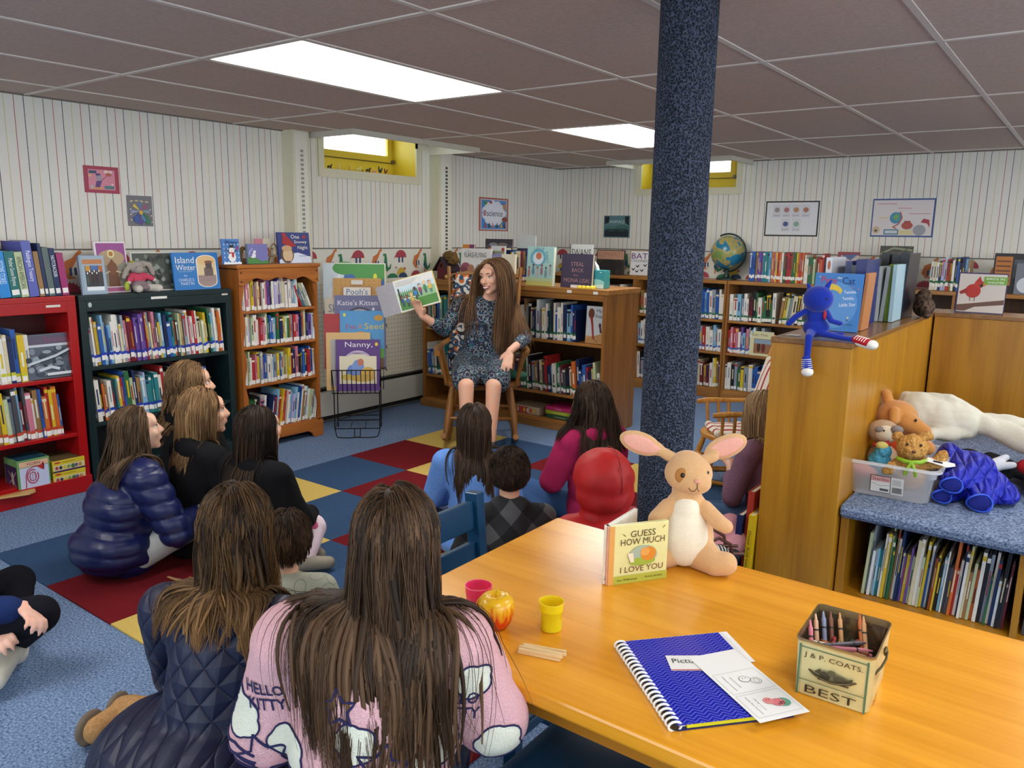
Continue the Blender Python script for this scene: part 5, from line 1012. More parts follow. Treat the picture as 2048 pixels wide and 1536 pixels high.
G6 = [(.14, .58, '9a8a84'), (.32, .58, 'a86a68'), (.50, .58, 'b08058'), (.68, .58, 'a8684a'), (.32, .18, '3a4a8a'), (.52, .18, '7aa088')]
poster('white poster of six subject pictures in a black frame', 'B', -2.403, -1.952, 1.431, 1.725, '1c1a1c', [R_(.025, .04, .975, .96, 'dcdcdf'), *[s for k, (x, z, c) in enumerate(G6) for s in (R_(x, z-.04, x+.16, z+.32, 'cfcfd6'), E_(x+.08, z+.17, .05, .07, c), T_(['MUSIC', 'ART', 'HISTORY', 'COOKBOOKS', 'BIOGRAPHY', 'MULTI-CULTURAL'][k], x+.08, z+.01, .12, .035, '5a5a64'))]])
poster('white poster with a globe, books and pottery in a blue frame', 'B', -1.538, -1.087, 1.437, 1.734, '3c5a94', [R_(.02, .04, .98, .96, 'dcd2d2'), R_(.08, .86, .4, .875, 'c07a7a'), R_(.42, .74, .64, .755, 'c07a7a'), R_(.6, .60, .94, .615, 'c07a7a'), E_(.4, .50, .1, .15, '3c8ab0'), P_([(.34, .5), (.4, .62), (.46, .55), (.42, .42)], '6aa860'), ('l', [(.46, .66), (.5, .5), (.45, .34), (.36, .26), (.42, .22)], .02, 'b05a44'), R_(.22, .06, .46, .20, '4a7a9a'), R_(.24, .09, .44, .17, 'c8d0d0'), R_(.46, .06, .68, .18, 'd8cc98'), E_(.59, .3, .09, .1, 'b04a3c'), R_(.54, .37, .64, .42, 'a04034'), E_(.79, .18, .1, .14, '9a9ca4'), P_([(.8, .38), (.84, .48), (.93, .45), (.95, .25), (.9, .36)], 'a82c3a'), E_(.09, .18, .06, .1, 'c8b490'), E_(.09, .16, .025, .03, '4a3a30'), ('l', [(.12, .5), (.28, .5)], .03, 'd8cca8')])
# snow-branch book facing out in the red case, plus boxes beneath
disp('picture_book', 'snowy branch photo book facing out in the red bookcase', (50, 668, 151, 762), 'L', -4.31, .632, .02, '5a626e', [R_(0, .78, 1, .97, '5c5468'), T_('Snow', .66, .88, .5, .14, '8a4a68'), R_(0, .72, 1, .775, 'c8ccd4'), *[E_(random.uniform(.05, .95), random.uniform(.1, .68), random.uniform(.04, .1), random.uniform(.03, .08), random.choice(['7e8894', '454d58', '96a0aa', '3a424c'])) for _ in range(45)], ('l', [(.05, .35), (.3, .42), (.6, .5), (.95, .66)], .05, 'c4ccd4'), ('l', [(.08, .31), (.3, .38), (.6, .46), (.95, .6)], .015, '20242a'), ('l', [(.25, .2), (.5, .26), (.66, .2)], .06, 'c4ccd4'), R_(.4, .07, .97, .13, 'd8dcde')], tilt=3)
def boxy(name, label, loc, rz, W, D, Hh, cols, front, cat, side=None, lid=None):
    m = MB(); m.box(-W/2, W/2, 0, D, 0, Hh, flat(cols, .4, noise=.03)); o = m.build(name, bevel=.002); o.matrix_world = Matrix.Translation(loc)@Matrix.Rotation(rz, 4, 'Z')
    art(front, W, Hh, o, name='printed_front', tname='lettering')
    if side: art(side, D, Hh, o, Matrix.Translation((-W/2, D/2, 0))@Matrix.Rotation(-pi/2, 4, 'Z'), name='printed_side')
    if lid: l = MB(); l.box(-W/2+.008, W/2-.008, .008, D-.008, Hh, Hh+.001, flat(lid, .5)); l.build('top_face', o)
    tag(o, label, cat); return o
bw = [('l', arc(.45, .45, .17, .22, 60, 390), .035, 'b02a48'), ('l', arc(.45, .45, .10, .14, 0, 360), .025, 'b02a48'), ('l', [(.22, .08), (.24, .5), (.3, .68), (.5, .76), (.72, .74)], .03, 'b02a48'), P_([(.6, .74), (.74, .80), (.78, .86), (.80, .6), (.7, .66)], 'c03028'), E_(.79, .73, .025, .13, '7a1c30'), ('l', [(.18, .08), (.27, .08)], .03, 'b02a48'), ('l', [(.36, .3), (.36, .6)], .012, 'b02a48'), ('l', [(.44, .28), (.44, .64)], .012, 'b02a48'), ('l', [(.52, .3), (.52, .6)], .012, 'b02a48')]
yb = float(onp(38, 950, 0, -4.275)[1])
boxy('picture_block', 'square box picturing a red horn, at the bottom of red bookcase', (-4.272, 1.672, .071), pi/2, .155, .155, .165, '6a9a5a', [R_(.06, .06, .95, .76, 'c4cce6'), R_(.06, .78, .95, .95, 'e0b494'), T_('HORN', .5, .865, .4, .1, '7a2430'), *bw], 'box', [R_(.05, .05, .95, .8, '3a2448'), E_(.6, .4, .08, .22, 'b8a898'), ('l', [(.3, .6), (.6, .4), (.3, .2)], .03, 'b8a898'), ('l', [(.9, .65), (.6, .4), (.9, .1)], .03, 'b8a898')], '16445a')
pz = [R_(0, .0, 1, .12, '4a2a5a'), R_(.03, .14, .97, .62, 'd8cda0'), E_(.15, .85, .1, .08, 'c04030'), R_(.3, .82, .7, .88, 'a8881a'), *[E_(.12+.12*i, .38, .05, .16, ['a83a4a', '3a3a44', 'd8c040', '8aa04a', '5a8a5a', '6a5a80', 'c8884a'][i]) for i in range(7)], E_(.62, .36, .045, .2, '4a6a3a')]
boxy('puzzle_box', 'upper of two yellow vehicle puzzle boxes in the red bookcase', (-4.275, 1.845, .136), pi/2, .165, .2, .060, 'd8c030', pz, 'box', lid='6a5a3a')
boxy('puzzle_box', 'lower of two yellow puzzle boxes in the red bookcase', (-4.275, 1.845, .071), pi/2, .165, .2, .062, 'd8c030', pz[1:], 'box')
m = MB(); m.prism([(0, 0), (.16, 0), (.19, .03), (.19, .12), (0, .14)], 0, .01, flat('c8a060', .5)); o = m.build('wooden_board', bevel=.003); o.matrix_world = Matrix.Translation((-4.25, 1.46, .073))@Matrix.Rotation(radians(72), 4, 'Z'); tag(o, 'flat light wooden puzzle board at the front of the red bookcase bottom', 'board')
for k, (x, z, w_, c, lb_) in enumerate(((-3.38, .072, .25, 'c8b49a', 'red and yellow patterned game box at bottom shelf behind rocking chair'), (-3.08, .131, .235, 'c02a6a', 'pink game box topmost of the pile under the reader\'s shelves'), (-3.08, .102, .235, 'a8b82a', 'lime green game box in the middle of the pile'), (-3.07, .072, .24, '2a5a3a', 'dark green game box at the bottom of the pile'), (-2.86, .072, .12, '5a88a8', 'small blue books lying at the end of the lowest shelf'))):
    fr = [R_(0, .1, .6, .9, 'b83a4a'), *[E_(.1+.12*i, .5, .04, .3, ['e8d040', 'e8e0d8', 'd84a3a'][i % 3]) for i in range(7)]] if k == 0 else ([T_('Scope', .5, .5, .22, .5, 'f0d0e0')] if k == 1 else [R_(.3, .4, .7, .5, 'e8e8c0')])
    boxy('game_box', lb_, (x, 4.76, z), 0, w_, .2, .058 if k == 0 else .028, c, fr, 'box')
# shelf labels, papers stuck on the oak case
for x0, x1, y0, y1, nm in ((1133, 1144, 582, 588, 'left'), (1186, 1196, 585, 592, 'right')):
    P = onp((x0+x1)/2, (y0+y1)/2, 1, 4.716); m = MB(); m.box(-.019, .019, 0, .0008, -.010, .010, flat('e8e6e0', .6, noise=0)); o = m.build('paper_label', loc=(P[0], 4.716, 1.018)); tag(o, f'small blank white label, {nm} one on the edge of the reader\'s bookcase', 'label')
# ------------------------------------------------------------------ realise the rows: largest as things, the rest in one object
def size_of(b):
    u, v, d = proj((b['loc'][0], b['loc'][1], b['loc'][2]+b['h']/2))
    if not (-30 < u < 2078 and -30 < v < 1566) or d < .2: return 0
    return b['t']*b['h']/d/d
BOOKS.sort(key=size_of, reverse=True)
KEEP = 300-NDISP[0]-14
rest = MB()
for k, b in enumerate(BOOKS):
    if k < KEEP:
        m = MB(); A, ct = book_geo(m, b); o = m.build('book', loc=b['loc'], rot=(0, 0, b['rz']))
        p = MB(); book_pages(p, b, A, ct); p.build('pages', o)
        l = MB()
        if book_label(l, b, A, ct): l.build('spine_label', o)
        sz = 'thin' if b['t'] < .011 else ('thick' if b['t'] > .018 else 'narrow')
        tag(o, f"{sz} {CN[b['ch']]} book, {ordn(b['i'])} from left, {b['phrase']}", 'book', b['group'])
    else:
        M = Matrix.Translation(b['loc'])@Matrix.Rotation(b['rz'], 4, 'Z'); A, ct = book_geo(rest, b, M); book_pages(rest, b, A, ct); book_label(rest, b, A, ct)
if rest.v:
    o = rest.build('shelved_books'); tag(o, 'remaining small books standing on the farther library shelves', 'books'); o['kind'] = 'stuff'
# ------------------------------------------------------------------ the people
def face_to(x, y, tx=-3.35, ty=4.0): return math.degrees(atan2(-(tx-x), ty-y))
BR = dict(dark='1e140d', light='5e4430')
# reader
RD = printed('0c1422', ['16486c', '1f6a74', '3c2a5c', '0a0e18', '5c6c74', '0c1424', '8c9498'], 13, mirror=True, cut=.20)
rJ = dict(pel=(0, 0, .09), wai=(-.005, .03, .22), che=(-.015, .05, .35), neck=(-.03, .05, .45), head=(-.062, .085, .578), shL=(-.135, .04, .415), shR=(.12, .04, .415),
    elR=(.205, .08, .285), wrR=(.315, .20, .375), hdR=(.25, .35, .7), hnR=(-.3, -.8, .4), elL=(-.235, .10, .245), wrL=(-.155, .30, .205), hdL=(.12, .42, -.62), hnL=(.1, .75, .6),
    hipL=(-.075, .04, .085), hipR=(.075, .04, .085), knL=(-.075, .385, .035), knR=(.068, .385, .035), anL=(-.06, .43, -.27), anR=(.06, .43, -.27), toL=(-.07, .54, -.318), toR=(.07, .54, -.318))
R_root = person('person smiling in a dark blue printed dress, reading aloud from a rocking chair', (CH[0]+.02, CH[1]-.03, .428), math.degrees(CHR)+180, .85, topmat=RD, bottom=None, J=rJ, infl=.006, sleeve=.45, head=(-4, -36, 4), smile=True, skin='e6b79c', voxel=.007, topname='dress', wr=.0015, handcurl=.28, shoe='16161a', lip='b0504a', nose=1.15,
    extra_top=[('c', (-.075, .05, .09), (-.09, .33, .055), .088, .072), ('c', (.075, .05, .09), (.075, .33, .055), .088, .072), ('e', (0, .16, .07), (.11, .17, .06))],
    hair=dict(n=2600, length=.61, thick=.0012, gather=.5, hug_=.05, lam=.085, dark='33211a', light='9c7650', base=.45, spread=.05, back=.25, stiff=.80, clump=.25, nclump=120, under=320, uth=.006, seg=22, brow='4a3222', part=.1, lenvar=.22))
# child profile left in navy puffer
person('child in a navy puffer jacket and light trousers, profile turned right', (-3.11, 1.53, 0), -6, .70, top='1a2558', topmat=flat('161f50', .38, noise=.05), bottom='b4b8b8', infl=.032, puff=(15, .011), wr=.004, lean=.06, head=(10, -12, 0), voxel=.0075, hood='down', skin='e8bea4', nose=.7,
    J=dict(knL=(-.17, .30, .20), knR=(.17, .30, .22), anL=(-.09, .40, .05), anR=(.12, .42, .05), toL=(-.09, .52, .03), toR=(.12, .55, .03), wrL=(-.05, .33, .22), wrR=(.08, .36, .22), elR=(.21, .13, .19), elL=(-.2, .12, .2)), extra_top=[('e', (0, -.05, .13), (.175, .16, .12)), ('e', (0, -.02, .28), (.155, .12, .13))],
    hair=dict(n=1500, length=.36, thick=.0015, dark='2a1e15', light='7c6248', wave=.010, base=.35, spread=.22, back=.8, clump=.75, nclump=70, under=170, uth=.007, brow='5a4634'))
person('child with wavy light brown hair and black hoodie, farthest left seated', (-3.51, 2.05, 0), 2, .785, top='101012', bottom='202430', infl=.014, lean=.03, head=(4, -28, 0), hood='down', voxel=.009, nose=.7,
    hair=dict(n=1500, length=.30, thick=.0018, dark='3a281a', light='9a7a54', wave=.016, wfreq=14, base=.4, spread=.25, back=.75, clump=.8, nclump=60, under=150, uth=.008))
person('child with straight dark blond hair and black hoodie, second from left wall group', (-3.06, 1.81, 0), -4, .745, top='131316', bottom='20242e', infl=.016, lean=.05, head=(5, -20, 0), hood='down', voxel=.009, nose=.7,
    hair=dict(n=1700, length=.30, thick=.0017, dark='4a3422', light='b08c60', wave=.003, base=.42, spread=.10, back=.4, clump=.5, nclump=80, under=190, uth=.007))
BK_, BKJ, *_r0 = person('child with long dark hair, black jacket and white leggings with a pink patch', (-2.69, 1.80, 0), face_to(-2.66, 1.83)-12, .71, top='0e0e11', bottom='e6d2da', infl=.022, lean=.09, head=(8, -8, 0), hood='down', voxel=.009, shoe='8a8272',
    J=dict(knR=(.13, .27, .15), anR=(.20, .14, .05), toR=(.26, .22, .04)),
    hair=dict(n=1800, length=.36, thick=.0014, dark='140e0a', light='4a3424', wave=.004, base=.25, spread=.10, back=.5, clump=.6, nclump=70, under=200, uth=.007, tips=.2))
blob('knee_patch', [('e', BKJ['knR']+np.array((.012, -.03, .012)), (.040, .034, .040))], .006, flat('d05a80', .8), BK_, smooth=2)
# adult in navy quilted coat
NQ = quilted('101838', 13, .011, .5)
W_, WJ, WT, WE, WR, Wh, Wjk = person('person in a long navy quilted coat and tan boots, sitting on the rug', (-1.60, .97, 0), 24, .80, topmat=NQ, bottom='141a2c', infl=.018, lean=.10, head=(-6, 4, 0), voxel=.0085, shoe='a87c50', wr=.003, topname='coat', collar=True, shoes=False,
    J=dict(pel=(0, -.02, .13), wai=(0, .02, .24), che=(0, .05, .35), hipL=(-.07, .0, .12), hipR=(.07, .0, .12), knL=(-.10, .32, .08), knR=(.12, .34, .08), anL=(-.33, .16, .05), anR=(-.12, .18, .06), toL=(-.375, .16, .05), toR=(-.10, .22, .06), wrL=(-.10, .30, .20), wrR=(.10, .30, .22), elL=(-.19, .14, .20), elR=(.20, .14, .20), shL=(-.14, .06, .405), shR=(.14, .06, .405)),
    extra_top=[('e', (-.06, -.02, .12), (.20, .19, .12)), ('e', (0, -.06, .12), (.18, .19, .12)), ('e', (-.04, -.16, .055), (.26, .25, .065)), ('e', (.02, .08, .09), (.19, .20, .09)), ('c', (-.2, -.1, .04), (-.02, -.27, .03), .05, .05), ('c', (.16, -.22, .035), (-.02, -.27, .03), .05, .05)],
    hair=dict(n=3600, length=.37, thick=.0011, dark='1c130d', light='8c6840', wave=.012, wfreq=8, base=.2, tips=.75, spread=.18, back=.5, clump=.75, nclump=90, under=320, uth=.0075, seg=20, lenvar=.3))
s_ = 1
bt = MB(); tan = fuzzy('9c7448', 'b48a5c', scale=120, bump=.3, name='suede'); sole = flat('6a5c4c', .7)
blob('boot', [('c', (-.44, .115, .052), (-.42, .225, .055), .038, .036), ('c', (-.42, .20, .06), (-.30, .19, .075), .043, .045)], .006, tan, W_, smooth=3)
blob('boot_sole', [('e', (-.475, .125, .050), (.020, .052, .046)), ('e', (-.462, .22, .055), (.018, .046, .042)), ('c', (-.47, .10, .028), (-.465, .235, .028), .020, .020)], .006, sole, W_, smooth=1)
# toddler
person('toddler with short brown hair and pale dotted top in front of the coat', (-1.83, 1.36, 0), face_to(-1.83, 1.36)+4, .585, topmat=printed('a8ac98', ['6a6c60'], 26, cut=.05), bottom='4a5a7a', infl=.016, lean=.03, head=(2, 6, 0), voxel=.008, hs=1.12, nose=.6,
    hair=dict(n=2200, length=.045, thick=.0013, gather=0, dark='1e140c', light='5a402a', base=.3, spread=.15, back=.9, sides=.5, clump=.3, under=250, uth=.004, seg=6, stiff=.95, fringe=True, lenvar=.3))
# pink fleece child seated at the table
FP = fuzzy('d8a4ac', 'e8bcc2', scale=420, bump=.9, dist=.004, name='fleece')
P_loc = (-.885, .825, .345); P_yaw = 34
PF, PJ, PT_, PE, PR, Ph, PK = person('child with long brown hair in a pink printed fleece, seated at the table', P_loc, P_yaw, .665, topmat=FP, bottom='3c4660', infl=.034, lean=.02, head=(-5, 2, 0), hs=.93, voxel=.007, topname='fleece_top', wr=.0035,
    J=dict(head=(.035, .045, .585), neck=(.018, .02, .45), knL=(-.10, .30, .07), knR=(.10, .30, .07), anL=(-.09, .32, -.24), anR=(.09, .32, -.24), toL=(-.09, .44, -.27), toR=(.09, .44, -.27), elL=(-.20, .03, .22), wrL=(-.14, .17, .17), elR=(.205, .04, .26), wrR=(.15, .19, .325), hdR=(-.5, .8, .1), shL=(-.135, .01, .40), shR=(.135, .01, .40), wai=(0, .0, .2)),
    extra_top=[('e', (0, -.02, .10), (.165, .125, .13)), ('e', (0, -.01, .24), (.15, .11, .13))],
    hair=dict(n=5200, length=.50, thick=.00085, dark='1c130c', light='6c5038', wave=.006, wfreq=7, base=.28, tips=.25, spread=.16, back=.5, clump=.5, nclump=220, under=700, uth=.0055, seg=22, lenvar=.35, stiff=.84, part=-.15))
# print on the back of the fleece: raised flocked lettering, stars, stripes and clouds
bm_ = bmesh.new(); bm_.from_mesh(PK.data); bvh = BVHTree.FromBMesh(bm_)
INK = flat('1c1c4c', .9, noise=0); CRM = fuzzy('dcdcc8', 'e8e8da', scale=420, bump=.8, name='fleece'); REDP = flat('c0261c', .8, noise=0)
def onback(x, z, e=.0016):
    """point of the fleece hit from behind (local frame) at width x, height z, following the sides round"""
    h = bvh.ray_cast(Vector((x, -.6, z)), Vector((0, 1, 0)))
    return None if h[0] is None else h[0]+h[1]*e
def stroke(mb, pts, r=.0022, mat=INK):
    q = []
    for (xa, za), (xb, zb) in zip(pts, pts[1:]):
        n = max(2, int(sqrt((xb-xa)**2+(zb-za)**2)/.006))
        for i in range(n): p = onback(xa+(xb-xa)*i/n, za+(zb-za)*i/n); q.append(p) if p else None
    p = onback(*pts[-1]); q.append(p) if p else None
    if len(q) > 2: mb.tube(q, r, mat, 6)
def patch(mb, cx, cz, fn, mat, e=.0012, rings=8, n=36):
    """filled shape on the cloth: fn(angle)->radius"""
    grid = [[onback(cx, cz, e)]]
    for k in range(1, rings+1): grid.append([onback(cx+fn(2*pi*i/n)*cos(2*pi*i/n)*k/rings, cz+fn(2*pi*i/n)*sin(2*pi*i/n)*k/rings, e) for i in range(n)])
    if grid[0][0] is None: return
    V = [grid[0][0]]; 
    for g in grid[1:]: V += [p if p else V[0] for p in g]
    ok = [True]+[p is not None for g in grid[1:] for p in g]
    F = [(0, 1+i, 1+(i+1) % n) for i in range(n)]+[(1+(k-1)*n+i, 1+k*n+i, 1+k*n+(i+1) % n, 1+(k-1)*n+(i+1) % n) for k in range(1, rings) for i in range(n)]
    F = [f for f in F if all(ok[i] for i in f)]
    mb.add(V, F, mat)
def text_on(mb, s, cx, cz, w, h, rot=0):
    t = MB(); M = Matrix.Translation((cx, 0, cz))@Matrix.Rotation(radians(-rot), 4, 'Y'); fit_text(s, w, h, INK, M, t, bold=True)
    bmm = bmesh.new(); me = bpy.data.meshes.new('x'); me.from_pydata([tuple(v) for v in t.v], [], t.f); bmm.from_mesh(me); bmesh.ops.triangulate(bmm, faces=bmm.faces)
    bmesh.ops.subdivide_edges(bmm, edges=[e for e in bmm.edges if e.calc_length() > .008], cuts=2, use_grid_fill=False); bmesh.ops.triangulate(bmm, faces=bmm.faces)
    V = []; good = []
    for v in bmm.verts: p = onback(v.co.x, v.co.z, .0024); good.append(p is not None); V.append(p or Vector((0, 0, 0)))
    bmm.verts.index_update(); mb.add(V, [tuple(v.index for v in f.verts) for f in bmm.faces if all(good[v.index] for v in f.verts)], mat=INK); bmm.free(); bpy.data.meshes.remove(me)
for x, z, k in ((-.055, .165, 1), (.145, .335, .8), (-.165, .335, .8), (.03, -.01, 1), (-.20, .12, .8), (.20, .10, .8)):
    for w__, xx, zz, ww in (('HELLO', x, z, .085*k), ('KITTY', x+.004, z-.034*k, .080*k)):
        pr = MB(); text_on(pr, w__, xx, zz, ww, .026*k, -6*np.sign(x))
        if pr.v: pr.build('lettering', PF)
def one(fn):
    q = MB(); fn(q)
    if q.v: q.build('print_outline', PF)
def starp(cx, cz, r, a0=90): return [(cx+r*cos(radians(a0+36*k))*(1 if k % 2 == 0 else .5), cz+r*sin(radians(a0+36*k))*(1 if k % 2 == 0 else .5)) for k in range(11)]
for c in ((.035, .245, .042), (-.175, .20, .05), (.155, .155, .036), (-.03, .34, .03), (.09, .02, .04), (-.12, .05, .035)): one(lambda q: stroke(q, starp(*c, random.uniform(70, 110))))
for k in range(4): one(lambda q: stroke(q, [(.055, .185-.02*k), (.09, .20-.02*k), (.13, .185-.018*k), (.16, .165-.012*k)])); one(lambda q: stroke(q, [(-.26, .215-.022*k), (-.225, .222-.02*k), (-.19, .205-.015*k)]))
one(lambda q: stroke(q, [(.055, .185), (.062, .10)]))
for k in range(3): one(lambda q: stroke(q, [(.17+.012*k, .06+.01*k), (.195, .09+.012*k), (.215-.008*k, .075)], .0018))
for cx, cz, r in ((.11, .26, .040), (-.005, .285, .036), (.21, .235, .040), (-.215, .275, .042), (-.13, .235, .038), (.02, .075, .046), (.17, .36, .03), (-.08, .09, .03)):
    fn = lambda a, r=r: r*(.86+.14*abs(sin(2.5*a))); cl = MB(); patch(cl, cx, cz, fn, CRM); one(lambda q: stroke(q, [(cx+fn(a)*cos(a), cz+fn(a)*sin(a)) for a in np.linspace(0, 2*pi, 30)], .0017))
    if cl.v: cl.build('cloud_print', PF)
# blue sweater
person('child with long brown hair in a light blue sweater, in front of the reader', (-2.12, 2.60, 0), face_to(-2.12, 2.6), .68, topmat=fuzzy('5a86cc', '6c97da', scale=180, bump=.4, name='knit'), bottom='3a4460', infl=.020, lean=.03, head=(12, 4, 0), voxel=.0085, wr=.003, extra_top=[('e', (-.02, -.03, .06), (.14, .13, .07))],
    hair=dict(n=2200, length=.40, thick=.0013, dark='1c140e', light='5a4434', wave=.004, base=.32, spread=.09, back=.5, clump=.55, nclump=70, under=220, uth=.0065))
# boy
PL = None
def plaid():
    m, nt, b = newmat('plaid_flannel'); L = nt.links
    tc = N(nt, 'ShaderNodeTexCoord'); mp = N(nt, 'ShaderNodeMapping'); mp.inputs['Rotation'].default_value = (0, radians(45), 0); L.new(tc.outputs['Object'], mp.inputs[0])
    ck = N(nt, 'ShaderNodeSeparateXYZ'); L.new(mp.outputs[0], ck.inputs[0]); fs = []
    for k in (0, 2):
        a = N(nt, 'ShaderNodeMath', operation='MULTIPLY'); a.inputs[1].default_value = 9; L.new(ck.outputs[k], a.inputs[0]); f = N(nt, 'ShaderNodeMath', operation='FRACT'); L.new(a.outputs[0], f.inputs[0]); g = N(nt, 'ShaderNodeMath', operation='GREATER_THAN'); g.inputs[1].default_value = .5; L.new(f.outputs[0], g.inputs[0]); fs.append(g)
    ad = N(nt, 'ShaderNodeMath', operation='ADD'); L.new(fs[0].outputs[0], ad.inputs[0]); L.new(fs[1].outputs[0], ad.inputs[1]); hf = N(nt, 'ShaderNodeMath', operation='MULTIPLY'); hf.inputs[1].default_value = .5; L.new(ad.outputs[0], hf.inputs[0])
    r = N(nt, 'ShaderNodeValToRGB'); r.color_ramp.interpolation = 'CONSTANT'; e = r.color_ramp.elements; e[0].color = (*srgb('141416'), 1); e[1].position = .4; e[1].color = (*srgb('2a2b2e'), 1); q = e.new(.9); q.color = (*srgb('58595c'), 1)
    L.new(hf.outputs[0], r.inputs[0]); L.new(r.outputs[0], b.inputs['Base Color']); b.inputs['Roughness'].default_value = .9; return m
person('boy with short dark brown hair in a black and grey plaid shirt', (-1.60, 2.17, 0), face_to(-1.62, 2.16)-2, .655, topmat=plaid(), bottom='2a2c34', infl=.018, lean=.03, head=(0, 0, 0), voxel=.0075, collar=True, skin='dfae8e',
    hair=dict(n=5200, length=.026, thick=.0012, gather=0, dark='140d08', light='50382a', base=.3, spread=.12, back=.9, sides=.35, clump=.12, nclump=300, under=500, uth=.003, seg=6, stiff=.93, fringe=True, lenvar=.35))
# red hood
person('child with the hood of a red puffer jacket pulled up, back turned', (-1.25, 2.25, 0), face_to(-1.26, 2.24), .665, hs=1.14, topmat=flat('b81414', .6, noise=.08, scale=12), bottom='2a3a5a', infl=.036, lean=.04, head=(0, 0, 0), voxel=.0085, hood='up', puff=(9, .006), wr=.007, hair=None)
# raspberry hoodie
person('child with long hair in a raspberry hoodie and blue jeans, near the bookcase', (-1.84, 3.18, 0), face_to(-1.84, 3.18)+6, .735, top='a02250', bottom='3c5c8c', infl=.024, lean=.03, head=(6, 12, 0), voxel=.009, hood='down', shoe='8a7e60', J=dict(knL=(-.14, .40, .11), anL=(-.17, .15, .05), toL=(-.22, .27, .04)),
    hair=dict(n=2200, length=.37, thick=.0014, dark='1c140e', light='604a3a', wave=.004, base=.35, spread=.42, back=.45, clump=.8, nclump=40, under=180, uth=.007, stiff=.85))
# right-hand children, half hidden by the partition
person('child with long blond hair in a mauve sweater beside the partition, hands clasped', (-1.13, 3.62, 0), 76, .71, top='6c4c5c', topmat=fuzzy('76566a', '8a6a7c', scale=260, bump=.3, name='knit'), bottom='4a6488', infl=.014, lean=.06, head=(0, -6, 0), voxel=.008, sleeve=.6,
    J=dict(wrL=(-.02, .22, .30), wrR=(.03, .22, .29), hdL=(.35, .6, .3), hdR=(-.35, .6, .3), elL=(-.16, .10, .20), elR=(.16, .10, .20)),
    hair=dict(n=1700, length=.40, thick=.0016, dark='5a4430', light='b89a70', base=.45, spread=.06, back=.2, clump=.35, nclump=80, under=200, uth=.007))
person('child in ripped jeans and pink sleeves, mostly hidden behind the partition end', (-1.24, 3.02, 0), 120, .56, top='c48a94', bottom='486a94', infl=.012, lean=-.02, head=(20, 0, 0), voxel=.008, hs=.95,
    J=dict(wai=(0, -.08, .13), che=(0, -.17, .20), neck=(0, -.26, .25), head=(0, -.34, .33), shL=(-.12, -.2, .22), shR=(.12, -.2, .22), knL=(-.12, .24, .22), knR=(.16, .18, .32), anL=(-.04, .38, .05), anR=(.14, .34, .05), toL=(-.04, .48, .03), toR=(.14, .46, .03), wrL=(-.10, .12, .30), elL=(-.16, -.06, .18), hdL=(.1, .8, .1), wrR=(.14, .12, .36), elR=(.2, -.08, .22)),
    hair=dict(n=900, length=.2, thick=.0016, dark='5a4430', light='a08058', base=.4, spread=.06, back=.3, clump=.35, under=120, uth=.007))
# person at the far left edge, only hands, knee and shoe in view
person('person at the left edge in navy trousers and cream sneakers, fiddling hands', (-2.91, .67, 0), -22, .80, top='1a2c5c', bottom='10101a', infl=.014, lean=.08, head=(0, -10, 0), voxel=.0065, shoe='e0dccb', skin='e2b4a0', sleeve=.86,
    J=dict(knR=(.22, .36, .19), anR=(.10, .30, .07), toR=(.27, .25, .05), knL=(-.22, .30, .12), anL=(.0, .30, .05), toL=(.12, .30, .04), wrR=(.235, .33, .225), elR=(.19, .12, .22), hdR=(.75, .3, -.15), hnR=(-.2, .4, .9), wrL=(.20, .27, .15), elL=(-.10, .14, .20), hdL=(.8, .1, .1), hnL=(.1, -.3, .9)), handcurl=.75,
    hair=dict(n=900, length=.3, thick=.002, base=.3, under=120))
# ------------------------------------------------------------------ second rocker with striped cushion
ck = rocking('light wooden child-size rocking chair with round knobs and striped cushion behind it', (-1.64, 4.37, 0), radians(-54), .68, ('a86a24', 'd49a48'), knob=True)
def stripes(base, col, k=14, axis=0, cut=.3, name='striped_cloth'):
    m, nt, b = newmat(name); L = nt.links; tc = N(nt, 'ShaderNodeTexCoord'); sp = N(nt, 'ShaderNodeSeparateXYZ'); L.new(tc.outputs['Object'], sp.inputs[0])
    a = N(nt, 'ShaderNodeMath', operation='MULTIPLY'); a.inputs[1].default_value = k; L.new(sp.outputs[axis], a.inputs[0]); f = N(nt, 'ShaderNodeMath', operation='FRACT'); L.new(a.outputs[0], f.inputs[0]); g = N(nt, 'ShaderNodeMath', operation='LESS_THAN'); g.inputs[1].default_value = cut; L.new(f.outputs[0], g.inputs[0])
    mx = N(nt, 'ShaderNodeMixRGB'); mx.inputs[1].default_value = (*srgb(base), 1); mx.inputs[2].default_value = (*srgb(col), 1); L.new(g.outputs[0], mx.inputs[0]); L.new(mx.outputs[0], b.inputs['Base Color']); b.inputs['Roughness'].default_value = .9; return m
SC = stripes('e4ddcc', 'a82030', 13)
ct_ = thing('rocker_cushion', 'white and red striped cushion on the light child-size rocking chair', 'cushion', (-1.64, 4.37, 0), radians(-54))
blob('seat_pad', [('e', (0, -.0, .305), (.15, .13, .022)), ('c', (-.12, -.09, .303), (.12, -.09, .303), .024, .024), ('c', (-.12, .09, .303), (.12, .09, .303), .024, .024)], .007, SC, ct_, smooth=3)
blob('back_pad', [('e', (0, .20, .54), (.13, .035, .20), np.array(Matrix.Rotation(radians(-14), 3, 'X'))), ('c', (-.09, .15, .38), (-.10, .245, .70), .028, .028), ('c', (.09, .15, .38), (.10, .245, .70), .028, .028)], .007, SC, ct_, smooth=3)
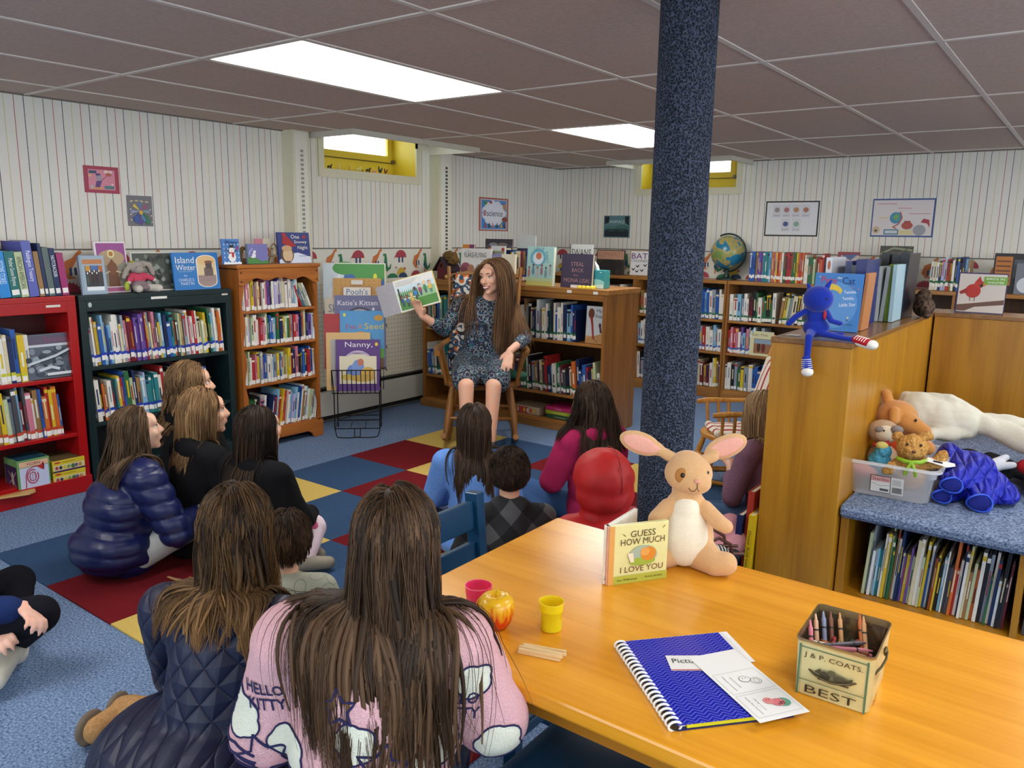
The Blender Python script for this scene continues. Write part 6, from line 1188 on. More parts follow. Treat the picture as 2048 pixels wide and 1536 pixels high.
# printed throw hanging on the reader's chair back, green cushion on its seat
thr = thing('printed_throw', 'black throw with orange and white print over the rocking chair back', 'throw', (CH[0], CH[1], 0), CHR)
PB = printed('0b0b0e', ['c8641c', 'd8d4cc', '2a4a68'], 13, cut=.4)
m = MB(); nx, nz_ = 10, 14; V = []
for j in range(nz_+1):
    z = .44+(1.115-.44)*j/nz_
    for i in range(nx+1): x = -.235+.37*i/nx; V.append((x*(1-.05*cos(j)), .158+.205*(z-.41)/.67+.005*sin(i*1.7+j), z))
n_ = len(V); V += [(x, y+.012, z) for x, y, z in V]; q = lambda i, j, o=0: j*(nx+1)+i+o
F = [(q(i, j), q(i+1, j), q(i+1, j+1), q(i, j+1)) for j in range(nz_) for i in range(nx)]+[(q(i, j, n_), q(i, j+1, n_), q(i+1, j+1, n_), q(i+1, j, n_)) for j in range(nz_) for i in range(nx)]
F += [(q(i, 0), q(i, 0, n_), q(i+1, 0, n_), q(i+1, 0)) for i in range(nx)]+[(q(i, nz_), q(i+1, nz_), q(i+1, nz_, n_), q(i, nz_, n_)) for i in range(nx)]+[(q(0, j), q(0, j+1), q(0, j+1, n_), q(0, j, n_)) for j in range(nz_)]+[(q(nx, j), q(nx, j, n_), q(nx, j+1, n_), q(nx, j+1)) for j in range(nz_)]
m.add(V, F, PB); m.build('cloth', thr, True, bevel=False)
gp_ = blob('green_cushion', [('e', (0, 0, .03), (.10, .09, .03))], .006, flat('14503c', .8), None, smooth=3, loc=(CH[0]+.10*cos(CHR)+.10, CH[1]+.13+.0, .425)); tag(gp_, 'small dark green cushion on the seat beside the reader', 'cushion')
# ------------------------------------------------------------------ open picture book in the reader's hand
ob_ = thing('open_picture_book', 'open picture book showing five cartoon children, held up by the reader', 'book', (-3.485, 3.735, .925), 0)
fwd = Vector((.58, -.81, .05)).normalized(); rgt = Vector((.81, .58, 0)).normalized(); upv = rgt.cross(-fwd).normalized() if False else Vector((0, 0, 1)); rgt = (rgt+Vector((0, 0, .30))).normalized(); upv = (-fwd).cross(rgt)*-1; upv = rgt.cross(-fwd).normalized()
ob_.matrix_world = Matrix(((rgt.x, -fwd.x, upv.x, -3.49), (rgt.y, -fwd.y, upv.y, 3.73), (rgt.z, -fwd.z, upv.z, .935), (0, 0, 0, 1)))
W, Hh = .262, .205
m = MB(); m.box(-W/2, W/2, 0, .006, 0, Hh, flat('e8e6e0', .4)); m.build('right_page', ob_)
m = MB(); M = Matrix.Translation((-W/2, .002, 0))@Matrix.Rotation(radians(-50), 4, 'Z'); m.box(-.24, 0, 0, .005, 0, Hh, flat('dcdce2', .4), M); m.build('left_page', ob_)
m = MB(); m.box(-W/2-.004, W/2+.006, .007, .010, -.004, Hh+.004, flat('d8c060', .4)); m.build('cover', ob_)
kid_ = lambda x, z, hc, sk, sh, pn: [R_(x-.022, z-.30, x-.004, z-.16, pn), R_(x+.004, z-.30, x+.022, z-.16, pn), P_([(x-.04, z-.18), (x+.04, z-.18), (x+.03, z-.04), (x-.03, z-.04)], sh), E_(x, z+.015, .036, .062, hc), E_(x+.003, z, .029, .048, sk), E_(x-.008, z+.002, .004, .007, '1a1a1a'), E_(x+.014, z+.002, .004, .007, '1a1a1a')]
art([R_(.03, .04, .98, .76, '9cc490'), R_(.03, .04, .98, .32, '4c8a34'), R_(.03, .60, .98, .78, 'cfe4ea'), *[P_([(.05+.05*i, .34), (.075+.05*i, .70), (.10+.05*i, .34)], '2f6a44') for i in range(10)], R_(.06, .30, .10, .74, '2c2020'), R_(.12, .36, .5, .40, 'dfe6ea'), *kid_(.12, .45, '20242a', '8a5a3a', '34507c', '2a3a5a'), *kid_(.24, .42, '6a2c1a', '9a5a3a', '4868a0', '2a3448'), *kid_(.36, .46, 'e0b050', 'f0c8a0', 'd8b040', 'e8e0d0'), *kid_(.48, .60, '181418', '5a3626', '2f7cc8', '3a3a4a'), *kid_(.61, .66, '16141a', 'f0cca8', 'a82c6c', '30406a'), *kid_(.74, .70, 'e8b850', 'f4d0a8', '3a8a50', '384a70'), *kid_(.87, .68, 'a0401c', 'f0c4a0', 'e8b83c', '3c8a8a'), *[R_(.05, .93-.04*k, .62-.05*k, .937-.04*k, '6a6a70') for k in range(4)]], W, Hh, ob_, name='page_picture')
# ------------------------------------------------------------------ wire rack of big books
rk = thing('wire_book_rack', 'black wire floor rack holding oversized books by the heater', 'rack', (-4.13, 3.76, 0), radians(44)); WB = flat('141416', .4, .5, noise=0)
def wire(pts, r=.0035, nm='wire', par=None): m = MB(); m.tube(pts, r, WB, 6); return m
m = MB(); a, b = .155, .13
for y in (-b, b): m.tube([(-a, y, .055), (a, y, .055)], .004, WB, 6)
for x in (-a, a, -.05, .05): m.tube([(x, -b, .055), (x, b, .055)], .0035, WB, 6)
for sx in (-1, 1):
    m.tube([(sx*a, -b, .055), (sx*a, -b, .30)], .004, WB, 6); m.tube([(sx*a, b, .055), (sx*a, b, .45)], .004, WB, 6)
    m.tube([(sx*a, -b, .30), (sx*(a+.01), -.155, .47)], .004, WB, 6)
    m.tube([(sx*.14, -b-.02, .004)]+[(sx*.14-sx*.08*(1-cos(t)), -b-.02-.035*sin(t), .004) for t in np.linspace(0, pi, 8)][1:]+[(sx*-.02+0, -b, .055)], .0035, WB, 6)
    m.tube([(sx*a, -b, .055), (sx*.14, -b-.02, .004)], .0035, WB, 6); m.tube([(sx*a, b, .055), (sx*a, b, .004)], .004, WB, 6)
m.tube([(-a, -b, .15), (a, -b, .15)], .003, WB, 6); m.build('base_frame', rk, True)
m = MB(); y0 = -.165
m.tube([(-.165, y0-.01, .475), (.165, y0-.01, .475), (.165, y0+.02, .31), (-.165, y0+.02, .31), (-.165, y0-.01, .475)], .004, WB, 6)
for i in range(9): x = -.125+.25*i/8; m.tube([(x, y0-.01, .475), (x, y0+.02, .31)], .003, WB, 6)
m.build('basket', rk, True)
m = MB()
for k, (z, y) in enumerate(((.475, -.05), (.62, .05), (.76, .13))): m.tube([(-.18, y+.03, z-.16), (-.185, y-.03, z), (.185, y-.03, z), (.18, y+.03, z-.16)], .0035, WB, 6); m.tube([(.185, y-.03, z), (.20, y-.03, z+.006), (.205, y-.02, z-.02)], .0035, WB, 6)
for sx in (-1, 1): m.tube([(sx*a, b, .45), (sx*a, .15, 1.0)], .004, WB, 6)
m.build('back_frame', rk, True)
def rackbook(name, label, x, y, z, W, Hh, cover, shapes, t=.006, tilt=7, yaw=0):
    M = Matrix.Translation((-4.13, 3.76, 0))@Matrix.Rotation(radians(44), 4, 'Z'); p = M@Vector((x, y, z))
    return face_out(name, label, (p.x, p.y, p.z), radians(44+yaw), W, Hh, t, cover, shapes, 'book', tilt, 'oversized books in the wire rack', pages=t > .008)
rackbook('big_book', 'purple big book titled Nanny, with a goat picture, front of the wire rack', .012, -.145, .325, .30, .355, '56287a', [T_('Nanny,', .52, .89, .62, .13, 'e8e0ea'), E_(.92, .91, .035, .035, 'e8c83a'), E_(.5, .58, .31, .21, 'c8b4d0'), E_(.5, .555, .265, .175, '56287a'), R_(.08, .14, .92, .68, 'e0d6b8'), E_(.5, .66, .22, .06, 'e0d6b8'), T_('THE DARING GOAT', .5, .74, .52, .035, '3a1a50'), E_(.36, .36, .12, .15, '6a86c8'), E_(.5, .45, .14, .16, '7a96d0'), E_(.56, .56, .07, .07, 'c07050'), E_(.72, .35, .16, .12, 'd8b050'), E_(.26, .27, .15, .06, 'd8b84a'), E_(.6, .25, .28, .07, 'd0a84a'), T_('Story by Jane Brett', .3, .06, .4, .03, 'b898c8'), T_('Illustrated by Sara Bean', .7, .07, .42, .03, 'b898c8')])
bpy.data.objects.remove([o for o in bpy.data.objects if o.parent and o.parent.name == 'big_book' and o.name.startswith('title')][-1]); bpy.data.objects.remove([o for o in bpy.data.objects if o.parent and o.parent.name == 'big_book' and o.name.startswith('title')][-1])
rackbook('big_book', 'tan big book behind and left of the purple one', -.055, -.115, .325, .30, .40, 'd8b070', [R_(.1, .08, .95, .88, 'a8a4a0'), E_(.5, .4, .3, .3, '8a6a50')])
rackbook('big_book', "sky blue big book titled I'm a Seed", .045, -.06, .46, .315, .41, '4a94cc', [R_(0, 0, 1, .2, '6a4a2c'), R_(0, .2, 1, .36, '5a9a3c'), T_("I'm", .24, .73, .22, .09, 'c03a50'), T_('a', .44, .74, .07, .07, 'd8803a'), T_('Seed', .74, .74, .42, .10, 'd8c040'), E_(.84, .88, .10, .05, 'c8942a'), E_(.10, .93, .03, .03, 'e8d840'), E_(.45, .60, .13, .05, 'd8903a'), P_([(.96, 0), (1, 0), (1, 1), (.96, 1)], '5a5a78')])
rackbook('big_book', 'red big book peeking out left of the blue seed book', -.075, -.03, .46, .30, .385, 'b01c20', [T_('Green', .18, .82, .26, .07, 'e0a040')])
bpy.data.objects.remove([o for o in bpy.data.objects if o.name.startswith('title') and o.parent and 'red big book' in o.parent.get('label', '')][0])
rackbook('big_book', "grey violet big book titled Katie's Kitten", .005, .03, .60, .32, .37, '6a6890', [T_("Katie's Kitten", .5, .86, .86, .10, 'e8e6ee'), E_(.55, .60, .30, .18, '3a3850'), E_(.55, .58, .26, .16, 'b0acb8'), E_(.84, .74, .03, .03, 'd8d8e4')])
rackbook('big_book', 'cream big book with green lettering Sk behind the kitten book', -.065, .06, .60, .32, .345, 'd8ccb4', [T_('Sk', .17, .80, .17, .16, '5a6a90'), E_(.3, .4, .2, .2, 'b8a888')])
rackbook('big_book', "mustard dotted big book with blue and brown lettering in the rack", 0, .11, .70, .335, .385, 'cc9a4a', [*[R_(.04+.1*i, .1+.07*j, .075+.1*i, .11+.07*j, 'b07a30') for i in range(10) for j in range(13)], R_(.38, .88, .62, .96, 'e0d8cc'), R_(.2, .30, .80, .84, 'a8642a'), R_(.215, .31, .785, .83, 'e4dcd0'), T_("Pooh's", .5, .75, .44, .11, '1a64a0'), T_('GREAT', .5, .60, .62, .12, '9a5a3a')])
rackbook('big_book', 'largest green and blue patterned big book at the back of the rack', -.02, .15, .72, .44, .47, '3a6ab4', [P_([(0, .3), (0, 1), (.4, .96), (.25, .6), (.4, .4), (.1, .1)], 'd8e8f0'), P_([(.05, .2), (.1, .6), (.3, .9), (.2, .5)], 'f0f4f8'), E_(.45, .45, .22, .16, '5aa848'), P_([(.3, 1), (.55, .75), (.75, .6), (.72, .4), (.8, .4), (.85, .65), (1, .8), (1, 1)], '4a9c44'), E_(.35, .92, .2, .1, '4a9c44'), E_(.83, .80, .03, .045, 'e8e83a'), R_(0, .985, 1, 1, 'e8e8d8'), R_(.98, 0, 1, 1, 'e0e4b8')], tilt=6)
# ------------------------------------------------------------------ things on the library table
TZ = .6405
# board book standing open
bb = thing('board_book', 'cream board book titled Guess How Much I Love You, standing open', 'book', (-.793, 1.443, TZ)); th = atan2(1.566-1.443, -.709+.793); bb.rotation_euler = (0, 0, th)
BW, BH, BT = .148, .137, .020; cv = flat('e2dc9c', .3, noise=.02)
m = MB(); m.box(0, BW, 0, BT*.6, 0, BH, cv); m.build('front_cover', bb, bevel=.002)
m = MB(); M = Matrix.Rotation(radians(36), 4, 'Z'); m.box(.0, BW, BT*.2, BT*.7, 0, BH, flat('ece8dc', .4), M); m.build('back_pages', bb, bevel=.002)
m = MB(); m.box(-.004, .006, 0, BT, 0, BH, flat('d8a088', .35)); m.build('spine', bb, bevel=.002)
art([R_(0, 0, .09, 1, 'dca056'), R_(.09, 0, 1, .14, 'b4b444'), T_('GUESS', .56, .84, .42, .11, '54401e'), T_('HOW MUCH', .56, .71, .74, .11, '54401e'), T_('I LOVE YOU', .56, .24, .72, .10, '6a3a20'), T_('Sam McBratney', .32, .065, .34, .045, '3a3c14'), T_('Anita Jeram', .76, .075, .30, .045, '3a3c14'), E_(.57, .46, .24, .17, 'a4b4a0'), E_(.56, .36, .22, .07, '9cae40'), E_(.66, .48, .13, .12, 'd8882c'), E_(.60, .52, .08, .07, 'e0a050'), P_([(.3, .52), (.36, .36), (.42, .36), (.40, .52)], 'e8dcc0'), ('l', [(.22, .86), (.26, .82)], .014, '6a7a3a'), ('l', [(.88, .90), (.92, .94)], .014, '6a7a3a')], BW, BH, bb, Matrix.Translation((BW/2, -.0005, 0)))
art([T_('G', .5, .12, .6, .08, '1a1a1a'), T_('GUESS HOW MUCH I LOVE YOU', .5, .55, .5, .4, '6a3a30', -90)], .02, BH, bb, Matrix.Translation((-.004, BT/2, 0))@Matrix.Rotation(-pi/2, 4, 'Z'), name='spine_mark', tname='spine_title')
m = MB(); 
# plush rabbit
RB = fuzzy('d0a06c', 'dcb284', scale=500, bump=.5, dist=.0015, name='plush', sheen=.3); RBW = fuzzy('e6dcc4', 'f2ead6', scale=500, bump=.5, dist=.0015, name='plush', sheen=.3); RBP = fuzzy('e0a090', 'ecb4a4', scale=500, bump=.4, dist=.001, name='plush')
rb = thing('plush_rabbit', 'tan and cream plush rabbit with long pink ears, sitting on table edge', 'plush toy', (-.712, 1.66, TZ), radians(26)); rb.scale = (.92, .92, .92)     # faces -y
blob('torso', [('e', (0, .01, .075), (.075, .062, .078)), ('e', (0, .008, .13), (.058, .048, .075)), ('c', (0, .005, .17), (-.002, -.002, .215), .040, .036),
    ('c', (-.045, -.01, .155), (-.072, -.04, .130), .022, .023), ('c', (.045, -.01, .158), (.080, -.045, .135), .021, .020), ('c', (.080, -.045, .135), (.096, -.05, .128), .020, .018),
    ('c', (.04, -.01, .04), (.075, -.05, .030), .046, .032), ('c', (.075, -.05, .030), (.100, -.055, .034), .032, .030), ('c', (-.04, -.01, .035), (-.07, -.05, .028), .042, .03)], .0035, RB, rb, smooth=5)
blob('belly', [('e', (0, -.022, .085), (.058, .046, .080)), ('e', (0, -.018, .14), (.036, .036, .055))], .0035, RBW, rb, smooth=4)
hr = np.array(Matrix.Rotation(radians(18), 3, 'Z')); hcp = np.array((.0, -.012, .247))
blob('head', [('e', hcp, (.060, .052, .050)), ('e', hcp+hr@np.array((.004, -.034, -.014)), (.042, .029, .030)), ('e', hcp+hr@np.array((0, .01, .016)), (.046, .04, .040))], .003, RB, rb, smooth=5)
for sx, tip, mid in ((-1, (-.158, .008, .322), (-.088, .012, .300)), (1, (.112, .03, .322), (.068, .026, .300))):
    Ms = np.array(Matrix.Rotation(-atan2(tip[2]-mid[2], abs(tip[0]-mid[0]))*sx, 3, 'Y'))
    cc_ = (np.array(tip)+mid)/2; ear = blob('ear', [('c', (sx*.025, .004, .272), (sx*.06, .01, .288), .015, .014), ('c', (sx*.05, .01, .284), mid, .013, .012), ('e', cc_, (.056, .012, .030), Ms), ('e', np.array(mid)+(cc_-mid)*.2, (.040, .011, .02), Ms)], .003, RB, rb, smooth=3)
    blob('ear_lining', [('e', cc_+[0, -.0075, 0], (.047, .0075, .022), Ms), ('e', np.array(mid)+(cc_-mid)*.2+[0, -.007, 0], (.036, .006, .012), Ms)], .0028, RBP, rb, smooth=2)
e1 = hcp+hr@np.array((-.030, -.041, .008)); e2 = hcp+hr@np.array((.032, -.038, .012))
m = MB(); m.ell(e1, (.0065,)*3, flat('1a100a', .08, noise=0), 12); m.ell(e2, (.0065,)*3, flat('1a100a', .08, noise=0), 12); m.build('eye', rb, True)
blob('eye_patch', [('e', e1+hr@np.array((0, .006, -.003)), (.017, .008, .020))], .0022, fuzzy('a8703a', 'b8804a', scale=400, bump=.3, dist=.001, name='plush'), rb, smooth=1)
m = MB(); m.ell(hcp+hr@np.array((0, -.063, -.002)), (.009, .005, .0055), flat('dca08c', .8, noise=0), 10); m.build('nose', rb, True)
m = MB(); T2 = lambda x, z: tuple(hcp+hr@np.array((x, -.0635+abs(x)*.5, z)))
m.tube([T2(-.018, -.020), T2(-.013, -.028), T2(-.005, -.027), T2(0, -.018), T2(.005, -.027), T2(.013, -.028), T2(.018, -.020)], .0009, flat('3a2014', .8, noise=0), 6); m.tube([T2(0, -.018), T2(0, -.006)], .0009, flat('3a2014', .8, noise=0), 6); m.build('mouth_stitching', rb, True)
# cups
def cup(label, x, y, col, r=.0235, h=.058):
    m = MB(); c = flat(col, .3, noise=0, spec=.5); m.lathe([(r*.82, 0), (r*.9, .001), (r*.93, .012), (r*.95, h*.68), (r*1.0, h*.70), (r*1.0, h*.72), (r*1.07, h), (r*1.0, h), (r*.93, h*.72), (r*.86, .004), (0.0005, .003)], c, 32)
    o = m.build('plastic_cup', smooth=True, loc=(x, y, TZ)); tag(o, label, 'cup', None); c.node_tree.nodes['Principled BSDF'].inputs['Subsurface Weight'].default_value = .3; return o
cup('small yellow plastic cup on the table beside the wooden sticks', -.784, 1.205, 'e8c414'); cup('small pink plastic cup half hidden behind the apple', -.935, 1.165, 'e02a64', .026, .062)
ap = thing('toy_apple', 'yellow and red toy apple with a stem on the table', 'toy', (-.872, 1.142, TZ))
m, nt, b_ = newmat('apple_paint'); L = nt.links; tc = N(nt, 'ShaderNodeTexCoord'); mp = N(nt, 'ShaderNodeMapping'); mp.inputs['Scale'].default_value = (60, 60, 14); nz = N(nt, 'ShaderNodeTexNoise'); nz.inputs['Scale'].default_value = 2; nz.inputs['Detail'].default_value = 6
sp = N(nt, 'ShaderNodeSeparateXYZ'); L.new(tc.outputs['Object'], sp.inputs[0]); mr = N(nt, 'ShaderNodeMapRange'); mr.inputs[1].default_value = .062; mr.inputs[2].default_value = .015; L.new(sp.outputs[2], mr.inputs[0]); ad = N(nt, 'ShaderNodeMath', operation='MULTIPLY_ADD'); ad.inputs[1].default_value = .45; L.new(mr.outputs[0], ad.inputs[0]); L.new(nz.outputs['Fac'], ad.inputs[2]); L.new(tc.outputs['Object'], mp.inputs[0]); L.new(mp.outputs[0], nz.inputs['Vector'])
r_ = N(nt, 'ShaderNodeValToRGB'); e = r_.color_ramp.elements; e[0].position = .55; e[0].color = (*srgb('e8b41c'), 1); e[1].position = .85; e[1].color = (*srgb('c83c10'), 1); L.new(ad.outputs[0], r_.inputs[0]); L.new(r_.outputs[0], b_.inputs['Base Color']); b_.inputs['Roughness'].default_value = .25
pf = [(.0005, .006), (.012, .001), (.022, .003), (.030, .014), (.035, .03), (.0365, .045), (.034, .058), (.027, .067), (.017, .070), (.008, .066), (.0006, .058)]
mb = MB(); mb.lathe(pf, m, 32); mb.build('fruit', ap, True, bevel=False); mb = MB(); mb.tube([(0, 0, .058), (.001, 0, .07), (.003, 0, .081)], [.0015, .0018, .0022], flat('d8b020', .5), 8); mb.build('stem', ap, True)
mb = MB(); mb.tube([(-.0372*cos(t)*.96, -.0372*sin(t)*.0-.018, .037+.036*sin(t)) for t in np.linspace(-1.2, 1.3, 14)], .0012, flat('e8c83c', .4), 6); mb.build('seam', ap, True)
# little wooden sticks
wl = flat('d8b884', .6, noise=.05); rr = random.Random(4)
for k in range(9):
    m = MB(); m.box(-.041, .041, -.0028, .0028, 0, .0055, wl); o = m.build('wooden_stick', bevel=.001); rowk = k % 5; lay = k//5
    ang = atan2(.025, .080)+rr.uniform(-.05, .05); cx, cy = -.742, 1.115; off = (rowk-2)*.0068
    o.location = (cx-sin(ang)*off+rr.uniform(-.004, .004), cy+cos(ang)*off, TZ+lay*.0058+.0002); o.rotation_euler = (0, 0, ang); tag(o, 'short pale wooden stick in the small heap beside the yellow cup', 'stick', 'pale wooden sticks on the table')
# spiral notebook, papers, cards
nb = thing('spiral_notebook', 'blue chevron spiral notebook with striped binding, on the table', 'notebook', (-.652, 1.221, TZ)); a0 = Vector((-.653, 1.221)); a1 = Vector((-.451, 1.042)); dv = (a1-a0); ang = atan2(dv.y, dv.x); nb.rotation_euler = (0, 0, ang)   # x along the spine, y to the right
def chevron():
    m, nt, b = newmat('chevron_cover'); L = nt.links; tc = N(nt, 'ShaderNodeTexCoord'); sp = N(nt, 'ShaderNodeSeparateXYZ'); L.new(tc.outputs['Object'], sp.inputs[0])
    pp = N(nt, 'ShaderNodeMath', operation='PINGPONG'); pp.inputs[1].default_value = .011; L.new(sp.outputs[0], pp.inputs[0]); sc = N(nt, 'ShaderNodeMath', operation='MULTIPLY'); sc.inputs[1].default_value = .75; L.new(pp.outputs[0], sc.inputs[0])
    pp2 = N(nt, 'ShaderNodeMath', operation='PINGPONG'); pp2.inputs[1].default_value = .011; L.new(sp.outputs[1], pp2.inputs[0]); s2 = N(nt, 'ShaderNodeMath', operation='MULTIPLY'); s2.inputs[1].default_value = .8; L.new(pp2.outputs[0], s2.inputs[0])
    ad = N(nt, 'ShaderNodeMath', operation='ADD'); L.new(sp.outputs[0], ad.inputs[0]); L.new(s2.outputs[0], ad.inputs[1]); dv = N(nt, 'ShaderNodeMath', operation='DIVIDE'); dv.inputs[1].default_value = .0082; L.new(ad.outputs[0], dv.inputs[0]); fr = N(nt, 'ShaderNodeMath', operation='FRACT'); L.new(dv.outputs[0], fr.inputs[0]); lt = N(nt, 'ShaderNodeMath', operation='LESS_THAN'); lt.inputs[1].default_value = .28; L.new(fr.outputs[0], lt.inputs[0])
    mx = N(nt, 'ShaderNodeMixRGB'); mx.inputs[1].default_value = (*srgb('1c20a0'), 1); mx.inputs[2].default_value = (*srgb('5464d0'), 1); L.new(lt.outputs[0], mx.inputs[0]); L.new(mx.outputs[0], b.inputs['Base Color']); b.inputs['Roughness'].default_value = .18; return m
NL, NW = .27, .215
m = MB(); m.box(.004, NL-.004, .012, NW, .0, .0015, flat('14185c', .3)); m.box(.004, NL-.004, .012, NW-.004, .0095, .0108, chevron()); m.build('cover', nb)
m = MB(); m.box(.008, NL-.012, .014, NW-.008, .0015, .0075, flat('e8e8e4', .7)); m.build('pages', nb); m = MB(); m.box(NL-.013, NL-.006, .03, NW-.012, .002, .0085, flat('c8c41c', .5)); m.build('yellow_folder_edge', nb)
m = MB(); m.box(-.012, .10, .03, NW+.022, .0012, .0018, flat('e8e8e6', .7)); m.box(-.006, .18, .04, NW+.012, .0022, .0027, flat('dedede', .7)); o = m.build('loose_paper', loc=nb.location, rot=(0, 0, ang)); tag(o, 'white sheets of paper sticking out under the blue notebook', 'paper')
blk = flat('17171b', .4, noise=0)
for k in range(22):
    x = .008+(NL-.016)*k/21; m = MB(); m.tube([(x, .010+.0095*cos(t)*1.15, .0065+.0078*sin(t)) for t in np.linspace(0, 2*pi, 14)], .0021, flat('eeeeea', .35, noise=0), 6); m.build('binding_ring', nb, True)
m = MB(); m.tube([(0.004, .010, .0065), (NL-.004, .010, .0065)], .0055, blk, 10); m.build('binding_core', nb, True)
def flatcard(name, label, A, B, C, z, col, shapes, cat, th_=.0006):
    A, B, C = [Vector((*p, 0)) for p in (A, B, C)]; ux = (B-A); W = ux.length; ux.normalize(); uy = (C-A); uy -= ux*uy.dot(ux); Hh = uy.length; uy.normalize()
    m = MB(); m.box(-W/2, W/2, -th_, 0, 0, Hh, flat(col, .6, noise=0)); o = m.build(name); mid = (A+B)/2; nz = ux.cross(uy)
    # local x -> ux, local z -> uy, local -y -> up
    o.matrix_world = Matrix(((ux.x, -0., uy.x, mid.x), (ux.y, -0., uy.y, mid.y), (0, -1., 0, z), (0, 0, 0, 1))); art(shapes, W, Hh, o, Matrix.Translation((0, -th_, 0)), name='printed_picture', tname='lettering', eps=.0002); tag(o, label, cat); return o
# sheet: A,B near edge (its printed text reads upside down from the camera)
S1 = [('l', arc(.5, .24, .45, .19, 0, 360, 4) and [(.06, .05), (.94, .05), (.94, .37), (.06, .37), (.06, .05)], .006, '9a9a9a'), ('l', [(.06, .41), (.94, .41), (.94, .73), (.06, .73), (.06, .41)], .006, '9a9a9a')]
flatcard('valentine_card', 'white sheet with turtle and pink ladybug pictures on the notebook', (-.460, 1.328), (-.513, 1.248), (-.281, 1.228), TZ+.0135, 'e8e8e6', [('l', [(.06, .32), (.94, .32), (.94, .62), (.06, .62), (.06, .32)], .006, '9a9a9a'), ('l', [(.06, .65), (.94, .65), (.94, .95), (.06, .95), (.06, .65)], .006, '9a9a9a'),
    T_("you're turtley", .80, .47, .22, .035, '222222', -90), T_('awesome!', .68, .47, .16, .03, '222222', -90), T_("you're my little", .80, .80, .24, .035, '222222', -90), T_('love bug!', .68, .80, .16, .03, '222222', -90),
    E_(.45, .45, .11, .045, '333333'), E_(.45, .45, .10, .041, 'e8e8e6'), ('l', arc(.28, .50, .10, .045, 0, 360), .008, '333333'), ('l', arc(.27, .50, .05, .03, 0, 360), .006, '333333'), E_(.42, .44, .01, .006, '222222'), E_(.48, .44, .01, .006, '222222'),
    E_(.25, .83, .13, .055, '5aa084'), E_(.34, .82, .13, .05, 'd87a80'), E_(.48, .78, .09, .042, 'e08a88'), E_(.46, .77, .01, .006, '222222'), E_(.51, .77, .01, .006, '222222'), *[E_(.26+.05*(k % 3), .85-.02*(k//3), .016, .009, '3a2428') for k in range(5)]], 'paper')
flatcard('small_card', 'small handwritten card reading Pictures tucked under the white sheet', (-.52, 1.192), (-.432, 1.262), (-.555, 1.228), TZ+.0118, 'e4e4e0', [T_('Pictures', .35, .62, .56, .30, '333338'), R_(0, .0, 1, .05, 'c02438')], 'card')
# crayon tin
tn = thing('crayon_tin', 'old cream thread tin with a wire handle, full of crayons', 'tin', (-.278, 1.355, TZ)); tn.rotation_euler = (0, 0, radians(2)); tn.scale = (.93, .93, .95); TA, TB, THt = .066, .082, .108; tm = flat('cfc894', .3, .3, noise=.04); gold = flat('a8946a', .3, .8, noise=.05)
def rrect(a, b, r, n=5): return [(sx*(a-r)+r*cos(t), sy*(b-r)+r*sin(t)) for sx, sy, t0 in ((1, 1, 0), (-1, 1, pi/2), (-1, -1, pi), (1, -1, 1.5*pi)) for t in np.linspace(t0, t0+pi/2, n)]
m = MB(); rings_ = [(TA*.93, TB*.93, .0, 0), (TA*.95, TB*.95, .002, 0), (TA, TB, THt-.008, 0), (TA*1.02, TB*1.02, THt-.004, 1), (TA*1.02, TB*1.02, THt, 1), (TA*.985, TB*.985, THt, 1), (TA*.975, TB*.975, THt-.012, 2), (TA*.92, TB*.92, .004, 2)]
inn = flat('9a8e74', .18, .85, noise=.05); nn = 20; V = []
for a_, b__, z, k in rings_: V += [(x, y, z) for x, y in rrect(a_, b__, .012)]
mt_ = [tm, tm, tm, gold, gold, gold, inn]
for i in range(len(rings_)-1): m.add([V[i*nn+k] for k in range(nn)]+[V[(i+1)*nn+k] for k in range(nn)], [(k, (k+1) % nn, nn+(k+1) % nn, nn+k) for k in range(nn)], mt_[i])
m.add(V[-nn:], [tuple(range(nn))], inn); m.add(V[:nn], [tuple(range(nn))[::-1]], tm); m.build('body', tn, True)
ft = [R_(.0, .0, .03, 1, '4a6a50'), R_(.97, 0, 1, 1, '4a6a50'), R_(0, .94, 1, .96, '4a6a50'), R_(0, .30, 1, .315, '4a6a50'), T_('J & P. COATS.', .5, .81, .84, .12, '2c2418'), T_('BEST', .5, .15, .74, .15, '2c2418'), E_(.5, .50, .27, .10, '6a6448'), E_(.40, .50, .08, .08, '3c382a'), E_(.62, .50, .10, .07, '4a4634'), R_(.3, .40, .75, .43, '3c382a'), E_(.5, .58, .06, .06, '54503a'), P_([(.25, .54), (.33, .62), (.36, .5)], '3c382a'), P_([(.68, .52), (.78, .46), (.8, .60)], '3c382a')]
art(ft, .118, .096, tn, Matrix.Translation((0, -TB-.0008, .003)), name='printed_front', tname='lettering', eps=.0004)
art([T_('ASSORTED', .35, .6, .2, .62, '2c2418', -90), T_('J.&P. COATS', .70, .60, .2, .66, '2c2418', -90), T_('60', .5, .14, .7, .17, '2c2418')], .045, .094, tn, Matrix.Translation((TA+.0006, -.045, .003))@Matrix.Rotation(pi/2, 4, 'Z'), name='side_print', tname='lettering', eps=.0004)
art([T_('THREAD', .5, .55, .6, .78, '2c2418', 90)], .03, .094, tn, Matrix.Translation((-TA-.0006, -.05, .003))@Matrix.Rotation(-pi/2, 4, 'Z'), name='side_print', tname='lettering', eps=.0004)
m = MB(); hp_ = [(-.074, 0, THt-.02)]+[(-.076*cos(t), -.088*sin(t)-.004, THt-.02-.042*sin(t)) for t in np.linspace(.15, pi-.15, 15)]+[(.074, 0, THt-.02)]; m.tube(hp_, .0022, flat('5a5038', .35, .8), 8)
for sx in (-1, 1): m.ell((sx*.071, 0, THt-.02), (.004, .009, .009), flat('6a5a3c', .35, .8), 10)
m.build('handle', tn, True)
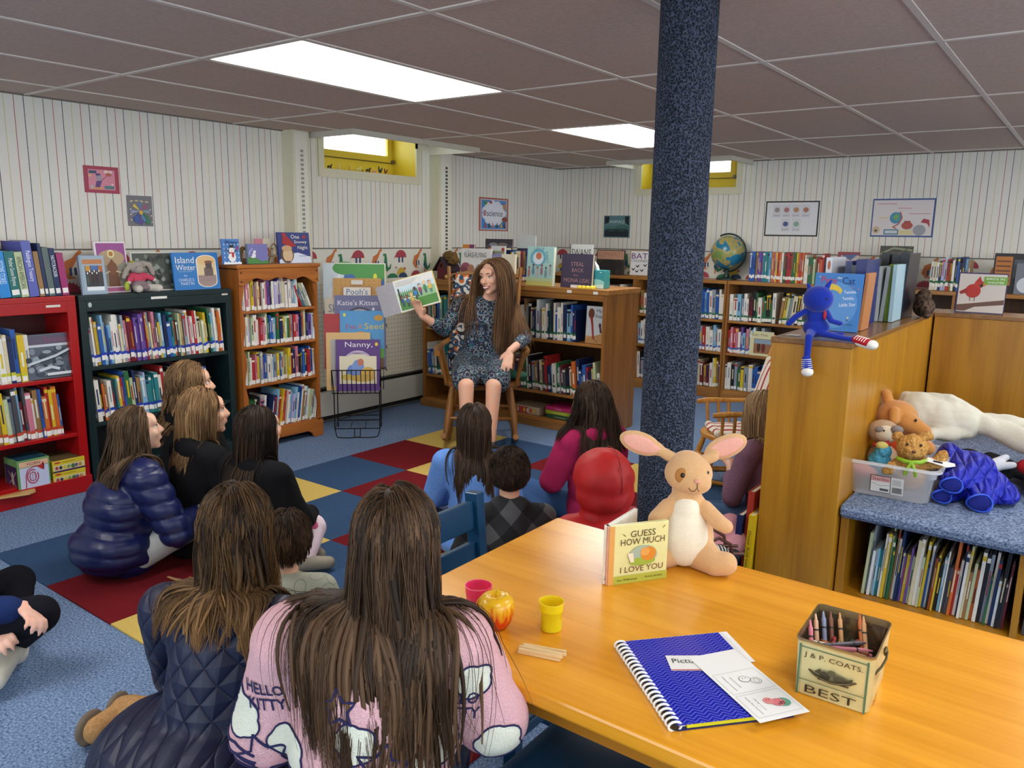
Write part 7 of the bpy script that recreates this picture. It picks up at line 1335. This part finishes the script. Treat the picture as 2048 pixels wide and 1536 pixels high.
# crayons
rr = random.Random(11); CC = [('pink', 'd87a8c'), ('peach', 'd8a888'), ('grey blue', '8088a8'), ('brown', '7a4a34'), ('tan', 'c89460'), ('purple', '6a4a78'), ('green', '2c4a38'), ('white', 'd8d4c0'), ('red', 'a82a30'), ('orange', 'c86a30'), ('maroon', '7a3844'), ('yellow', 'd8c060'), ('rose', 'b86a78'), ('dark grey', '54505a')]
def crayon(cn_, col, M, lab):
    m = MB(); c = flat(col, .45, noise=.05); m.lathe([(.0035, 0), (.0040, .002), (.0040, .074), (.0038, .076), (.0028, .0765), (.0014, .087), (.0006, .088)], c, 12, M); o = m.build('crayon', smooth=True)
    w = MB(); d = flat('2a2428', .5, noise=0)
    for z in (.012, .058): w.lathe([(.00405, z), (.00425, z), (.00425, z+.003), (.00405, z+.003)], d, 12, M)
    w.build('wrapper_band', o, True); tag(o, lab, 'crayon', 'crayons in the tin')
base = Matrix.Translation(tn.location)@Matrix.Rotation(radians(2), 4, 'Z')
n = 0
for k in range(56):
    cn_, col = CC[k % len(CC)]; lay = k//9
    x = rr.uniform(-.045, .045); y = rr.uniform(-.03, .03); z = .008+lay*.0105+rr.uniform(0, .003)
    M = base@Matrix.Translation((x*.35, y*.5, z))@Matrix.Rotation(rr.uniform(0, 2*pi), 4, 'Z')@Matrix.Rotation(radians(90+rr.uniform(-9, 9)), 4, 'X')@Matrix.Translation((0, 0, -.042)); crayon(cn_, col, M, f'{cn_} crayon lying among the crayons in the tin')
up = [((-.052, -.03), 'pink'), ((-.050, .0), 'peach'), ((-.040, .018), 'grey blue'), ((-.028, .025), 'brown'), ((-.012, .030), 'tan'), ((.022, .045), 'orange'), ((.03, .040), 'tan')]
for (x, y), cn_ in up:
    col = dict(CC)[cn_]; M = base@Matrix.Translation((x*.9+.010, y-.016, .030))@Matrix.Rotation(radians(-16), 4, 'Y')@Matrix.Rotation(radians(-30), 4, 'X'); M = M@Matrix.Translation((0, 0, 0.0)); crayon(cn_, col, M, f'{cn_} crayon standing tilted against the tin wall')
# ------------------------------------------------------------------ blue cat plush on the partition corner
CB = fuzzy('10268c', '1c38ac', scale=500, bump=.4, dist=.0012, name='plush', sheen=.3)
ct = thing('plush_cat', 'bright blue plush cat with sneakers sitting on the partition corner', 'plush toy', (-.835, 3.05, 1.037), radians(10)); ct.scale = (.97, .9, .80)   # faces -y
blob('torso', [('e', (0, .01, .05), (.050, .042, .048)), ('e', (-.002, .008, .10), (.036, .032, .055)), ('c', (-.03, 0, .135), (-.075, -.015, .10), .014, .013), ('c', (-.075, -.015, .10), (-.098, -.02, .065), .013, .013), ('c', (.03, 0, .13), (.055, -.03, .09), .014, .012), ('c', (.055, -.03, .09), (.085, -.02, .08), .012, .012),
    ('c', (-.015, -.01, .035), (-.015, -.078, .018), .018, .014), ('c', (-.015, -.082, .018), (-.015, -.088, -.085), .014, .012), ('c', (.02, -.01, .028), (.10, -.028, .014), .018, .013), ('c', (.10, -.028, .014), (.145, -.05, .012), .013, .012), ('c', (.03, .05, .02), (.09, .07, .02), .01, .01)], .0033, CB, ct, smooth=4)
blob('head', [('e', (0, -.005, .185), (.056, .050, .064)), ('c', (-.030, .0, .215), (-.042, .0, .252), .014, .006), ('c', (.018, .0, .222), (.040, .0, .272), .016, .005)], .003, CB, ct, smooth=3)
m = MB(); bk = flat('0c0c10', .15, noise=0)
for x in (-.004, .032): m.ell((x, -.046+abs(x-.014)*.1, .190), (.0055, .003, .0055), bk, 10)
m.build('eye', ct, True); m = MB(); m.ell((.016, -.0475, .180), (.006, .004, .004), flat('f0ece8', .6, noise=0), 10); m.build('nose', ct, True)
m = MB(); m.ell((.030, -.026, .115), (.006, .003, .022), flat('b82030', .7, noise=0), 10); m.build('red_button', ct, True)
def sneaker(cx, cy, cz, dx, dy, dz, col):
    c = fuzzy(col, None, scale=400, bump=.3, dist=.001, name='canvas'); d = Vector((dx, dy, dz)).normalized(); a = Vector((cx, cy, cz)); b_ = a+d*.06
    s_ = blob('sneaker', [('c', a, a+d*.03, .017, .019), ('c', a+d*.03, b_, .019, .021)], .003, c, ct, smooth=3)
    blob('toe_cap', [('e', b_+d*.004, (.0225, .0225, .0225)), ('c', a+d*.01-Vector((0, .0, .012)), b_-Vector((0, 0, .006)), .014, .019)], .003, flat('e8e4dc', .6, noise=0), s_, smooth=2)
    m = MB()
    up_ = d.orthogonal().normalized() if abs(d.z) > .8 else Vector((0, -.3, 1)); up_ = (up_-d*up_.dot(d)).normalized(); sd = d.cross(up_)
    if abs(d.z) > .8: up_ = Vector((0, -1, 0)); sd = d.cross(up_).normalized()
    for k in range(5):
        p = a+d*(.0+.010*k); r = .0195+.0006*k; m.tube([p+sd*r*sin(t)+up_*r*cos(t) for t in np.linspace(-1.1, 1.1, 7)], .0016, flat('f0ece4', .6, noise=0), 6)
    m.build('lace', s_, True)
sneaker(-.015, -.094, -.086, .15, -.55, -.85, '2438a0'); sneaker(.150, -.052, .014, .9, -.45, -.25, 'b8242c')
m = MB(); m.prism([(0, 0), (.05, .005), (.045, .05), (.005, .04)], 0, .001, flat('d8d8d4', .4)); o = m.build('paper_tag', loc=(-.955, 3.08, 1.0365)); tag(o, 'small white paper tag behind the blue plush cat', 'tag')
# mottled brown creature at the end of the black books
tk = blob('plush_owl', [('e', (0, 0, .05), (.05, .07, .05)), ('e', (0, -.03, .10), (.035, .04, .04)), ('c', (0, -.04, .06), (.03, -.10, .02), .03, .02)], .005, fuzzy('1c1614', '6a5444', scale=60, bump=1, dist=.01, name='plush'), None, smooth=1, loc=(-.70+.02, 4.33, 1.036)); tk.name = 'plush_animal'; tag(tk, 'dark mottled brown furry toy beside the tall black books', 'plush toy')
# ------------------------------------------------------------------ globe, tissue box, birdhouse, small decorations
gl = thing('globe', 'blue desk globe in a dark green ring on the back wall bookcase', 'globe', (-2.665, 6.79, 1.046))
m, nt, b_ = newmat('globe_map'); L = nt.links; tc = N(nt, 'ShaderNodeTexCoord'); nz = N(nt, 'ShaderNodeTexNoise'); nz.inputs['Scale'].default_value = 9; nz.inputs['Detail'].default_value = 5; r_ = N(nt, 'ShaderNodeValToRGB'); e = r_.color_ramp.elements; e[0].position = .47; e[0].color = (*srgb('2a7c9c'), 1); e[1].position = .50; e[1].color = (*srgb('b8a060'), 1); q_ = e.new(.62); q_.color = (*srgb('7a9450'), 1); L.new(tc.outputs['Object'], nz.inputs['Vector']); L.new(nz.outputs['Fac'], r_.inputs[0]); L.new(r_.outputs[0], b_.inputs['Base Color']); b_.inputs['Roughness'].default_value = .25
mb = MB(); mb.ell((0, 0, .235), (.148,)*3, m, 40); mb.build('sphere', gl, True); mb = MB(); mb.tube([(.163*sin(t), 0, .235+.163*cos(t)) for t in np.linspace(-.5, pi+.2, 30)], .008, flat('16302a', .4), 8); mb.build('meridian_ring', gl, True)
mb = MB(); mb.lathe([(.09, 0), (.09, .012), (.03, .022), (.018, .06), (.02, .088)], flat('16302a', .4), 24); mb.build('base', gl, True)
P = onz(1211, 574, 1.042); tb = boxy('tissue_box', 'teal cube tissue box with a white tissue, at the oak bookcase end', (-2.845, 4.83, 1.0422), radians(8), .118, .118, .125, '3c9c9c', [R_(0, .45, 1, 1, '2c8c94'), E_(.5, .30, .55, .22, '8cc8c4'), R_(0, 0, 1, .22, 'c4dcd4'), E_(.8, .9, .06, .02, 'e8f0f0')], 'tissue box', lid='2c8c94')
m = MB(); m.tube([(-.015, .06, .12), (-.02, .055, .15), (-.035, .05, .185)], [.018, .016, .006], flat('eceae6', .8, noise=0), 6); m.build('tissue', tb)
m = MB(); yc_ = flat('e4cc3c', .5, noise=0)
for i in range(4):
    for j in range(2): m.lathe([(.018, 0), (.017, .012), (.010, .02), (.0005, .021)], yc_, 12, cx=i*.031, cy=j*.031)
m.box(-.018, .111, -.018, .049, 0, .003, yc_); o = m.build('egg_carton', loc=(-2.93, 4.755, 1.0425), rot=(0, 0, .1)); tag(o, 'yellow bumpy carton strip in front of the teal tissue box', 'carton')
m = MB(); m.prism([(0, 0), (.07, .01), (.08, .05), (.02, .06)], 0, .02, flat('e8e2d4', .7)); o = m.build('paper_scrap', loc=(-3.01, 4.76, 1.0425)); tag(o, 'crumpled cream paper left of the yellow carton', 'paper')
bh = thing('birdhouse', 'dark red wooden birdhouse with dried moss on the roof', 'birdhouse', (-4.325, 4.93, 1.0425), radians(-15)); br = flat('6a2430', .7, noise=.08)
mb = MB(); mb.prism([(-.062, 0), (.062, 0), (.062, .09), (0, .155), (-.062, .09)], -.05, .06, br, XZ); mb.build('walls', bh); mb = MB()
for sx in (-1, 1): mb.prism([(sx*.105, .058), (0, .165), (0, .178), (sx*.115, .062)], -.065, .075, flat('30222c', .7), XZ)
mb.build('roof', bh); mb = MB(); mb.lathe([(.0005, 0), (.016, 0), (.016, .004), (.0005, .004)], flat('140c0c', .9), 16, Matrix.Translation((0, -.052, .105))@Matrix.Rotation(pi/2, 4, 'X')); mb.build('entrance', bh); mb = MB(); mb.ell((.09, -.06, .018), (.02, .016, .018), flat('c8b05a', .6), 10); mb.build('little_duck', bh, True)
blob('moss', [('e', (.02, .02, .18), (.075, .05, .042)), ('e', (.07, .02, .15), (.05, .045, .04)), ('e', (-.05, .02, .14), (.04, .04, .035))], .006, fuzzy('5a4424', '8a6c40', scale=90, bump=1, dist=.01, name='moss'), bh, smooth=1, disp=wrinkle(.008, 90))
wc = flat('8a6a3c', .7, noise=.1)
ws = thing('wicker_basket', 'small arched wicker basket between the winter and purple board books', 'basket', (-4.38, 3.06, 1.196), pi/2)
for k in range(4): mb = MB(); mb.tube([(-.035+.07*(1-cos(t))/2*1, -.01+.012*k, .0+.105*sin(t)) for t in np.linspace(0, pi, 14)], .004, wc, 6); mb.build('hoop', ws, True)
mb = MB(); mb.lathe([(.028, 0), (.034, .03), (.030, .032), (.0005, .01)], wc, 16); mb.build('bowl', ws, True)
wz = thing('wicker_chair', 'miniature wicker chair with a tiny bear, left of the snowy night book', 'ornament', (-4.32, 3.235, 1.196), pi/2)
mb = MB(); mb.tube([(-.02+.04*i/5 if False else .028*cos(t), .0, .05+.055*sin(t)+.02) for i, t in enumerate(np.linspace(-.3, pi+.3, 12))], .004, wc, 6); mb.build('back', wz, True); mb = MB(); mb.lathe([(.028, .042), (.028, .048)], wc, 16); mb.build('seat', wz, True)
for sx in (-1, 1):
    for sy in (-1, 1): mb = MB(); mb.tube([(sx*.02, sy*.018, .044), (sx*.026, sy*.024, .0025)], .003, wc, 6); mb.build('leg', wz, True)
blob('tiny_bear', [('e', (0, -.005, .068), (.014, .012, .018)), ('e', (0, -.006, .094), (.012, .011, .011)), ('e', (-.009, -.006, .104), (.004,)*3), ('e', (.009, -.006, .104), (.004,)*3)], .002, fuzzy('b8a88c', None, scale=400, bump=.3, name='plush'), wz, smooth=1)
# grey rabbit plush on the green case
GB = fuzzy('9a9088', 'b4aaa0', scale=300, bump=.6, dist=.003, name='plush', sheen=.2)
gb = thing('plush_bunny', 'grey floppy-eared bunny in a pink cardigan sitting on green bookcase', 'plush toy', (-4.375, 2.345, 1.052), pi/2)
blob('head', [('e', (0, 0, .135), (.042, .038, .038)), ('e', (-.005, -.03, .125), (.026, .026, .022)), ('c', (-.03, 0, .16), (-.065, -.005, .12), .014, .014), ('c', (-.065, -.005, .12), (-.085, -.01, .085), .015, .013), ('c', (.03, 0, .16), (.07, -.005, .15), .014, .014), ('c', (.07, -.005, .15), (.085, -.01, .10), .016, .013)], .004, GB, gb, smooth=3)
blob('feet', [('c', (-.025, -.03, .022), (-.045, -.09, .022), .022, .022), ('c', (.03, -.03, .022), (.075, -.085, .022), .022, .022)], .004, fuzzy('ccc4b8', None, scale=300, bump=.5, name='plush'), gb, smooth=3)
blob('cardigan', [('e', (0, 0, .075), (.045, .035, .045)), ('c', (-.035, -.01, .09), (-.065, -.03, .062), .018, .015), ('c', (.035, -.01, .09), (.07, -.03, .072), .018, .015)], .004, fuzzy('c84a64', None, scale=300, bump=.4, name='knit'), gb, smooth=3)
blob('skirt', [('e', (0, -.01, .035), (.052, .05, .033)), ('e', (.0, -.045, .025), (.045, .035, .018))], .004, flat('8a7a80', .9), gb, smooth=3)
blob('hands', [('e', (-.07, -.035, .055), (.012,)*3), ('e', (.078, -.035, .066), (.012,)*3)], .003, fuzzy('ccc4b8', None, scale=300, bump=.5, name='plush'), gb, smooth=1)
mb = MB(); mb.ell((-.026, -.042, .138), (.003,)*3, bk, 8); mb.ell((.014, -.045, .138), (.003,)*3, bk, 8); mb.build('eye', gb, True); mb = MB(); mb.ell((-.03, -.005, .168), (.016, .012, .008), flat('a8a83a', .8), 8); mb.build('flower', gb, True)
mb = MB(); mb.ell((-.088, -.045, .032), (.014, .012, .028), flat('a8b838', .6), 12); o = mb.build('plush_pear', loc=(-4.375, 2.345, 1.055), rot=(0, 0, pi/2), smooth=True); tag(o, 'little yellow-green plush pear at the left side of the grey bunny', 'plush toy')
# farm animals on the window sill
def animal(label, px, kind, col, s=1.):
    P = onp(px, 340, 0, -4.60); t = thing('toy_animal', label, 'toy animal', (-4.60, float(P[1]), 1.8505), pi/2, 'toy farm animals on the left window sill'); c = flat(col, .5, noise=.05)
    if kind == 'quad': pr_ = [('c', (-.012*s, 0, .02*s), (.012*s, 0, .02*s), .0075*s, .0075*s), ('c', (.014*s, 0, .024*s), (.02*s, 0, .034*s), .005*s, .005*s), ('c', (.02*s, 0, .034*s), (.027*s, 0, .032*s), .005*s, .0035*s)]+[('c', (x*s, y*s, .016*s), (x*s, y*s, .002*s), .0028*s, .0025*s) for x in (-.013, .013) for y in (-.004, .004)]
    elif kind == 'pig': pr_ = [('e', (0, 0, .018*s), (.022*s, .010*s, .011*s)), ('e', (.022*s, 0, .02*s), (.009*s, .007*s, .007*s))]+[('c', (x*s, y*s, .012*s), (x*s, y*s, .002*s), .003*s, .0025*s) for x in (-.013, .013) for y in (-.005, .005)]
    elif kind == 'bird': pr_ = [('e', (0, 0, .018*s), (.012*s, .008*s, .010*s)), ('c', (-.008*s, 0, .022*s), (-.010*s, 0, .038*s), .005*s, .0045*s), ('c', (.008*s, 0, .02*s), (.017*s, 0, .036*s), .006*s, .004*s), ('c', (0, 0, .01*s), (0, 0, .001), .002*s, .003*s), ('e', (-.011*s, 0, .043*s), (.003*s, .002*s, .005*s))]
    else: pr_ = [('c', (0, 0, .01*s), (0, 0, .035*s), .006*s, .005*s), ('e', (0, 0, .042*s), (.006*s,)*3), ('c', (.006*s, 0, .01*s), (.008*s, 0, .001), .003*s, .003*s), ('c', (-.004*s, 0, .01*s), (-.004*s, 0, .001), .003*s, .003*s), ('c', (-.002*s, 0, .046*s), (-.008*s, 0, .056*s), .002*s, .001*s)]
    blob('figure', pr_, .0016, c, t, smooth=1)
for a in (('black sheepdog figure, leftmost of the farm animals on the sill', 659, 'quad', '2a1c16'), ('pale upright goat figure, second from left on the sill', 678, 'goat', 'd8cc98'), ('tan calf figure facing away on the window sill', 699, 'goat', 'b89060', .8), ('cream horse figure standing on the window sill', 717, 'quad', 'd8d090', 1.1), ('tiny dark chick figure between horse and black cow', 725, 'bird', '5a5a2a', .5), ('dark brown cow figure left of the pink pig', 736, 'quad', '3a241c', 1.1), ('pink pig figure on the window sill', 748, 'pig', 'd89a80'), ('dark blue rooster figure on the window sill', 760, 'bird', '2c3440', 1.3), ('brown hen figure, rightmost on the window sill', 771, 'bird', '7a3a20', 1.1)): animal(*a)
# ------------------------------------------------------------------ bench: bin, plush, jacket, bags
BZ = .4205
bn = thing('storage_bin', 'clear plastic storage bin full of plush toys on the bench', 'bin', (-.565, 3.41, BZ), radians(2)); cl_ = flat('c6c8cc', .3, noise=0); 
pm_, nt_, b_ = newmat('frosted_plastic'); b_.inputs['Base Color'].default_value = (.86, .88, .9, 1); b_.inputs['Roughness'].default_value = .25; b_.inputs['Alpha'].default_value = .42
def shell(name, rings, r, mat, par):
    m = MB(); nn = 28; pts = []
    for a_, b__, z in rings: pts += [(x, y, z) for x, y in rrect(a_, b__, r, 7)]
    fs = [(i*nn+k, i*nn+(k+1) % nn, (i+1)*nn+(k+1) % nn, (i+1)*nn+k) for i in range(len(rings)-1) for k in range(nn)]; m.add(pts, fs+[tuple(range(nn))[::-1]], mat); return m.build(name, par, True)
shell('tub', [(.135, .185, .001), (.140, .19, .008), (.152, .205, .10), (.158, .21, .105), (.160, .213, .142)], .03, pm_, bn)
m = MB(); nn = 28; R1 = rrect(.163, .216, .03, 7); R2 = rrect(.178, .232, .035, 7); V = [(x, y, .142) for x, y in R1]+[(x, y, .142) for x, y in R2]+[(x, y, .134) for x, y in R2]+[(x*1.0, y, .138) for x, y in R1]
m.add(V, [(j*nn+k, j*nn+(k+1) % nn, ((j+1) % 4)*nn+(k+1) % nn, ((j+1) % 4)*nn+k) for j in range(4) for k in range(nn)], pm_); m.build('rim', bn, True)
art([R_(0, 0, 1, 1, 'd8d8d4'), R_(.0, .0, .62, 1, '2a1c20'), R_(.02, .03, .60, .97, 'e0e0dc'), R_(.02, .66, .60, .97, 'd8a8a4'), T_('Sterilite', .31, .81, .50, .17, '8a2430'), ('l', [(.05, .55), (.3, .4), (.58, .5)], .012, '77777a'), R_(.3, .12, .56, .26, '55555a'), *[R_(.67, .1+.05*k, .96, .13+.05*k, '3a3a40') for k in range(7)], *[R_(.67, .58+.07*k, .93, .60+.07*k, '77777a') for k in range(5)]], .118, .070, bn, Matrix.Translation((-.005, -.1965, .022))@Matrix.Rotation(radians(9), 4, 'X'), name='sticker', tname='brand_lettering', eps=.0005)
CU = fuzzy('a87434', 'd4a460', scale=150, bump=1, dist=.006, name='curly_plush', voro=False)
b1 = thing('teddy_bear', 'curly golden teddy bear with a green ribbon, in the bin front', 'plush toy', (-.50, 3.27, .455), radians(12))
blob('body', [('e', (0, 0, .065), (.06, .05, .07)), ('e', (0, -.01, .175), (.056, .05, .050)), ('e', (0, -.05, .163), (.026, .022, .020)), ('e', (-.052, .01, .205), (.022, .014, .020)), ('e', (.045, .012, .218), (.026, .014, .020)), ('c', (.045, -.005, .11), (.092, -.01, .125), .024, .022), ('c', (.092, -.01, .125), (.105, -.01, .155), .022, .02), ('c', (-.045, -.01, .10), (-.075, -.05, .085), .022, .02)], .0035, CU, b1, smooth=1, disp=wrinkle(.0035, 130))
mb = MB(); mb.ell((-.020, -.052, .192), (.0055,)*3, flat('24100a', .08, noise=0), 10); mb.ell((.026, -.052, .194), (.0055,)*3, flat('24100a', .08, noise=0), 10); mb.build('eye', b1, True); mb = MB(); mb.ell((0.003, -.073, .170), (.008, .005, .006), flat('5a2a1a', .5), 10); mb.build('nose', b1, True)
gr = flat('8ab424', .4, noise=0); mb = MB(); mb.tube([(-.05, -.035, .132), (-.02, -.062, .128), (0, -.066, .130), (.03, -.060, .130), (.055, -.03, .135)], [.006, .009, .006, .009, .006], gr, 8); mb.tube([(0, -.068, .128), (-.015, -.075, .10), (-.018, -.07, .078)], [.005, .007, .006], gr, 6); mb.tube([(0, -.068, .128), (.014, -.075, .10), (.018, -.07, .075)], [.005, .007, .006], gr, 6); mb.build('ribbon_bow', b1, True)
b2 = thing('teddy_bear', 'large smooth tan teddy bear lying on its side behind the bin', 'plush toy', (-.62, 3.63, BZ), 0); TP = fuzzy('bc7c3c', 'cc8e4c', scale=500, bump=.4, dist=.0015, name='plush', sheen=.3)
blob('body', [('e', (0, 0, .10), (.085, .09, .10)), ('e', (.0, -.04, .245), (.085, .08, .078)), ('c', (.05, -.08, .24), (.115, -.09, .215), .045, .030), ('c', (-.04, -.04, .315), (-.05, -.04, .345), .022, .020), ('c', (.0, -.115, .29), (.006, -.13, .25), .020, .018), ('c', (.07, -.06, .15), (.14, -.12, .155), .035, .03), ('c', (.0, -.08, .06), (.09, -.14, .13), .035, .03)], .005, TP, b2, smooth=4)
blob('shirt', [('e', (.01, -.01, .12), (.092, .096, .07))], .005, flat('c8400c', .85, noise=.06), b2, smooth=2); mb = MB(); mb.ell((.085, -.115, .262), (.006,)*3, bk, 10); mb.build('eye', b2, True)
b3 = thing('plush_sloth', 'beige plush sloth with a grey muzzle and red bow in the bin', 'plush toy', (-.635, 3.45, .47), 0); SLB = fuzzy('a88a6c', 'bca084', scale=400, bump=.5, dist=.002, name='plush')
blob('body', [('e', (0, 0, .05), (.06, .07, .06)), ('e', (.0, -.02, .165), (.062, .05, .050))], .0045, SLB, b3, smooth=3); blob('face', [('e', (.012, -.045, .165), (.042, .034, .036))], .004, fuzzy('dccfb8', None, scale=400, bump=.4, name='plush'), b3, smooth=2); blob('muzzle', [('e', (.055, -.055, .188), (.024, .022, .018)), ('e', (-.005, -.062, .18), (.022, .016, .014))], .003, fuzzy('8a8280', None, scale=400, bump=.4, name='plush'), b3, smooth=2)
mb = MB(); rd = flat('c82c38', .6, noise=0); mb.tube([(-.02, -.06, .115), (.01, -.075, .12), (.035, -.065, .13)], [.010, .006, .012], rd, 8); mb.build('red_bow', b3, True); mb = MB(); mb.ell((.012, -.078, .182), (.004,)*3, bk, 8); mb.build('eye', b3, True)
b4 = blob('plush_parrot', [('e', (0, 0, .04), (.045, .035, .05)), ('e', (.01, -.005, .09), (.03, .028, .028))], .004, fuzzy('3c8aa8', '5aa4c0', scale=120, bump=1, dist=.008, name='fluff'), None, smooth=1, loc=(-.61, 3.28, .50), disp=wrinkle(.004, 100)); b4.name = 'plush_chick'; tag(b4, 'fluffy blue plush with a yellow tuft at the bin left side', 'plush toy')
blob('yellow_tuft', [('e', (.005, -.012, .115), (.024, .02, .016))], .004, fuzzy('c8bc70', None, scale=120, bump=1, name='fluff'), b4, smooth=1)
b5 = blob('plush_pig', [('e', (0, 0, .03), (.05, .03, .03)), ('c', (-.04, -.01, .04), (-.065, -.02, .05), .016, .014)], .004, fuzzy('c88078', None, scale=300, bump=.4, name='plush'), None, smooth=2, loc=(-.655, 3.26, .475)); tag(b5, 'pink plush limb poking up in the left corner of the bin', 'plush toy')
m = MB(); m.prism([(-.05, 0), (.03, -.012), (.055, .012), (.05, .03), (-.04, .03)], 0, .0015, flat('e8e8e8', .5, noise=0)); o = m.build('paper_tag', rot=(0.25, .1, .05)); o.location = (-.40, 3.24, .585); tag(o, 'white pointed paper tag hanging from the bin right corner', 'tag')
m = MB(); m.box(-.02, .012, .004, .018, .0015, .0018, flat('2a2a30', .5, noise=0)); m.build('tag_print', o)
# white plush dog, red/black plush, blue jacket, bag
WP = fuzzy('d0ccb8', 'e4e0d0', scale=400, bump=.6, dist=.002, name='plush', sheen=.2)
wd = blob('plush_dog', [('e', (-.11, .0, .09), (.16, .12, .10)), ('c', (-.2, -.02, .10), (-.02, -.02, .09), .10, .08), ('c', (-.26, .0, .165), (-.08, -.02, .18), .028, .03), ('c', (-.08, -.02, .18), (.02, -.01, .12), .03, .035), ('c', (.0, 0, .10), (.18, -.06, .06), .055, .045), ('c', (.18, -.06, .06), (.34, -.14, .02), .045, .045), ('c', (.02, 0, .10), (.2, .03, .10), .045, .04), ('c', (.2, .03, .10), (.42, -.01, .04), .04, .05), ('c', (.0, -.06, .05), (-.12, -.14, .035), .03, .03), ('c', (-.12, -.14, .035), (-.15, -.16, .01), .03, .03)], .007, WP, None, smooth=2, loc=(-.385, 3.90, .545), disp=wrinkle(.013, 20)); tag(wd, 'big limp white plush dog lying over the toy pile on the bench', 'plush toy')
rp = thing('plush_toy', 'red and black plush toy with white gloves, under the white dog', 'plush toy', (-.28, 3.76, BZ)); blob('body', [('e', (0, 0, .045), (.10, .07, .045)), ('e', (-.08, .05, .06), (.06, .06, .05)), ('c', (.0, .03, .08), (.16, -.02, .05), .035, .03)], .006, flat('16161a', .9), rp, smooth=3); blob('shorts', [('e', (-.05, -.03, .085), (.07, .045, .03)), ('c', (.13, -.01, .08), (.21, -.05, .06), .035, .03)], .006, flat('a80c18', .85), rp, smooth=3); blob('glove', [('c', (-.06, -.08, .07), (.03, -.07, .08), .022, .024), ('c', (.03, -.07, .08), (.09, -.06, .095), .020, .014), ('c', (.02, -.06, .09), (.06, -.03, .115), .018, .014)], .005, flat('d4d8e0', .85), rp, smooth=3)
blob('striped_top', [('e', (-.17, .0, .05), (.04, .04, .05))], .006, flat('24506a', .9), rp, smooth=2)
QB = quilted('0a1cae', 17, .022, .55); jk = thing('quilted_jacket', 'royal blue quilted jacket folded on the carpeted bench', 'jacket', (-.315, 3.44, BZ), radians(12))
blob('folded_body', [('e', (.02, .06, .06), (.125, .17, .055)), ('e', (.0, .10, .11), (.10, .13, .05)), ('c', (-.07, -.13, .085), (.04, .04, .10), .042, .06), ('c', (-.09, -.12, .035), (.0, .0, .05), .034, .05), ('c', (.03, -.15, .035), (.05, .10, .05), .045, .07), ('e', (.11, .03, .035), (.07, .14, .035)), ('e', (-.06, .14, .12), (.05, .07, .06))], .0055, QB, jk, smooth=4, disp=wrinkle(.004, 28, 2))
pg = flat('2a54d0', .5, noise=0); mb = MB()
for c, r in (((-.075, -.172, .088), .034), ((-.10, -.155, .036), .030), ((.02, -.193, .040), .038)): mb.tube([(c[0]+r*1.1*cos(t), c[1]+.012*sin(t*2), c[2]+r*.85*sin(t)) for t in np.linspace(0, 2*pi, 20)], .0035, pg, 8, caps=False)
mb.build('piping', jk, True); mb = MB(); dk = flat('0a1a78', .9, noise=0)
for c, r in (((-.073, -.1715, .088), .032), ((-.098, -.154, .036), .028), ((.02, -.192, .040), .036)): mb.ell(c, (r, .004, r*.8), dk, 16)
mb.build('cuff_opening', jk, True)
bg = thing('black_bag', 'black backpack with a brown strap at the right end of bench', 'bag', (.03, 3.85, BZ)); blob('body', [('e', (0, .05, .10), (.17, .2, .11)), ('e', (-.12, .12, .17), (.10, .12, .10)), ('e', (-.02, -.2, .07), (.16, .16, .07))], .008, flat('0c0c10', .6, noise=.1), bg, smooth=3, disp=wrinkle(.006, 15)); mb = MB(); mb.tube([(-.16, -.10, .04), (-.05, -.28, .035), (.12, -.42, .02)], .014, flat('4a2414', .5), 8); mb.tube([(-.1, .12, .26), (-.08, .05, .31), (-.02, .02, .27)], .01, flat('0c0c10', .6), 8); mb.build('strap', bg, True)
# handbag on the floor beside the partition
hb = thing('handbag', 'black handbag with brown leather handles on the floor by the partition', 'bag', (-1.075, 2.80, 0), radians(38)); hb.scale = (.8, .8, .9); blob('body', [('e', (0, 0, .12), (.13, .07, .12)), ('e', (0, 0, .05), (.14, .08, .05)), ('c', (-.1, 0, .21), (.1, 0, .21), .03, .03)], .007, flat('0e0d10', .55, noise=.05), hb, smooth=3)
lt_ = flat('5a3020', .45, noise=.05); mb = MB()
for y in (-.05, .05): mb.tube([(-.08, y, .2), (-.06, y*1.1, .28), (0, y*1.2, .31), (.06, y*1.1, .28), (.08, y, .2)], .008, lt_, 8); mb.tube([(-.13, y, .235), (.13, y, .235)], .008, lt_, 8)
mb.build('handle', hb, True); blob('scarf', [('e', (-.02, -.01, .235), (.09, .05, .025))], .006, stripes('d8d8d4', '1a1a1e', 60, 0, .5), hb, smooth=2)
